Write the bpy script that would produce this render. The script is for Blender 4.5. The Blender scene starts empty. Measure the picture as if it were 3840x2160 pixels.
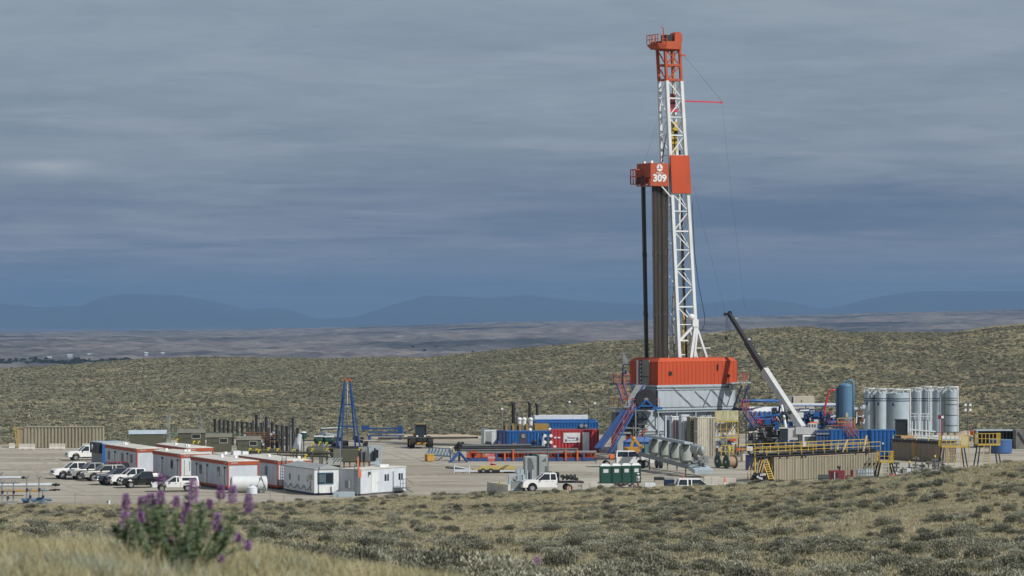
import bpy, bmesh, math, random
import numpy as np
from mathutils import Vector, Matrix
PI = math.pi
rnd = random.Random(7)
S = bpy.context.scene
COL = S.collection
F = 12000.0; CH = 20.7; CX = 1920.0; HY = 1130.0     # measured focal length (photo px), camera height, image centre, horizon row

# ---------------------------------------------------------------- measuring helpers
def gx(px, D): return (px - CX) * D / F
def zz(py, D): return CH - (py - HY) * D / F
def dist(py, z=0.0): return F * (CH - z) / (py - HY)
def gp(px, py):
    D = dist(py); return (gx(px, D), D, 0.0)

# ---------------------------------------------------------------- materials
MATS = {}
def mat(name, col, rough=0.55, metal=0.0, var=0.12, scale=1.5, spec=0.5, bump=0.0, dirt=0.0, dirtcol=(0.24, 0.19, 0.13), trans=0.0):
    if name in MATS: return MATS[name]
    m = bpy.data.materials.new(name); m.use_nodes = True; MATS[name] = m
    nt = m.node_tree; N = nt.nodes; L = nt.links
    b = N['Principled BSDF']
    b.inputs['Roughness'].default_value = rough; b.inputs['Metallic'].default_value = metal
    b.inputs['Specular IOR Level'].default_value = spec
    tc = N.new('ShaderNodeTexCoord')
    n1 = N.new('ShaderNodeTexNoise'); n1.inputs['Scale'].default_value = scale; n1.inputs['Detail'].default_value = 5; n1.inputs['Roughness'].default_value = 0.65
    mp = N.new('ShaderNodeMapping'); mp.inputs['Scale'].default_value = (1, 1, 0.35)
    L.new(tc.outputs['Object'], mp.inputs['Vector']); L.new(mp.outputs[0], n1.inputs['Vector'])
    r = N.new('ShaderNodeValToRGB'); e = r.color_ramp.elements
    e[0].position = 0.3; e[1].position = 0.72
    e[0].color = (*[c * (1 - var) for c in col], 1); e[1].color = (*[min(1, c * (1 + var)) for c in col], 1)
    L.new(n1.outputs['Fac'], r.inputs[0])
    out = r.outputs[0]
    if dirt > 0:
        n2 = N.new('ShaderNodeTexNoise'); n2.inputs['Scale'].default_value = 0.9; n2.inputs['Detail'].default_value = 8; n2.inputs['Roughness'].default_value = 0.75
        L.new(mp.outputs[0], n2.inputs['Vector'])
        r2 = N.new('ShaderNodeValToRGB'); r2.color_ramp.elements[0].position = 0.48; r2.color_ramp.elements[1].position = 0.75
        r2.color_ramp.elements[1].color = (dirt, dirt, dirt, 1)
        L.new(n2.outputs['Fac'], r2.inputs[0])
        mx = N.new('ShaderNodeMix'); mx.data_type = 'RGBA'
        L.new(r2.outputs[0], mx.inputs[0]); L.new(out, mx.inputs[6]); mx.inputs[7].default_value = (*dirtcol, 1)
        out = mx.outputs[2]
    L.new(out, b.inputs['Base Color'])
    if bump > 0:
        bp = N.new('ShaderNodeBump'); bp.inputs['Strength'].default_value = bump; bp.inputs['Distance'].default_value = 0.05
        L.new(n1.outputs['Fac'], bp.inputs['Height']); L.new(bp.outputs[0], b.inputs['Normal'])
    return m
WHITE = mat('white_paint', (.66, .69, .70), .45, dirt=.35, dirtcol=(.5, .45, .36))
SIDING = mat('trailer_siding', (.54, .58, .63), .5, dirt=.3, dirtcol=(.5, .46, .4))
ROOF = mat('trailer_roof', (.55, .53, .48), .7, dirt=.5, dirtcol=(.36, .31, .25))
GROOF = mat('grey_roof', (.28, .30, .30), .6)
ORANGE = mat('orange_paint', (.455, .060, .012), .62, dirt=.25, dirtcol=(.42, .09, .04), scale=.6)
ORANGE2 = mat('faded_orange_paint', (.40, .072, .024), .65, dirt=.3, dirtcol=(.36, .1, .05))
RED = mat('red_paint', (.55, .03, .05), .45, dirt=.2, dirtcol=(.4, .12, .1))
REDR = mat('red_rail', (.45, .085, .07), .5)
MAROON = mat('maroon_paint', (.16, .015, .03), .45, dirt=.2)
BLUE = mat('blue_paint', (.012, .10, .32), .45, dirt=.3, dirtcol=(.03, .09, .25), scale=.8)
BLUED = mat('weathered_blue', (.03, .075, .22), .55, dirt=.4, dirtcol=(.1, .11, .15))
SKYB = mat('steel_blue_paint', (.085, .18, .28), .45, dirt=.3, dirtcol=(.13, .23, .3))
BLUEK = mat('deep_blue_paint', (.012, .062, .21), .5, dirt=.3, dirtcol=(.05, .08, .16))
NAVY = mat('navy_paint', (.015, .03, .09), .5)
TAN = mat('tan_paint', (.29, .262, .19), .6, dirt=.45, dirtcol=(.32, .27, .2), scale=.8)
TAND = mat('brown_tan_paint', (.30, .25, .18), .6, dirt=.4)
BEIGE = mat('beige_paint', (.50, .46, .37), .55, dirt=.3, dirtcol=(.4, .35, .27))
GREY = mat('rig_grey_paint', (.40, .45, .49), .5, dirt=.25, dirtcol=(.33, .33, .32), scale=.7)
GREYD = mat('dark_grey_steel', (.11, .12, .125), .55, dirt=.3)
GREYM = mat('grey_steel', (.24, .26, .26), .5, dirt=.35)
SILO = mat('silo_grey_paint', (.38, .45, .49), .45, dirt=.2, dirtcol=(.4, .42, .42))
BLACK = mat('black_steel', (.018, .018, .02), .5, dirt=.35, dirtcol=(.08, .07, .06))
PIPE = mat('drill_pipe_steel', (.088, .072, .054), .5, dirt=.6, dirtcol=(.14, .105, .07))
DPIPE = mat('dark_pipe', (.03, .03, .034), .5, dirt=.4, dirtcol=(.09, .08, .07))
RUST = mat('rusty_steel', (.16, .075, .035), .8, dirt=.4)
YEL = mat('yellow_paint', (.52, .36, .05), .5, dirt=.3, dirtcol=(.45, .3, .06))
YELB = mat('bright_yellow', (.8, .62, .03), .5)
AMBER = mat('machine_yellow', (.52, .27, .03), .5, dirt=.3)
OLIVE = mat('olive_paint', (.085, .085, .055), .6, dirt=.3, dirtcol=(.12, .11, .08))
OLIVER = mat('olive_roof', (.16, .155, .12), .65, dirt=.3)
GREEN = mat('dark_green_plastic', (.012, .055, .042), .5)
PGREEN = mat('pale_green_paint', (.22, .33, .24), .6)
CONC = mat('concrete', (.52, .49, .43), .85, dirt=.5, dirtcol=(.36, .32, .26), bump=.3)
WOODD = mat('reel_wood', (.30, .2, .12), .8)
TYRE = mat('tyre_rubber', (.02, .02, .02), .85)
RIM = mat('alloy_rim', (.45, .45, .46), .35, .6)
GLASS = mat('dark_glass', (.018, .024, .03), .08, 0, .05, spec=.8)
GLASSL = mat('pale_glass', (.10, .14, .16), .12, 0, .1, spec=.8)  # paler base colour than the dark glass
CHROME = mat('chrome', (.6, .6, .6), .2, .9)
LAMPC = mat('lamp_lens', (.8, .8, .78), .2)
TAILL = mat('tail_lens', (.5, .01, .01), .25)
INSUL = mat('white_insulation', (.60, .64, .68), .4)
HOSE = mat('hose_rubber', (.28, .22, .18), .7)
CABLE = mat('wire_rope', (.05, .05, .055), .6)
CSILV = mat('silver_car_paint', (.36, .37, .36), .28, .3, .05, dirt=.25)
CTAN = mat('pewter_car_paint', (.42, .41, .37), .3, .2, .05, dirt=.25)
CBLK = mat('black_car_paint', (.015, .017, .018), .25, 0, .1, dirt=.15)
CBLU = mat('navy_car_paint', (.03, .04, .055), .25, 0, .1, dirt=.2)
CWHT = mat('white_car_paint', (.78, .78, .77), .28, 0, .04, dirt=.2, dirtcol=(.55, .5, .42))
SKIN = mat('skin', (.42, .25, .18), .6)
BLUEHAT = mat('blue_hard_hat', (.03, .16, .55), .4)
DENIM = mat('work_blue_cloth', (.10, .15, .24), .8)
HIVIS = mat('hi_vis_orange', (.85, .16, .03), .7)
HIVISY = mat('hi_vis_yellow', (.75, .72, .06), .7)
KHAKI = mat('khaki_cloth', (.38, .30, .17), .8)

# ---------------------------------------------------------------- mesh builder
class MB:
    def __init__(s): s.v = []; s.f = []; s.smooth = []
    def add(s, vs, fs, sm=False):
        o = len(s.v); s.v += [tuple(v) for v in vs]
        for f in fs: s.f.append(tuple(o + i for i in f)); s.smooth.append(sm)
        return s
    def hexa(s, p):                                   # p: 8 points, bottom ring then top ring
        return s.add(p, [(3, 2, 1, 0), (4, 5, 6, 7), (0, 1, 5, 4), (1, 2, 6, 5), (2, 3, 7, 6), (3, 0, 4, 7)])
    def bx(s, x0, x1, y0, y1, z0, z1):
        return s.hexa([(x0, y0, z0), (x1, y0, z0), (x1, y1, z0), (x0, y1, z0), (x0, y0, z1), (x1, y0, z1), (x1, y1, z1), (x0, y1, z1)])
    def cb(s, cx, cy, cz, sx, sy, sz): return s.bx(cx - sx / 2, cx + sx / 2, cy - sy / 2, cy + sy / 2, cz - sz / 2, cz + sz / 2)
    def taper(s, x0, x1, y0, y1, z0, X0, X1, Y0, Y1, z1):
        return s.hexa([(x0, y0, z0), (x1, y0, z0), (x1, y1, z0), (x0, y1, z0), (X0, Y0, z1), (X1, Y0, z1), (X1, Y1, z1), (X0, Y1, z1)])
    def cyl(s, a, b, r, n=10, r2=None, caps=True):
        a = Vector(a); b = Vector(b); r2 = r if r2 is None else r2
        d = (b - a).normalized(); u = d.orthogonal().normalized(); w = d.cross(u)
        vs = []
        for c, q in ((a, r), (b, r2)):
            for i in range(n):
                t = 2 * PI * i / n; vs.append(c + q * (math.cos(t) * u + math.sin(t) * w))
        s.add(vs, [(i, (i + 1) % n, n + (i + 1) % n, n + i) for i in range(n)], True)
        if caps:
            s.add(vs[:n], [tuple(range(n))[::-1]]); s.add(vs[n:], [tuple(range(n))])
        return s
    def beam(s, a, b, w, h=None):
        a = Vector(a); b = Vector(b); h = h or w
        d = (b - a).normalized()
        up = Vector((0, 0, 1)) if abs(d.z) < .95 else Vector((0, 1, 0))
        u = d.cross(up).normalized() * w / 2; v = u.cross(d).normalized() * h / 2
        return s.hexa([a - u - v, a + u - v, a + u + v, a - u + v, b - u - v, b + u - v, b + u + v, b - u + v])
    def sph(s, c, r, n=10, m=6, sx=1, sy=1, sz=1):
        vs = []; fs = []
        for j in range(m + 1):
            p = PI * j / m
            for i in range(n):
                t = 2 * PI * i / n
                vs.append((c[0] + r * sx * math.sin(p) * math.cos(t), c[1] + r * sy * math.sin(p) * math.sin(t), c[2] + r * sz * math.cos(p)))
        for j in range(m):
            for i in range(n):
                fs.append((j * n + i, (j + 1) * n + i, (j + 1) * n + (i + 1) % n, j * n + (i + 1) % n))
        return s.add(vs, fs, True)
    def path(s, pts, r, n=8):
        P = [Vector(p) for p in pts]; vs = []; fs = []
        u = None
        for k, p in enumerate(P):
            d = (P[min(k + 1, len(P) - 1)] - P[max(k - 1, 0)]).normalized()
            u = d.orthogonal().normalized() if u is None else (u - d * u.dot(d)).normalized()
            w = d.cross(u)
            for i in range(n):
                t = 2 * PI * i / n; vs.append(p + r * (math.cos(t) * u + math.sin(t) * w))
        for k in range(len(P) - 1):
            for i in range(n): fs.append((k * n + i, k * n + (i + 1) % n, (k + 1) * n + (i + 1) % n, (k + 1) * n + i))
        fs += [tuple(range(n))[::-1], tuple(range((len(P) - 1) * n, len(P) * n))]
        return s.add(vs, fs, True)
    def prof(s, pts, y0, y1):                          # side profile (x,z) extruded along y
        n = len(pts); vs = [(x, y0, z) for x, z in pts] + [(x, y1, z) for x, z in pts]
        return s.add(vs, [tuple(range(n)), tuple(range(n, 2 * n))[::-1]] + [(i + n, (i + 1) % n + n, (i + 1) % n, i) for i in range(n)])
    def profx(s, pts, x0, x1):                         # (y,z) profile extruded along x
        n = len(pts); vs = [(x0, y, z) for y, z in pts] + [(x1, y, z) for y, z in pts]
        return s.add(vs, [tuple(range(n))[::-1], tuple(range(n, 2 * n))] + [(i, (i + 1) % n, (i + 1) % n + n, i + n) for i in range(n)])
    def corr(s, a, b, z0, z1, pitch=.5, dep=.06):      # corrugated wall from a to b (xy), facing right of a->b
        a = Vector((a[0], a[1], 0)); b = Vector((b[0], b[1], 0)); L = (b - a).length; d = (b - a) / L; n = Vector((d.y, -d.x, 0))
        k = max(1, round(L / pitch)); q = L / k; pts = []
        for i in range(k):
            o = i * q
            pts += [(o, 0), (o + q * .38, 0), (o + q * .5, -dep), (o + q * .88, -dep)]
        pts.append((L, 0))
        vs = [a + d * t + n * e + Vector((0, 0, z0)) for t, e in pts] + [a + d * t + n * e + Vector((0, 0, z1)) for t, e in pts]
        m = len(pts)
        return s.add(vs, [(i, i + 1, m + i + 1, m + i) for i in range(m - 1)])
    def corrbox(s, x0, x1, y0, y1, z0, z1, pitch=.5, dep=.06):
        for a, b in (((x0, y0), (x1, y0)), ((x1, y0), (x1, y1)), ((x1, y1), (x0, y1)), ((x0, y1), (x0, y0))): s.corr(a, b, z0, z1, pitch, dep)
        return s.bx(x0 + dep, x1 - dep, y0 + dep, y1 - dep, z0 + .01, z1 - .01)
    def xf(s, M):
        s.v = [tuple(M @ Vector(v)) for v in s.v]; return s
    def merge(s, o): return s.add(o.v, [], False) or s
    def build(s, name, m, parent=None, bevel=0.0, label=None):
        me = bpy.data.meshes.new(name); me.from_pydata(s.v, [], s.f)
        me.polygons.foreach_set('use_smooth', s.smooth)
        me.materials.append(m); me.update()
        o = bpy.data.objects.new(name, me); COL.objects.link(o)
        if parent is not None: o.parent = parent
        if bevel:
            md = o.modifiers.new('bevel', 'BEVEL'); md.width = bevel; md.segments = 2; md.limit_method = 'ANGLE'
        if label: o['label'] = label
        return o
def tag(o, label=None, cat=None, group=None, kind=None):
    if label: o['label'] = label
    if cat: o['category'] = cat
    if group: o['group'] = group
    if kind: o['kind'] = kind
    return o
def T(name, label, cat, loc=(0, 0, 0), deg=0, group=None):
    o = bpy.data.objects.new(name, None); COL.objects.link(o); o.empty_display_size = .5
    o.location = loc; o.rotation_euler = (0, 0, math.radians(deg))
    return tag(o, label, cat, group)
def kids(o): return [c for c in bpy.data.objects if c.parent == o]
def copy_tree(o, parent=None):
    c = o.copy(); COL.objects.link(c)
    if parent is not None: c.parent = parent
    for ch in kids(o): copy_tree(ch, c)
    return c
def dup(o, loc, deg, label):
    c = copy_tree(o); c.location = loc; c.rotation_euler = (0, 0, math.radians(deg)); c['label'] = label
    return c
def np_mesh(name, verts, faces, m, smooth=True):
    me = bpy.data.meshes.new(name); nf, k = faces.shape
    me.vertices.add(len(verts)); me.vertices.foreach_set('co', verts.astype(np.float32).ravel())
    me.loops.add(nf * k); me.loops.foreach_set('vertex_index', faces.astype(np.int32).ravel())
    me.polygons.add(nf); me.polygons.foreach_set('loop_start', np.arange(0, nf * k, k, dtype=np.int32))
    me.polygons.foreach_set('use_smooth', np.full(nf, smooth))
    me.update(calc_edges=True); me.materials.append(m)
    o = bpy.data.objects.new(name, me); COL.objects.link(o); return o

# ---------------------------------------------------------------- terrain
def vnoise(x, y, seed=0):
    r = np.random.RandomState(seed); G = r.rand(64, 64)
    xi = np.floor(x).astype(int); yi = np.floor(y).astype(int); fx = x - xi; fy = y - yi
    fx = fx * fx * (3 - 2 * fx); fy = fy * fy * (3 - 2 * fy)
    g = lambda a, b: G[a % 64, b % 64]
    return (g(xi, yi) * (1 - fx) + g(xi + 1, yi) * fx) * (1 - fy) + (g(xi, yi + 1) * (1 - fx) + g(xi + 1, yi + 1) * fx) * fy
def fbm(x, y, seed=0, o=4):
    return sum(vnoise(x * 2 ** k, y * 2 ** k, seed + k) * .5 ** k for k in range(o)) / 1.9
CREST = np.array([(0, 1385), (400, 1360), (750, 1340), (1250, 1351), (1500, 1341), (1600, 1345), (1850, 1317), (2000, 1306), (2250, 1285), (2400, 1279), (2640, 1257), (2750, 1242), (2960, 1230), (3050, 1229), (3150, 1246), (3400, 1249), (3560, 1251), (3707, 1229), (3840, 1219), (4200, 1215)], float)
PLAIN = np.array([(0, 1255), (800, 1243), (1600, 1224), (1950, 1211), (2400, 1204), (2640, 1191), (3840, 1162), (4200, 1158)], float)
def profile(px):
    px = min(max(px, -600), 4400)
    cols = [0, 960, 1920, 2880, 3840]
    ds = [0, 12, 20, 30, 40, 60, 90, 150, 220, 270, 300, 328]
    Z = np.array([
        [19.3, 19.3, 19.06, 18.27, 17.50, 16.02, 13.91, 10.0, 5.85, 3.04, 1.45, -.02],
        [19.3, 19.3, 19.05, 18.25, 17.47, 15.96, 13.84, 9.95, 5.94, 3.3, 1.75, -.02],
        [19.0, 18.95, 18.72, 17.86, 17.04, 15.5, 13.3, 9.6, 6.05, 4.05, 2.85, -.02],
        [18.9, 18.8, 18.6, 17.7, 16.9, 15.35, 13.2, 9.95, 7.1, 5.42, 3.3, -.02],
        [18.9, 18.8, 18.6, 17.75, 16.95, 15.4, 13.4, 11.1, 9.45, 6.6, 2.6, -.02]])
    z0 = [float(np.interp(px, cols, Z[:, k])) for k in range(len(ds))]
    ds[-1] = float(np.interp(px, cols, [318, 329, 330, 326, 330]))
    yc = float(np.interp(px, CREST[:, 0], CREST[:, 1])); dc = float(np.interp(px, [0, 1500, 2900, 3840], [1000, 980, 880, 860]))
    yp = float(np.interp(px, PLAIN[:, 0], PLAIN[:, 1]))
    zc = zz(yc, dc)
    far = float(np.interp(px, [0, 900, 1500, 3840], [462, 480, 492, 505]))
    ds += [far, far + (dc - far) * .3, far + (dc - far) * .62, dc - 40, dc, dc + 60, 1500, 2800, 4500, 7000, 8800, 9300, 14000, 22000, 29000, 36000]
    zp = zz(yp, 9000)
    zn = float(np.interp(px, [0, 1900, 3840], [-45, -40, -30]))
    z0 += [-.02, zc * .22, zc * .62, zc - .25, zc, zc - 3, -28, zn - 8, zn - 4, zn + (zp - zn) * .55, zp - 1, zp, -150, -190, -226, -300]
    return np.array(ds), np.array(z0)
_pcache = {}
def pch(xs, ys, x):                                   # monotone cubic interpolation
    h = np.diff(xs); d = np.diff(ys) / h; m = np.zeros(len(xs))
    for i in range(1, len(xs) - 1):
        if d[i - 1] * d[i] > 0: m[i] = 2 * d[i - 1] * d[i] / (d[i - 1] + d[i])
    m[0] = d[0]; m[-1] = d[-1]
    k = np.clip(np.searchsorted(xs, x) - 1, 0, len(xs) - 2)
    t = (x - xs[k]) / h[k]
    return ys[k] * (1 + 2 * t) * (1 - t) ** 2 + m[k] * h[k] * t * (1 - t) ** 2 + ys[k + 1] * t * t * (3 - 2 * t) + m[k + 1] * h[k] * t * t * (t - 1)
PROFPX = np.arange(-600, 4401, 40)
PROF = [profile(p) for p in PROFPX]
def height(X, Y):
    X = np.atleast_1d(np.asarray(X, float)); Y = np.atleast_1d(np.asarray(Y, float))
    D = np.where(Y > 1, Y, 1.0); D = np.where(Y > 1, D, np.hypot(X, Y)); D = np.maximum(D, .01)
    px = np.clip(CX + F * X / np.maximum(Y, 30), -599, 4399)
    k = np.clip(((px + 600) // 40).astype(int), 0, len(PROFPX) - 2); t = (px - PROFPX[k]) / 40
    out = np.zeros_like(D)
    for kk in np.unique(k):
        s = k == kk
        out[s] = pch(*PROF[kk], D[s]) * (1 - t[s]) + pch(*PROF[kk + 1], D[s]) * t[s]
    # undulation
    n1 = fbm(X / 23, Y / 23, 3) - .5; n2 = fbm(X / 5, Y / 5, 9, 3) - .5
    amp = np.interp(D, [0, 25, 60, 250, 318, 335, 450, 490, 560, 950, 1200, 3000, 9000], [.0, .02, .05, .5, .25, 0, 0, .15, .6, .35, 1, 6, 4])
    am2 = np.interp(D, [0, 25, 60, 300, 322, 335, 455, 485, 1500, 2000], [.02, .03, .05, .2, .12, 0, 0, .12, .3, 0])
    out = out + n1 * 2 * amp + n2 * 2 * am2
    n3 = fbm(X / 420, Y / 900, 21, 4) - .5
    out += n3 * np.interp(D, [0, 1300, 3000, 8000, 9300, 14000], [0, 0, 16, 22, 8, 0])
    return out
fr = [math.atan((p - CX) / F) for p in range(-600, 4441, 16)]
azs = np.concatenate([np.radians(np.arange(-180, -14, 6.0)), [fr[0] - .03], fr, [fr[-1] + .03], np.radians(np.arange(16, 181, 6.0))])
rs = np.concatenate([np.linspace(.5, 12, 6), np.geomspace(13, 318, 120), np.geomspace(320, 1300, 170), np.geomspace(1320, 9600, 130), np.geomspace(9800, 37000, 24)])
AZ, RR = np.meshgrid(azs, rs)
cosf = np.where(np.abs(AZ) < .5, np.cos(AZ), np.cos(.5))
Yg = np.where(np.abs(AZ) < .5, RR, RR * np.cos(AZ) / np.cos(.5)); Xg = np.where(np.abs(AZ) < .5, RR * np.tan(AZ), RR * np.sin(AZ) / np.cos(.5))
Zg = height(Xg.ravel(), np.where(Yg > 1, Yg, RR).ravel())
V = np.stack([Xg.ravel(), Yg.ravel(), Zg], 1)
nr, nc = AZ.shape
I = (np.arange(nr - 1)[:, None] * nc + np.arange(nc - 1)[None, :]).ravel()
Fq = np.stack([I, I + 1, I + nc + 1, I + nc], 1)

def ground_mat():
    m = bpy.data.materials.new('dry_rangeland'); m.use_nodes = True; nt = m.node_tree; N = nt.nodes; L = nt.links
    b = N['Principled BSDF']; b.inputs['Roughness'].default_value = .95; b.inputs['Specular IOR Level'].default_value = .1
    g = N.new('ShaderNodeNewGeometry'); sp = N.new('ShaderNodeSeparateXYZ'); L.new(g.outputs['Position'], sp.inputs[0])
    def noise(sc, det, mpx=1, mpy=1):
        mp = N.new('ShaderNodeMapping'); mp.inputs['Scale'].default_value = (mpx, mpy, 1); L.new(g.outputs['Position'], mp.inputs['Vector'])
        n = N.new('ShaderNodeTexNoise'); n.inputs['Scale'].default_value = sc; n.inputs['Detail'].default_value = det; n.inputs['Roughness'].default_value = .65
        L.new(mp.outputs[0], n.inputs['Vector']); return n.outputs['Fac']
    def ramp(f, st):
        r = N.new('ShaderNodeValToRGB'); e = r.color_ramp.elements
        while len(e) < len(st): e.new(.5)
        for k, (p, c) in enumerate(st): e[k].position = p; e[k].color = (*c, 1)
        L.new(f, r.inputs[0]); return r.outputs[0]
    near = ramp(noise(.06, 8), [(.32, (.17, .16, .10)), (.5, (.25, .215, .135)), (.64, (.33, .275, .18)), (.75, (.25, .21, .14))])
    fine = ramp(noise(1.7, 6), [(.35, (.5, .5, .5)), (.65, (1.15, 1.12, 1.05))])
    mu = N.new('ShaderNodeMix'); mu.data_type = 'RGBA'; mu.blend_type = 'MULTIPLY'; mu.inputs[0].default_value = .8
    L.new(near, mu.inputs[6]); L.new(fine, mu.inputs[7])
    far = ramp(noise(.0022, 9, 1, .5), [(.36, (.06, .065, .07)), (.45, (.13, .13, .13)), (.52, (.22, .20, .19)), (.60, (.15, .15, .14)), (.70, (.36, .34, .32))])
    fine2 = ramp(noise(.02, 6, 1, .3), [(.38, (.55, .55, .6)), (.62, (1.2, 1.15, 1.1))])
    mu2 = N.new('ShaderNodeMix'); mu2.data_type = 'RGBA'; mu2.blend_type = 'MULTIPLY'; mu2.inputs[0].default_value = .9
    L.new(far, mu2.inputs[6]); L.new(fine2, mu2.inputs[7])
    mr = N.new('ShaderNodeMapRange'); mr.inputs[1].default_value = 1300; mr.inputs[2].default_value = 2200; L.new(sp.outputs['Y'], mr.inputs[0])
    mx = N.new('ShaderNodeMix'); mx.data_type = 'RGBA'; L.new(mr.outputs[0], mx.inputs[0]); L.new(mu.outputs[2], mx.inputs[6]); L.new(mu2.outputs[2], mx.inputs[7])
    L.new(mx.outputs[2], b.inputs['Base Color'])
    bp = N.new('ShaderNodeBump'); bp.inputs['Strength'].default_value = .5; bp.inputs['Distance'].default_value = .15
    L.new(noise(1.2, 8), bp.inputs['Height']); L.new(bp.outputs[0], b.inputs['Normal'])
    return m
GM = ground_mat()
tag(np_mesh('ground', V, Fq, GM), 'sagebrush covered rangeland ground rolling away to the far plain', kind='structure')

def pad_mat():
    m = bpy.data.materials.new('packed_gravel'); m.use_nodes = True; nt = m.node_tree; N = nt.nodes; L = nt.links
    b = N['Principled BSDF']; b.inputs['Roughness'].default_value = .95; b.inputs['Specular IOR Level'].default_value = .15
    g = N.new('ShaderNodeNewGeometry')
    def noise(sc, det, mpx=1, mpy=1, rot=0.0, ro=.65):
        mp = N.new('ShaderNodeMapping'); mp.inputs['Scale'].default_value = (mpx, mpy, 1); mp.inputs['Rotation'].default_value = (0, 0, rot); L.new(g.outputs['Position'], mp.inputs['Vector'])
        n = N.new('ShaderNodeTexNoise'); n.inputs['Scale'].default_value = sc; n.inputs['Detail'].default_value = det; n.inputs['Roughness'].default_value = ro
        L.new(mp.outputs[0], n.inputs['Vector']); return n.outputs['Fac']
    def ramp(f, st):
        r = N.new('ShaderNodeValToRGB'); e = r.color_ramp.elements
        while len(e) < len(st): e.new(.5)
        for k, (p, c) in enumerate(st): e[k].position = p; e[k].color = (*c, 1)
        L.new(f, r.inputs[0]); return r.outputs[0]
    c = ramp(noise(.05, 6), [(.35, (.31, .283, .232)), (.5, (.375, .352, .297)), (.66, (.42, .40, .345))])
    t = ramp(noise(.22, 6, .22, 1.0, .25), [(.34, (.66, .62, .57)), (.45, (.92, .9, .88)), (.55, (1.02, 1.02, 1.02)), (.7, (1.1, 1.1, 1.09))])
    t2 = ramp(noise(1.1, 8, 1, 1, 0, .8), [(.35, (.88, .87, .85)), (.65, (1.08, 1.08, 1.08))])
    o = c
    t3 = ramp(noise(.10, 5, .16, 1.0, -.2), [(.40, (.80, .76, .72)), (.47, (.96, .95, .94)), (.6, (1.03, 1.03, 1.03))])
    for q in (t, t2, t3):
        mu = N.new('ShaderNodeMix'); mu.data_type = 'RGBA'; mu.blend_type = 'MULTIPLY'; mu.inputs[0].default_value = 1
        L.new(o, mu.inputs[6]); L.new(q, mu.inputs[7]); o = mu.outputs[2]
    L.new(o, b.inputs['Base Color'])
    bp = N.new('ShaderNodeBump'); bp.inputs['Strength'].default_value = .35; bp.inputs['Distance'].default_value = .08
    L.new(noise(2.5, 8), bp.inputs['Height']); L.new(bp.outputs[0], b.inputs['Normal'])
    return m
def pad():
    near = []; farp = []
    for px in range(-500, 4421, 30):
        dn = float(np.interp(px, [0, 960, 1920, 2880, 3840], [317, 328, 327, 324, 328])) + 3 * (fbm(np.array([px / 120.]), np.array([1.]), 5)[0] - .5)
        df = float(np.interp(px, [0, 900, 1500, 3840], [461, 479, 491, 504])) + 9 * (fbm(np.array([px / 150.]), np.array([9.]), 6)[0] - .5)
        near.append(dn); farp.append(df)
    vs = []; fs = []; pxs = list(range(-500, 4421, 30)); M = 24
    for j in range(M + 1):
        for i, px in enumerate(pxs):
            D = near[i] + (farp[i] - near[i]) * j / M
            vs.append((gx(px, D), D, 0))
    n = len(pxs)
    for j in range(M):
        for i in range(n - 1): fs.append((j * n + i, j * n + i + 1, (j + 1) * n + i + 1, (j + 1) * n + i))
    tag(np_mesh('gravel_pad', np.array(vs), np.array(fs), pad_mat()), 'pale packed gravel pad under the drilling site', kind='structure')
pad()
def tracks():
    m = mat('tyre_marks', (.30, .262, .21), .95, var=.15, scale=.3, dirt=.6, dirtcol=(.36, .335, .285))
    def track(pts, w, name='tyre_track'):
        P = [Vector(gp(*p)) for p in pts]; vs = []; fs = []
        Q = []
        for a, b, c, d in zip([P[0]] + P[:-2], P[:-1], P[1:], P[2:] + [P[-1]]):
            for i in range(8):
                t = i / 8; Q.append(.5 * ((2 * b) + (c - a) * t + (2 * a - 5 * b + 4 * c - d) * t * t + (3 * b - a - 3 * c + d) * t ** 3))
        for off in (-.95, .95):
            o = len(vs)
            for i, q in enumerate(Q):
                e = (Q[min(i + 1, len(Q) - 1)] - Q[max(i - 1, 0)]).normalized(); n = Vector((-e.y, e.x, 0)); j = rnd.uniform(-.04, .04)
                vs += [q + n * (off - w / 2 + j), q + n * (off + w / 2 + j)]
            for i in range(len(Q) - 1): fs.append((o + 2 * i, o + 2 * i + 1, o + 2 * i + 3, o + 2 * i + 2))
        V = np.array([(v.x, v.y, .004) for v in vs]); ob = np_mesh(name, V, np.array(fs), m); tag(ob, kind='structure'); return ob
    for k, pts in enumerate((((1530, 1760), (1640, 1790), (1780, 1800), (1900, 1792)), ((1500, 1800), (1600, 1822), (1750, 1826), (1860, 1818)), ((-40, 1690), (120, 1700), (200, 1740), (130, 1790), (-60, 1810)), ((560, 1872), (420, 1866), (280, 1840), (160, 1800), (60, 1740)), ((1450, 1690), (1560, 1725), (1700, 1748), (2100, 1752)), ((2110, 1770), (2180, 1775), (2240, 1790)))):
        ob = track(pts, .42); ob.location.z = .001 * k; ob['label'] = 'faint tyre marks pressed into the pale gravel pad'
tracks()
def berm_mat(): return mat('berm_soil', (.42, .34, .24), .95, dirt=.5, bump=.5)

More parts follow.
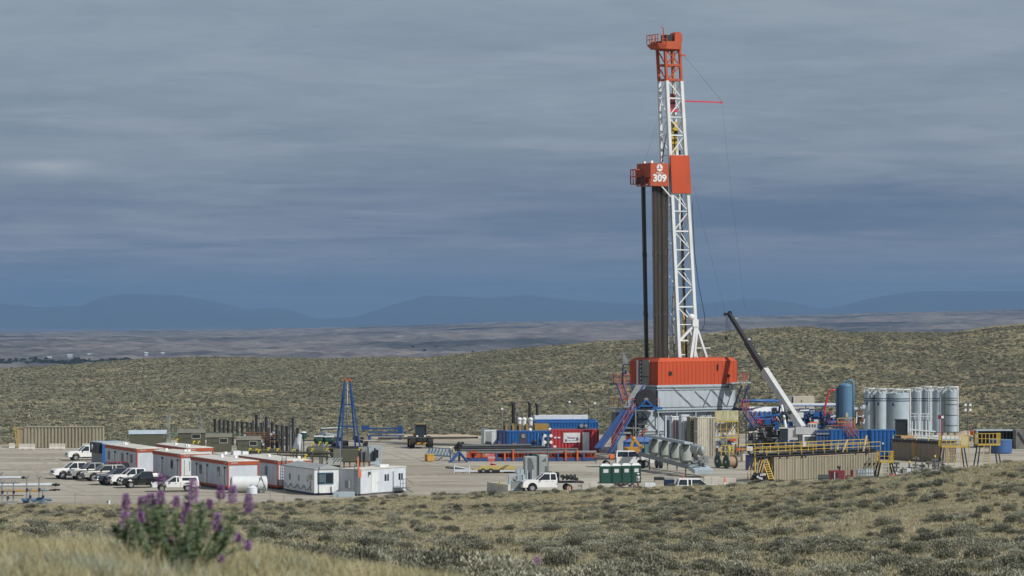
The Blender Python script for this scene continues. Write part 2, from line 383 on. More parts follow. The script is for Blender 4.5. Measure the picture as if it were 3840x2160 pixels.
# mountains
MT = np.array([(-700, 1120), (-300, 1128), (0, 1137), (155, 1152), (310, 1146), (385, 1112), (472, 1103), (677, 1107), (807, 1131), (932, 1163), (1025, 1156), (1093, 1165), (1193, 1197), (1335, 1188), (1490, 1138), (1600, 1108), (1700, 1112), (1850, 1118), (1980, 1104), (2060, 1116), (2200, 1128), (2350, 1137), (2500, 1142), (2640, 1138), (2790, 1121), (2870, 1121), (2980, 1136), (3070, 1157), (3150, 1148), (3250, 1121), (3330, 1106), (3450, 1091), (3840, 1092), (4500, 1100)], float)
def mountains():
    pxs = np.arange(-700, 4501, 12.0); rows = np.linspace(0, 1, 26)
    vs = []
    for t in rows:
        D = 28500 + 7500 * t
        env = np.interp(t, [0, .5, 1], [0, 1, .3]); env = env * env * (3 - 2 * env)
        X = (pxs - CX) * D / F
        ztop = CH - (np.interp(pxs, MT[:, 0], MT[:, 1]) - HY) * 32250 / F
        n = fbm(X / 900 + 7, np.full_like(X, D) / 900, 40, 5) - .5
        Z = -240 + (ztop + 240) * env + n * 150 * (env * (1 - env) * 4 * .5 + .04)
        vs.append(np.stack([X, np.full_like(X, D), Z], 1))
    V = np.concatenate(vs); n = len(pxs)
    I = (np.arange(len(rows) - 1)[:, None] * n + np.arange(n - 1)[None, :]).ravel()
    m = mat('mountain_forest', (.045, .055, .05), .95, var=.4, scale=.0012)
    tag(np_mesh('mountains', V, np.stack([I, I + 1, I + n + 1, I + n], 1), m), 'blue hazy mountain range on the horizon', kind='structure')
mountains()

# ---------------------------------------------------------------- haze, sky, sun, camera
hz = MB().bx(-16000, 16000, -300, 37500, -330, 215)
hm = bpy.data.materials.new('haze_air'); hm.use_nodes = True; nt = hm.node_tree
nt.nodes.remove(nt.nodes['Principled BSDF'])
pv = nt.nodes.new('ShaderNodeVolumePrincipled'); pv.inputs['Color'].default_value = (.25, .425, .69, 1); pv.inputs['Density'].default_value = 5.6e-5; pv.inputs['Anisotropy'].default_value = 0
nt.links.new(pv.outputs[0], nt.nodes['Material Output'].inputs['Volume'])
ho = hz.build('haze', hm); tag(ho, kind='stuff'); ho['label'] = 'thin blue haze in the distant air'
SUN_AZ, SUN_EL = math.radians(54), math.radians(42)     # azimuth right of straight-behind the camera
sv = Vector((math.sin(SUN_AZ) * math.cos(SUN_EL), -math.cos(SUN_AZ) * math.cos(SUN_EL), math.sin(SUN_EL)))
sl = bpy.data.lights.new('sun', 'SUN'); sl.energy = 4.1; sl.angle = math.radians(.5); sl.color = (1, .975, .92)
so = bpy.data.objects.new('sun', sl); COL.objects.link(so); so.rotation_euler = sv.to_track_quat('Z', 'Y').to_euler()
def world():
    w = bpy.data.worlds.new('World'); S.world = w; w.use_nodes = True; nt = w.node_tree; N = nt.nodes; L = nt.links
    bg = N['Background']; out = N['World Output']
    sky = N.new('ShaderNodeTexSky'); sky.sky_type = 'NISHITA'; sky.sun_disc = False; sky.sun_elevation = SUN_EL
    sky.sun_rotation = math.atan2(sv.x, sv.y)
    L.new(sky.outputs[0], bg.inputs[0]); bg.inputs[1].default_value = .09
    tc = N.new('ShaderNodeTexCoord'); sp = N.new('ShaderNodeSeparateXYZ'); L.new(tc.outputs['Generated'], sp.inputs[0])
    def math_(op, a, b=None):
        n = N.new('ShaderNodeMath'); n.operation = op
        for i, q in enumerate((a, b)):
            if q is None: continue
            if isinstance(q, (int, float)): n.inputs[i].default_value = q
            else: L.new(q, n.inputs[i])
        return n.outputs[0]
    zc = math_('ADD', math_('MAXIMUM', sp.outputs['Z'], -.012), .062)
    def layer(sx, sy, scale, det, off, dist_=0):
        u = math_('MULTIPLY', math_('DIVIDE', sp.outputs['X'], zc), sx); v = math_('MULTIPLY', math_('DIVIDE', sp.outputs['Y'], zc), sy)
        c = N.new('ShaderNodeCombineXYZ'); L.new(u, c.inputs[0]); L.new(v, c.inputs[1]); c.inputs[2].default_value = off
        n = N.new('ShaderNodeTexNoise'); n.inputs['Scale'].default_value = scale; n.inputs['Detail'].default_value = det; n.inputs['Roughness'].default_value = .56
        n.inputs['Distortion'].default_value = dist_
        L.new(c.outputs[0], n.inputs['Vector']); return n.outputs['Fac']
    def ramp(f, st):
        r = N.new('ShaderNodeValToRGB'); e = r.color_ramp.elements
        while len(e) < len(st): e.new(.5)
        for k, (p, c) in enumerate(st): e[k].position = p; e[k].color = (*c, 1)
        L.new(f, r.inputs[0]); return r.outputs[0]
    def mix(f, a, b, bt='MIX'):
        m = N.new('ShaderNodeMix'); m.data_type = 'RGBA'; m.blend_type = bt
        if isinstance(f, (int, float)): m.inputs[0].default_value = f
        else: L.new(f, m.inputs[0])
        L.new(a, m.inputs[6]); L.new(b, m.inputs[7]); return m.outputs[2]
    el = math_('MULTIPLY', math_('ADD', sp.outputs['Z'], .01), 6.0)      # 0 at horizon -0.01 .. .62 at .094
    light = ramp(el, [(0.0, (.155, .215, .30)), (.12, (.215, .255, .33)), (.30, (.225, .27, .345)), (.45, (.245, .295, .355)), (.64, (.26, .305, .36)), (1, (.26, .30, .36))])
    dark = ramp(el, [(0.0, (.12, .188, .278)), (.10, (.118, .172, .26)), (.22, (.115, .163, .25)), (.36, (.17, .22, .295)), (.64, (.215, .265, .325)), (1, (.20, .24, .30))])
    f1 = ramp(layer(.8, .8, 1.0, 7, 3.3, .3), [(.40, (0, 0, 0)), (.60, (1, 1, 1))])
    f2 = ramp(layer(2.6, 2.6, 1.0, 6, 9.1, .3), [(.36, (0, 0, 0)), (.66, (1, 1, 1))])
    fm = mix(.42, f1, f2)
    c = mix(fm, dark, light)
    f3 = ramp(layer(1.3, 1.6, 1.0, 8, 17.7, .5), [(.50, (0, 0, 0)), (.66, (.65, .65, .65))])
    f4 = ramp(layer(5.5, 5.0, 1.0, 6, 44, .6), [(.38, (.965, .965, .97)), (.62, (1.045, 1.04, 1.035))])
    lw = ramp(el, [(0, (.23, .262, .35)), (.3, (.25, .29, .36)), (1, (.31, .35, .40))])
    c = mix(f3, c, lw)
    c = mix(1.0, c, f4, 'MULTIPLY')
    rag = layer(3.5, 3, 1.0, 5, 31, .4)
    def blob(x0, z0, sx, sz, amt, col, soft=1.0):
        dx = math_('POWER', math_('ABSOLUTE', math_('DIVIDE', math_('SUBTRACT', sp.outputs['X'], x0), sx)), 2); zr = math_('ADD', sp.outputs['Z'], math_('MULTIPLY', math_('SUBTRACT', rag, .5), sz * 2.2 * soft))
        dz = math_('POWER', math_('ABSOLUTE', math_('DIVIDE', math_('SUBTRACT', zr, z0), sz)), 2); g = math_('MULTIPLY', math_('EXPONENT', math_('MULTIPLY', math_('ADD', dx, dz), -1.0)), amt)
        k = N.new('ShaderNodeRGB'); k.outputs[0].default_value = (*col, 1); return g, k.outputs[0]
    for args in ((.10, .028, .11, .009, .8, (.072, .128, .222)), (-.145, .031, .035, .006, .5, (.11, .16, .25)), (.03, .012, .09, .004, .4, (.11, .155, .235)), (.125, .0135, .05, .0035, .5, (.21, .25, .32)), (-.01, .0095, .06, .0022, .45, (.20, .245, .31)), (-.143, .0418, .012, .0017, .8, (.36, .39, .43), .7), (-.145, .023, .02, .0022, .4, (.22, .26, .33))):
        g, k = blob(*args); c = mix(g, c, k)
    b2 = N.new('ShaderNodeBackground'); L.new(c, b2.inputs[0]); b2.inputs[1].default_value = 1.15
    ms = N.new('ShaderNodeMixShader'); ms.inputs[0].default_value = .9
    L.new(bg.outputs[0], ms.inputs[1]); L.new(b2.outputs[0], ms.inputs[2]); L.new(ms.outputs[0], out.inputs['Surface'])
world()
cam = bpy.data.cameras.new('camera'); co = bpy.data.objects.new('camera', cam); COL.objects.link(co); S.camera = co
co.location = (0, 0, CH); co.rotation_euler = (PI / 2, 0, 0)
cam.sensor_width = 36; cam.lens = 36 * F / 3840; cam.shift_x = 0; cam.shift_y = (HY - 1080) / 3840
cam.clip_start = .5; cam.clip_end = 60000
cam.dof.use_dof = True; cam.dof.focus_distance = 390; cam.dof.aperture_fstop = 5.6
S.view_settings.view_transform = 'Standard'; S.view_settings.look = 'None'; S.view_settings.exposure = 0; S.view_settings.gamma = 1
# ---------------------------------------------------------------- ground cover
def leafmat(name, c0, c1, c2):
    m = bpy.data.materials.new(name); m.use_nodes = True; nt = m.node_tree; N = nt.nodes; L = nt.links
    b = N['Principled BSDF']; b.inputs['Roughness'].default_value = .8; b.inputs['Specular IOR Level'].default_value = .2
    oi = N.new('ShaderNodeObjectInfo'); g = N.new('ShaderNodeNewGeometry')
    a = N.new('ShaderNodeMath'); a.operation = 'MULTIPLY_ADD'; a.inputs[1].default_value = .55; L.new(oi.outputs['Random'], a.inputs[0])
    k = N.new('ShaderNodeMath'); k.operation = 'MULTIPLY'; k.inputs[1].default_value = .45; L.new(g.outputs['Random Per Island'], k.inputs[0]); L.new(k.outputs[0], a.inputs[2])
    r = N.new('ShaderNodeValToRGB'); e = r.color_ramp.elements; e.new(.5)
    for q, (p, c) in enumerate(((.1, c0), (.5, c1), (.9, c2))): e[q].position = p; e[q].color = (*c, 1)
    L.new(a.outputs[0], r.inputs[0]); L.new(r.outputs[0], b.inputs['Base Color'])
    return m
SAGE = leafmat('sage_leaves', (.085, .088, .066), (.225, .225, .165), (.44, .43, .33))
STRAW = leafmat('dry_grass', (.21, .195, .12), (.37, .335, .215), (.53, .48, .33))
FGRASS = leafmat('pale_grass', (.19, .19, .095), (.41, .355, .20), (.56, .50, .32))
SGRASS = leafmat('silver_sage_grass', (.10, .125, .08), (.23, .26, .18), (.40, .43, .35))
PROT = bpy.data.collections.new('ground_cover_sources')
def tri_mesh(name, verts, m):
    n = len(verts) // 3
    me = bpy.data.meshes.new(name); me.vertices.add(len(verts)); me.vertices.foreach_set('co', np.array(verts, np.float32).ravel())
    me.loops.add(n * 3); me.loops.foreach_set('vertex_index', np.arange(n * 3, dtype=np.int32))
    me.polygons.add(n); me.polygons.foreach_set('loop_start', np.arange(0, n * 3, 3, dtype=np.int32)); me.update(calc_edges=True)
    me.materials.append(m); return me
def sage_proto(seed, n, leaf, lobes=5):
    r = random.Random(seed); vs = []
    L = [(r.uniform(-.3, .3), r.uniform(-.3, .3), r.uniform(.14, .34), r.uniform(.2, .34)) for _ in range(lobes)]
    for i in range(n):
        cx, cy, cz, rad = r.choice(L)
        t = r.uniform(0, 2 * PI); ph = math.acos(r.uniform(-.35, 1)); q = rad * r.uniform(.55, 1.05)
        d = Vector((math.sin(ph) * math.cos(t), math.sin(ph) * math.sin(t), math.cos(ph)))
        p = Vector((cx, cy, cz)) + d * q; p.z = max(p.z * .85, .02)
        up = (d * .8 + Vector((r.uniform(-.5, .5), r.uniform(-.5, .5), .8))).normalized()
        s = up.orthogonal().normalized(); s.rotate(Matrix.Rotation(r.uniform(0, 2 * PI), 3, up)); ln = leaf * r.uniform(.7, 1.4); w = leaf * r.uniform(.28, .5)
        vs += [p - s * w, p + s * w, p + up * ln]
    return vs
def grass_proto(seed, n, h, spread, w):
    r = random.Random(seed); vs = []
    for i in range(n):
        a = r.uniform(0, 2 * PI); q = spread * math.sqrt(r.random()); p = Vector((q * math.cos(a), q * math.sin(a), 0))
        lean = Vector((r.gauss(0, .22), r.gauss(0, .22), 1)) * h * r.uniform(.5, 1.15)
        t = r.uniform(0, PI); s = Vector((math.cos(t), math.sin(t), 0)) * w
        mid = p + lean * .55; tip = p + lean + Vector((lean.x * .6, lean.y * .6, -.05 * h))
        vs += [p - s, p + s, mid + s * .6, p - s, mid + s * .6, mid - s * .6, mid - s * .6, mid + s * .6, tip]
    return vs
def scatter(name, label, cat, protos, X, Y, scl, seed, sink=.03):
    """one object whose geometry nodes set the plants on its points"""
    coll = bpy.data.collections.new(name + '_sources')
    for k, me in enumerate(protos): coll.objects.link(bpy.data.objects.new('%s_source_%d' % (name, k), me))
    Z = height(X, Y) - sink
    r = np.random.RandomState(seed); n = len(X)
    me = bpy.data.meshes.new(name); me.vertices.add(n); me.vertices.foreach_set('co', np.stack([X, Y, Z], 1).astype(np.float32).ravel())
    a = me.attributes.new('scl', 'FLOAT_VECTOR', 'POINT'); a.data.foreach_set('vector', np.stack([scl, scl, scl * r.uniform(.7, 1.15, n)], 1).astype(np.float32).ravel())
    a = me.attributes.new('rot', 'FLOAT_VECTOR', 'POINT'); a.data.foreach_set('vector', np.stack([np.zeros(n), np.zeros(n), r.uniform(0, 6.28, n)], 1).astype(np.float32).ravel())
    a = me.attributes.new('pick', 'INT', 'POINT'); a.data.foreach_set('value', r.randint(0, len(protos), n).astype(np.int32))
    o = bpy.data.objects.new(name, me); COL.objects.link(o)
    ng = bpy.data.node_groups.new(name, 'GeometryNodeTree')
    ng.interface.new_socket('Geometry', in_out='INPUT', socket_type='NodeSocketGeometry'); ng.interface.new_socket('Geometry', in_out='OUTPUT', socket_type='NodeSocketGeometry')
    N = ng.nodes; L = ng.links
    gi = N.new('NodeGroupInput'); go = N.new('NodeGroupOutput'); ip = N.new('GeometryNodeInstanceOnPoints'); ci = N.new('GeometryNodeCollectionInfo')
    ci.inputs['Collection'].default_value = coll; ci.inputs['Separate Children'].default_value = True
    def attr(nm, dt):
        q = N.new('GeometryNodeInputNamedAttribute'); q.data_type = dt; q.inputs['Name'].default_value = nm; return q.outputs['Attribute']
    L.new(gi.outputs[0], ip.inputs['Points']); L.new(ci.outputs[0], ip.inputs['Instance']); ip.inputs['Pick Instance'].default_value = True
    L.new(attr('pick', 'INT'), ip.inputs['Instance Index']); L.new(attr('rot', 'FLOAT_VECTOR'), ip.inputs['Rotation']); L.new(attr('scl', 'FLOAT_VECTOR'), ip.inputs['Scale'])
    L.new(ip.outputs[0], go.inputs[0])
    md = o.modifiers.new('plants', 'NODES'); md.node_group = ng
    tag(o, label, cat, kind='stuff'); return o
RS = np.random.RandomState(11)
def field(n, d0, d1, px0=-250, px1=4090, power=2):
    u = RS.rand(n); D = (d0 ** power + u * (d1 ** power - d0 ** power)) ** (1 / power); px = RS.uniform(px0, px1, n)
    return (px - CX) * D / F, D, px
def clump(X, Y, sc, lo, hi, seed):                    # keep points where patchy noise is high
    f = fbm(X / sc, Y / sc, seed, 3); return RS.rand(len(X)) < np.clip((f - lo) / (hi - lo), 0.04, 1)
nearedge = lambda px: np.interp(px, [0, 960, 1920, 2880, 3840], [316, 327, 327, 324, 328])
faredge = lambda px: np.interp(px, [0, 900, 1500, 3840], [463, 481, 494, 507])
sp_n = [tri_mesh('sagebrush', sage_proto(100 + k, 1500, .055, 6 + k % 3), SAGE) for k in range(5)]
sp_m = [tri_mesh('sagebrush_far', sage_proto(200 + k, 170, .15, 4), SAGE) for k in range(5)]
gp_n = [tri_mesh('grass_tuft', grass_proto(300 + k, 50, .20, .38, .009), STRAW) for k in range(4)]
gp_m = [tri_mesh('grass_tuft_far', grass_proto(320 + k, 14, .32, .45, .04), STRAW) for k in range(3)]
# near hillside shrubs
# even cover as seen across the slope: fewer bushes where the ground is seen at a grazing angle
n_ = 10500; px = RS.uniform(-250, 4090, n_); yy = RS.uniform(1700, 2215, n_); dgrid = np.linspace(40, 329, 400); D = np.zeros(n_)
for i in range(n_):
    zg = pch(*PROF[int(np.clip((px[i] + 600) // 40, 0, len(PROF) - 1))], dgrid); yg = HY + (CH - zg) * F / dgrid; j = np.argmin(np.abs(yg - yy[i])); D[i] = dgrid[j] + RS.uniform(-.4, .4) if abs(yg[j] - yy[i]) < 4 else 999
X = (px - CX) * D / F
k = (D < nearedge(px) - .5) & (RS.rand(n_) < np.clip((D / 300) ** 1.5 + .06, 0, 1)) & clump(X, D, 7, .36, .56, 71); X, D = X[k], D[k]
j = RS.randint(0, len(X), len(X)); X = np.concatenate([X, X[j] + RS.normal(0, .9, len(j))]); D = np.concatenate([D, D[j] + RS.normal(0, 1.0, len(j))])
k = D < nearedge(CX + F * X / D) - .4; X, D = X[k], D[k]
scatter('sagebrush', 'low grey green sagebrush covering the near hillside', 'sagebrush', sp_n, X, D, RS.uniform(.28, .95, len(X)), 1)
j = RS.randint(0, len(X), 3 * len(X)); X = X[j] + RS.normal(0, 3.2, len(j)); D = D[j] + RS.normal(0, 5, len(j)); px = CX + F * X / D; k = (D < nearedge(px) - .4) & (D > 45)
X, D = X[k], D[k]; scatter('low_scrub', 'small scrubby tufts between the near sagebrush', 'scrub', [tri_mesh('scrub_tuft', sage_proto(260 + k, 160, .15, 4), leafmat('scrub_leaves', (.15, .145, .09), (.26, .24, .15), (.38, .35, .23))) for k in range(3)], X, D, RS.uniform(.15, .42, len(X)), 14)
X, D, px = field(125000, 455, 1015); k = (D > faredge(px) + .5) & clump(X, D, 14, .14, .52, 81) & ~((px > 3610) & (D > 815) & (fbm(X / 12, D / 12, 61, 3) > .34)); X, D = X[k], D[k]  # sage left out at far right, bare tan ground imitates a sunlit patch
scatter('sagebrush', 'grey green sagebrush covering the ridge behind the rig', 'sagebrush', sp_m, X, D, RS.uniform(.4, 1.0, len(X)), 2)
X, D, px = field(60000, 42, 331); k = (D < nearedge(px) - .3) & (fbm(X / 11, D / 11, 55, 3) > .26); X, D = X[k], D[k]
scatter('dry_grass', 'straw coloured dry grass between the near sagebrush', 'grass', gp_n, X, D, RS.uniform(.5, 1.15, len(X)), 3)
X, D, px = field(110000, 460, 1015); k = (D > faredge(px) + .3) & (fbm(X / 30, D / 30, 57, 3) > .34); X, D = X[k], D[k]
scatter('dry_grass', 'straw coloured dry grass on the ridge behind the rig', 'grass', gp_m, X, D, RS.uniform(.6, 1.4, len(X)), 4)
# blurred foreground grass
fg = [tri_mesh('tall_grass', grass_proto(400 + k, 60, .18, .16, .0028), FGRASS) for k in range(4)]
fs_ = [tri_mesh('silver_grass', grass_proto(420 + k, 70, .17, .14, .004), SGRASS) for k in range(3)]
X, D, px = field(5200, 12, 48, -500, 2600, 1.3); k = (RS.rand(len(X)) < np.interp(px, [1000, 2300, 2600], [1, .55, .1])); X, D = X[k], D[k]
scatter('tall_grass', 'tall pale grass out of focus in the near foreground', 'grass', fg, X, D, RS.uniform(.5, 1.2, len(X)), 5, .01)
X, D, px = field(2600, 13, 46, -500, 1700, 1.3); k = clump(X, D, 2.0, .45, .6, 91); X, D = X[k], D[k]
scatter('silver_grass', 'silvery green grass clumps out of focus in the near foreground', 'grass', fs_, X, D, RS.uniform(.6, 1.2, len(X)), 6, .01)
X, D, px = field(3000, 24, 75, -400, 4300, 1.6); 
scatter('meadow_grass', 'soft straw grass at the bottom edge of the hillside', 'grass', gp_n, X, D, RS.uniform(.45, .8, len(X)), 7, .01)

# dark sage bushes in the blurred near left
bx_ = [(200, 33), (255, 36), (320, 34), (90, 40), (480, 44), (1180, 40), (1280, 43), (1700, 50), (2350, 58), (2900, 56), (3500, 60), (640, 48), (-60, 37)]
scatter('sagebrush', 'dark soft sagebrush clumps among the blurred near grass', 'sagebrush', sp_n, np.array([gx(p, d) for p, d in bx_]), np.array([d for p, d in bx_], float), np.array([.55, .6, .45, .5, .5, .45, .5, .5, .7, .65, .8, .45, .5]), 12)
# the flowering plant
def flower_plant(name, label, loc, R, H, nst, nfl, seed, group):
    r = random.Random(seed); root = T(name, label, 'wildflower', loc, 0, group)
    leaf = leafmat('flower_plant_leaves', (.055, .085, .045), (.115, .155, .085), (.22, .25, .15)) if 'flower_plant_leaves' not in bpy.data.materials else bpy.data.materials['flower_plant_leaves']
    pet = leafmat('purple_petals', (.18, .08, .20), (.28, .145, .31), (.40, .25, .42)) if 'purple_petals' not in bpy.data.materials else bpy.data.materials['purple_petals']
    st = MB(); lv = []; 
    for i in range(nst):
        a = r.uniform(0, 2 * PI); q = R * math.sqrt(r.random()); h = H * r.uniform(.62, .92) * (1 - .45 * (q / R) ** 2)
        b = Vector((q * .35 * math.cos(a), q * .35 * math.sin(a), 0)); t = Vector((q * math.cos(a), q * math.sin(a), h))
        mid = (b + t) / 2 + Vector((q * .2 * math.cos(a), q * .2 * math.sin(a), 0))
        pts = [b, (b + mid) / 2 + Vector((0, 0, .01)), mid, (mid + t) / 2, t]; st.path(pts, .003, 5)
        for j in range(38):
            u = r.uniform(.08, 1); p = b.lerp(mid, u * 2) if u < .5 else mid.lerp(t, u * 2 - 1)
            for kk in range(3):
                d = Vector((r.gauss(0, 1), r.gauss(0, 1), r.gauss(.2, .6))).normalized(); s = d.orthogonal().normalized() * .006; e = p + d * r.uniform(.025, .055)
                m = (p + e) / 2; lv += [p, m + s, m - s, m - s, m + s, e]
    st.build('stem', mat('plant_stem', (.16, .19, .08), .7), root)
    me = tri_mesh('foliage', lv, leaf); fo = bpy.data.objects.new('foliage', me); COL.objects.link(fo); fo.parent = root
    return root, pet, r
def bloom(root, pet, r, x, y, z0, z1, rad, foot=None):
    vs = []; n = int(190 * (z1 - z0) / .12) + 40
    for i in range(n):
        u = r.random(); z = z0 + (z1 - z0) * u; R = rad * (.55 + .75 * math.sin(PI * min(1, .2 + u * .8)))
        a = r.uniform(0, 2 * PI); q = R * math.sqrt(r.random()); p = Vector((x + q * math.cos(a), y + q * math.sin(a), z))
        d = Vector((math.cos(a), math.sin(a), r.uniform(-.2, .9))).normalized(); s = d.orthogonal().normalized() * .007; vs += [p - s, p + s, p + d * .018]
    me = tri_mesh('flower_head', vs, pet); o = bpy.data.objects.new('flower_head', me); COL.objects.link(o); o.parent = root
    if foot is not None:
        MB().path([foot, ((x + foot[0]) / 2, (y + foot[1]) / 2, (z0 + foot[2]) / 2 + .02), (x, y, z0 + .01)], .0035, 5).build('flower_stalk', MATS['plant_stem'], root)
FD = 20.0
base = (gx(700, FD), FD, zz(2118, FD))
fp, pet, fr_ = flower_plant('flowering_plant', 'bushy purple flowering plant out of focus in the foreground', base, .47, .52, 36, 0, 5, None)
for (px, y0, y1, w) in ((472, 1860, 1905, 16), (470, 1925, 1985, 20), (535, 1870, 1920, 24), (565, 1858, 1905, 22), (528, 1930, 1955, 12), (603, 1850, 1882, 15), (660, 1868, 1895, 14), (725, 1806, 1880, 19), (604, 1785, 1812, 16), (693, 1925, 1955, 16), (828, 1828, 1865, 17), (872, 1830, 1880, 16), (815, 1935, 1985, 20), (932, 1862, 1915, 19), (638, 2018, 2045, 13), (700, 1893, 1910, 11), (785, 1880, 1900, 9), (930, 2035, 2058, 11), (828, 2088, 2105, 9), (895, 2012, 2025, 8), (503, 2070, 2088, 9)):
    D = FD + fr_.uniform(-.25, .25); x = gx(px, D) - base[0]; y = D - FD; a = zz(y1, D) - base[2]; b = zz(y0, D) - base[2]
    fx = x * .35; bloom(fp, pet, fr_, x, y, a - .012, b + .012, w * D / F * .62, (fx, y * .3, .05) if a > .12 else None)
for (px, py, D, lab) in ((2015, 2105, 42, 'lone small purple flower on the near grass right of centre'),):
    z = float(height([gx(px, D)], [D])[0]); q, pet, r2 = flower_plant('flowering_plant', lab, (gx(px, D), D, z), .05, .22, 3, 0, 9, None)
    top = zz(py - 18, D) - z; bloom(q, pet, r2, 0, 0, max(top - .1, .1), top, .03, (0, 0, 0))
# ---------------------------------------------------------------- the drilling rig
class Fr:                                              # local frame on the pad, for converting measurements
    def __init__(s, x, y, deg):
        s.o = (x, y); a = math.radians(deg); s.u = (math.cos(a), math.sin(a)); s.v = (-math.sin(a), math.cos(a)); s.deg = deg; s.loc = (x, y, 0)
    def w(s, x, y): return (s.o[0] + x * s.u[0] + y * s.v[0], s.o[1] + x * s.u[1] + y * s.v[1])
    def lx(s, px, ly=0.0):
        k = (px - CX) / F; ax, ay = s.w(0, ly); return (k * ay - ax) / (s.u[0] - k * s.u[1])
    def ly(s, px, lx=0.0):
        k = (px - CX) / F; ax, ay = s.w(lx, 0); return (k * ay - ax) / (s.v[0] - k * s.v[1])
    def z(s, py, lx=0.0, ly=0.0): return zz(py, s.w(lx, ly)[1])
def text(s, size, name, m, parent, loc, rot, ext=.01, bold=0.0, sx=1, align='CENTER'):
    c = bpy.data.curves.new(name, 'FONT'); c.body = s; c.size = size; c.extrude = ext; c.offset = bold; c.align_x = align; c.align_y = 'CENTER'; c.resolution_u = 4
    t = bpy.data.objects.new(name, c); COL.objects.link(t); bpy.context.view_layer.update()
    me = bpy.data.meshes.new_from_object(t); bpy.data.objects.remove(t); me.name = name
    me.materials.clear(); me.materials.append(m)
    o = bpy.data.objects.new(name, me); COL.objects.link(o); o.parent = parent; o.location = loc; o.rotation_euler = rot; o.scale = (sx, 1, 1); return o
def rail(mb, pts, h=1.05, t=.06, post=1.5, mid=True):
    for a, b in zip(pts, pts[1:]):
        a = Vector(a); b = Vector(b); L = (b - a).length; n = max(1, round(L / post)); up = Vector((0, 0, h))
        mb.beam(a + up, b + up, t)
        if mid: mb.beam(a + up * .52, b + up * .52, t * .8)
        for i in range(n + 1): p = a.lerp(b, i / n); mb.beam(p, p + up, t)
    return mb
def stairs(root, a, b, w, side, m1, m2, mr=None, n=14):   # a bottom, b top (stringer centre), side = unit xy vector across
    a = Vector(a); b = Vector(b); s = Vector((side[0], side[1], 0)).normalized() * w / 2
    q = MB(); q.beam(a - s, b - s, .08, .28); q.beam(a + s, b + s, .08, .28); q.build('stringer', m1, root)
    q = MB()
    for i in range(n):
        p = a.lerp(b, (i + .5) / n); q.beam(p - s * .94, p + s * .94, .26, .045)
    q.build('steps', m2, root)
    if mr is not None:
        q = MB(); up = Vector((0, 0, 1.0))
        for k in (-1, 1):
            q.beam(a + s * k + up, b + s * k + up, .04); q.beam(a + s * k + up * .55, b + s * k + up * .55, .03)
            for i in range(5): p = a.lerp(b, i / 4) + s * k; q.beam(p, p + up, .035)
        q.build('handrail', mr, root)
R = Fr(19.9, 436.0, 30)
rig = T('drilling_rig', 'tall drilling rig with orange and white mast and orange wind wall on a grey substructure', 'drilling rig', R.loc, 30)
# wind wall round the rig floor
W, Dp, zf = 13.0, 7.3, 9.25
m = MB()
for a, b in (((0, 0), (W, 0)), ((W, 0), (W, Dp)), ((W, Dp), (0, Dp)), ((0, Dp), (0, 0))): m.corr(a, b, zf, 12.45, .62, .05)
m.bx(.06, W - .06, .06, Dp - .06, zf - .15, zf + .02)
q = .55
m.add([(0, 0, 12.45), (W, 0, 12.45), (W, Dp, 12.45), (0, Dp, 12.45), (q, q, 12.95), (W - q, q, 12.95), (W - q, Dp - q, 12.95), (q, Dp - q, 12.95)], [(0, 1, 5, 4), (1, 2, 6, 5), (2, 3, 7, 6), (3, 0, 4, 7)])
for y0 in (1.2, 5.6): m.bx(q, W - q, y0 if y0 > 3 else q, Dp - q if y0 > 3 else 1.6, 12.9, 12.97)
wall = m.build('wind_wall', ORANGE, rig)
x = R.lx(2514); MB().bx(x - .24, x + .24, -.06, .02, R.z(1408, x), R.z(1393, x)).build('window', BLACK, wall)
x = R.lx(2727); MB().sph((x, -.35, R.z(1409, x)), .22, 10, 6).cyl((x, -.3, 9.3), (x, -.3, R.z(1409, x)), .05).build('floor_fan', BLACK, wall)
x = R.lx(2691); MB().bx(x - .1, x + .1, -.09, .02, R.z(1388, x), R.z(1366, x)).build('wall_lamp', BLACK, wall)
m = MB(); m.bx(-.1, .02, R.ly(2436), R.ly(2410), zf, 12.7).build('door', INSUL, wall)
MB().bx(-.14, -.1, R.ly(2436) + .1, R.ly(2410) - .1, 10.3, 10.42).build('door_bar', NAVY, wall)
MB().bx(-.1, .02, R.ly(2395), R.ly(2389), zf, 12.6).build('door', WHITE, wall)
MB().bx(-.08, .02, R.ly(2409), R.ly(2400), zf, 12.6).build('wall_opening', NAVY, wall)
y0 = R.ly(2406)
for k in range(6): m.bx(-.2, -.08, y0 - .12, y0 + .12, 9.4 + k * .55, 9.7 + k * .55)
m.build('hose_stack', BEIGE, wall)
# roof lights along the top edge
for k in range(5): MB().beam((1.5 + k * 2.3, .35, 12.9), (1.5 + k * 2.3, .35, 13.15), .06).build('roof_post', GREYD, rig)
# substructure
m = MB()
m.corr((.1, .06), (12.6, .06), 6.15, 9.0, 1.1, .03); m.bx(.15, 12.5, .1, 6.8, 6.15, 9.05)
m.build('upper_enclosure', GREY, rig)
m = MB(); m.corr((-2.7, .55), (7.5, .55), .25, 5.85, 1.1, .03); m.bx(-2.6, 11.8, .6, 6.8, .3, 5.85)
m.corr((7.5, .5), (11.9, .5), .3, 5.7, .45, .05)
m.build('lower_enclosure', GREY, rig)
m = MB()
for z, h in ((9.12, .3), (8.66, .14), (6.0, .26), (5.62, .14)):
    m.beam((-.2, .06, z), (12.9, .06, z), .2, h); m.beam((-.2, 6.9, z), (12.9, 6.9, z), .25, h); m.beam((0.05, .1, z), (.05, 7, z), .2, h)
m.beam((-2.8, .5, 3.1), (2.6, .5, 3.1), .2, .2); m.beam((-2.8, .5, 2.7), (2.6, .5, 2.7), .2, .12)
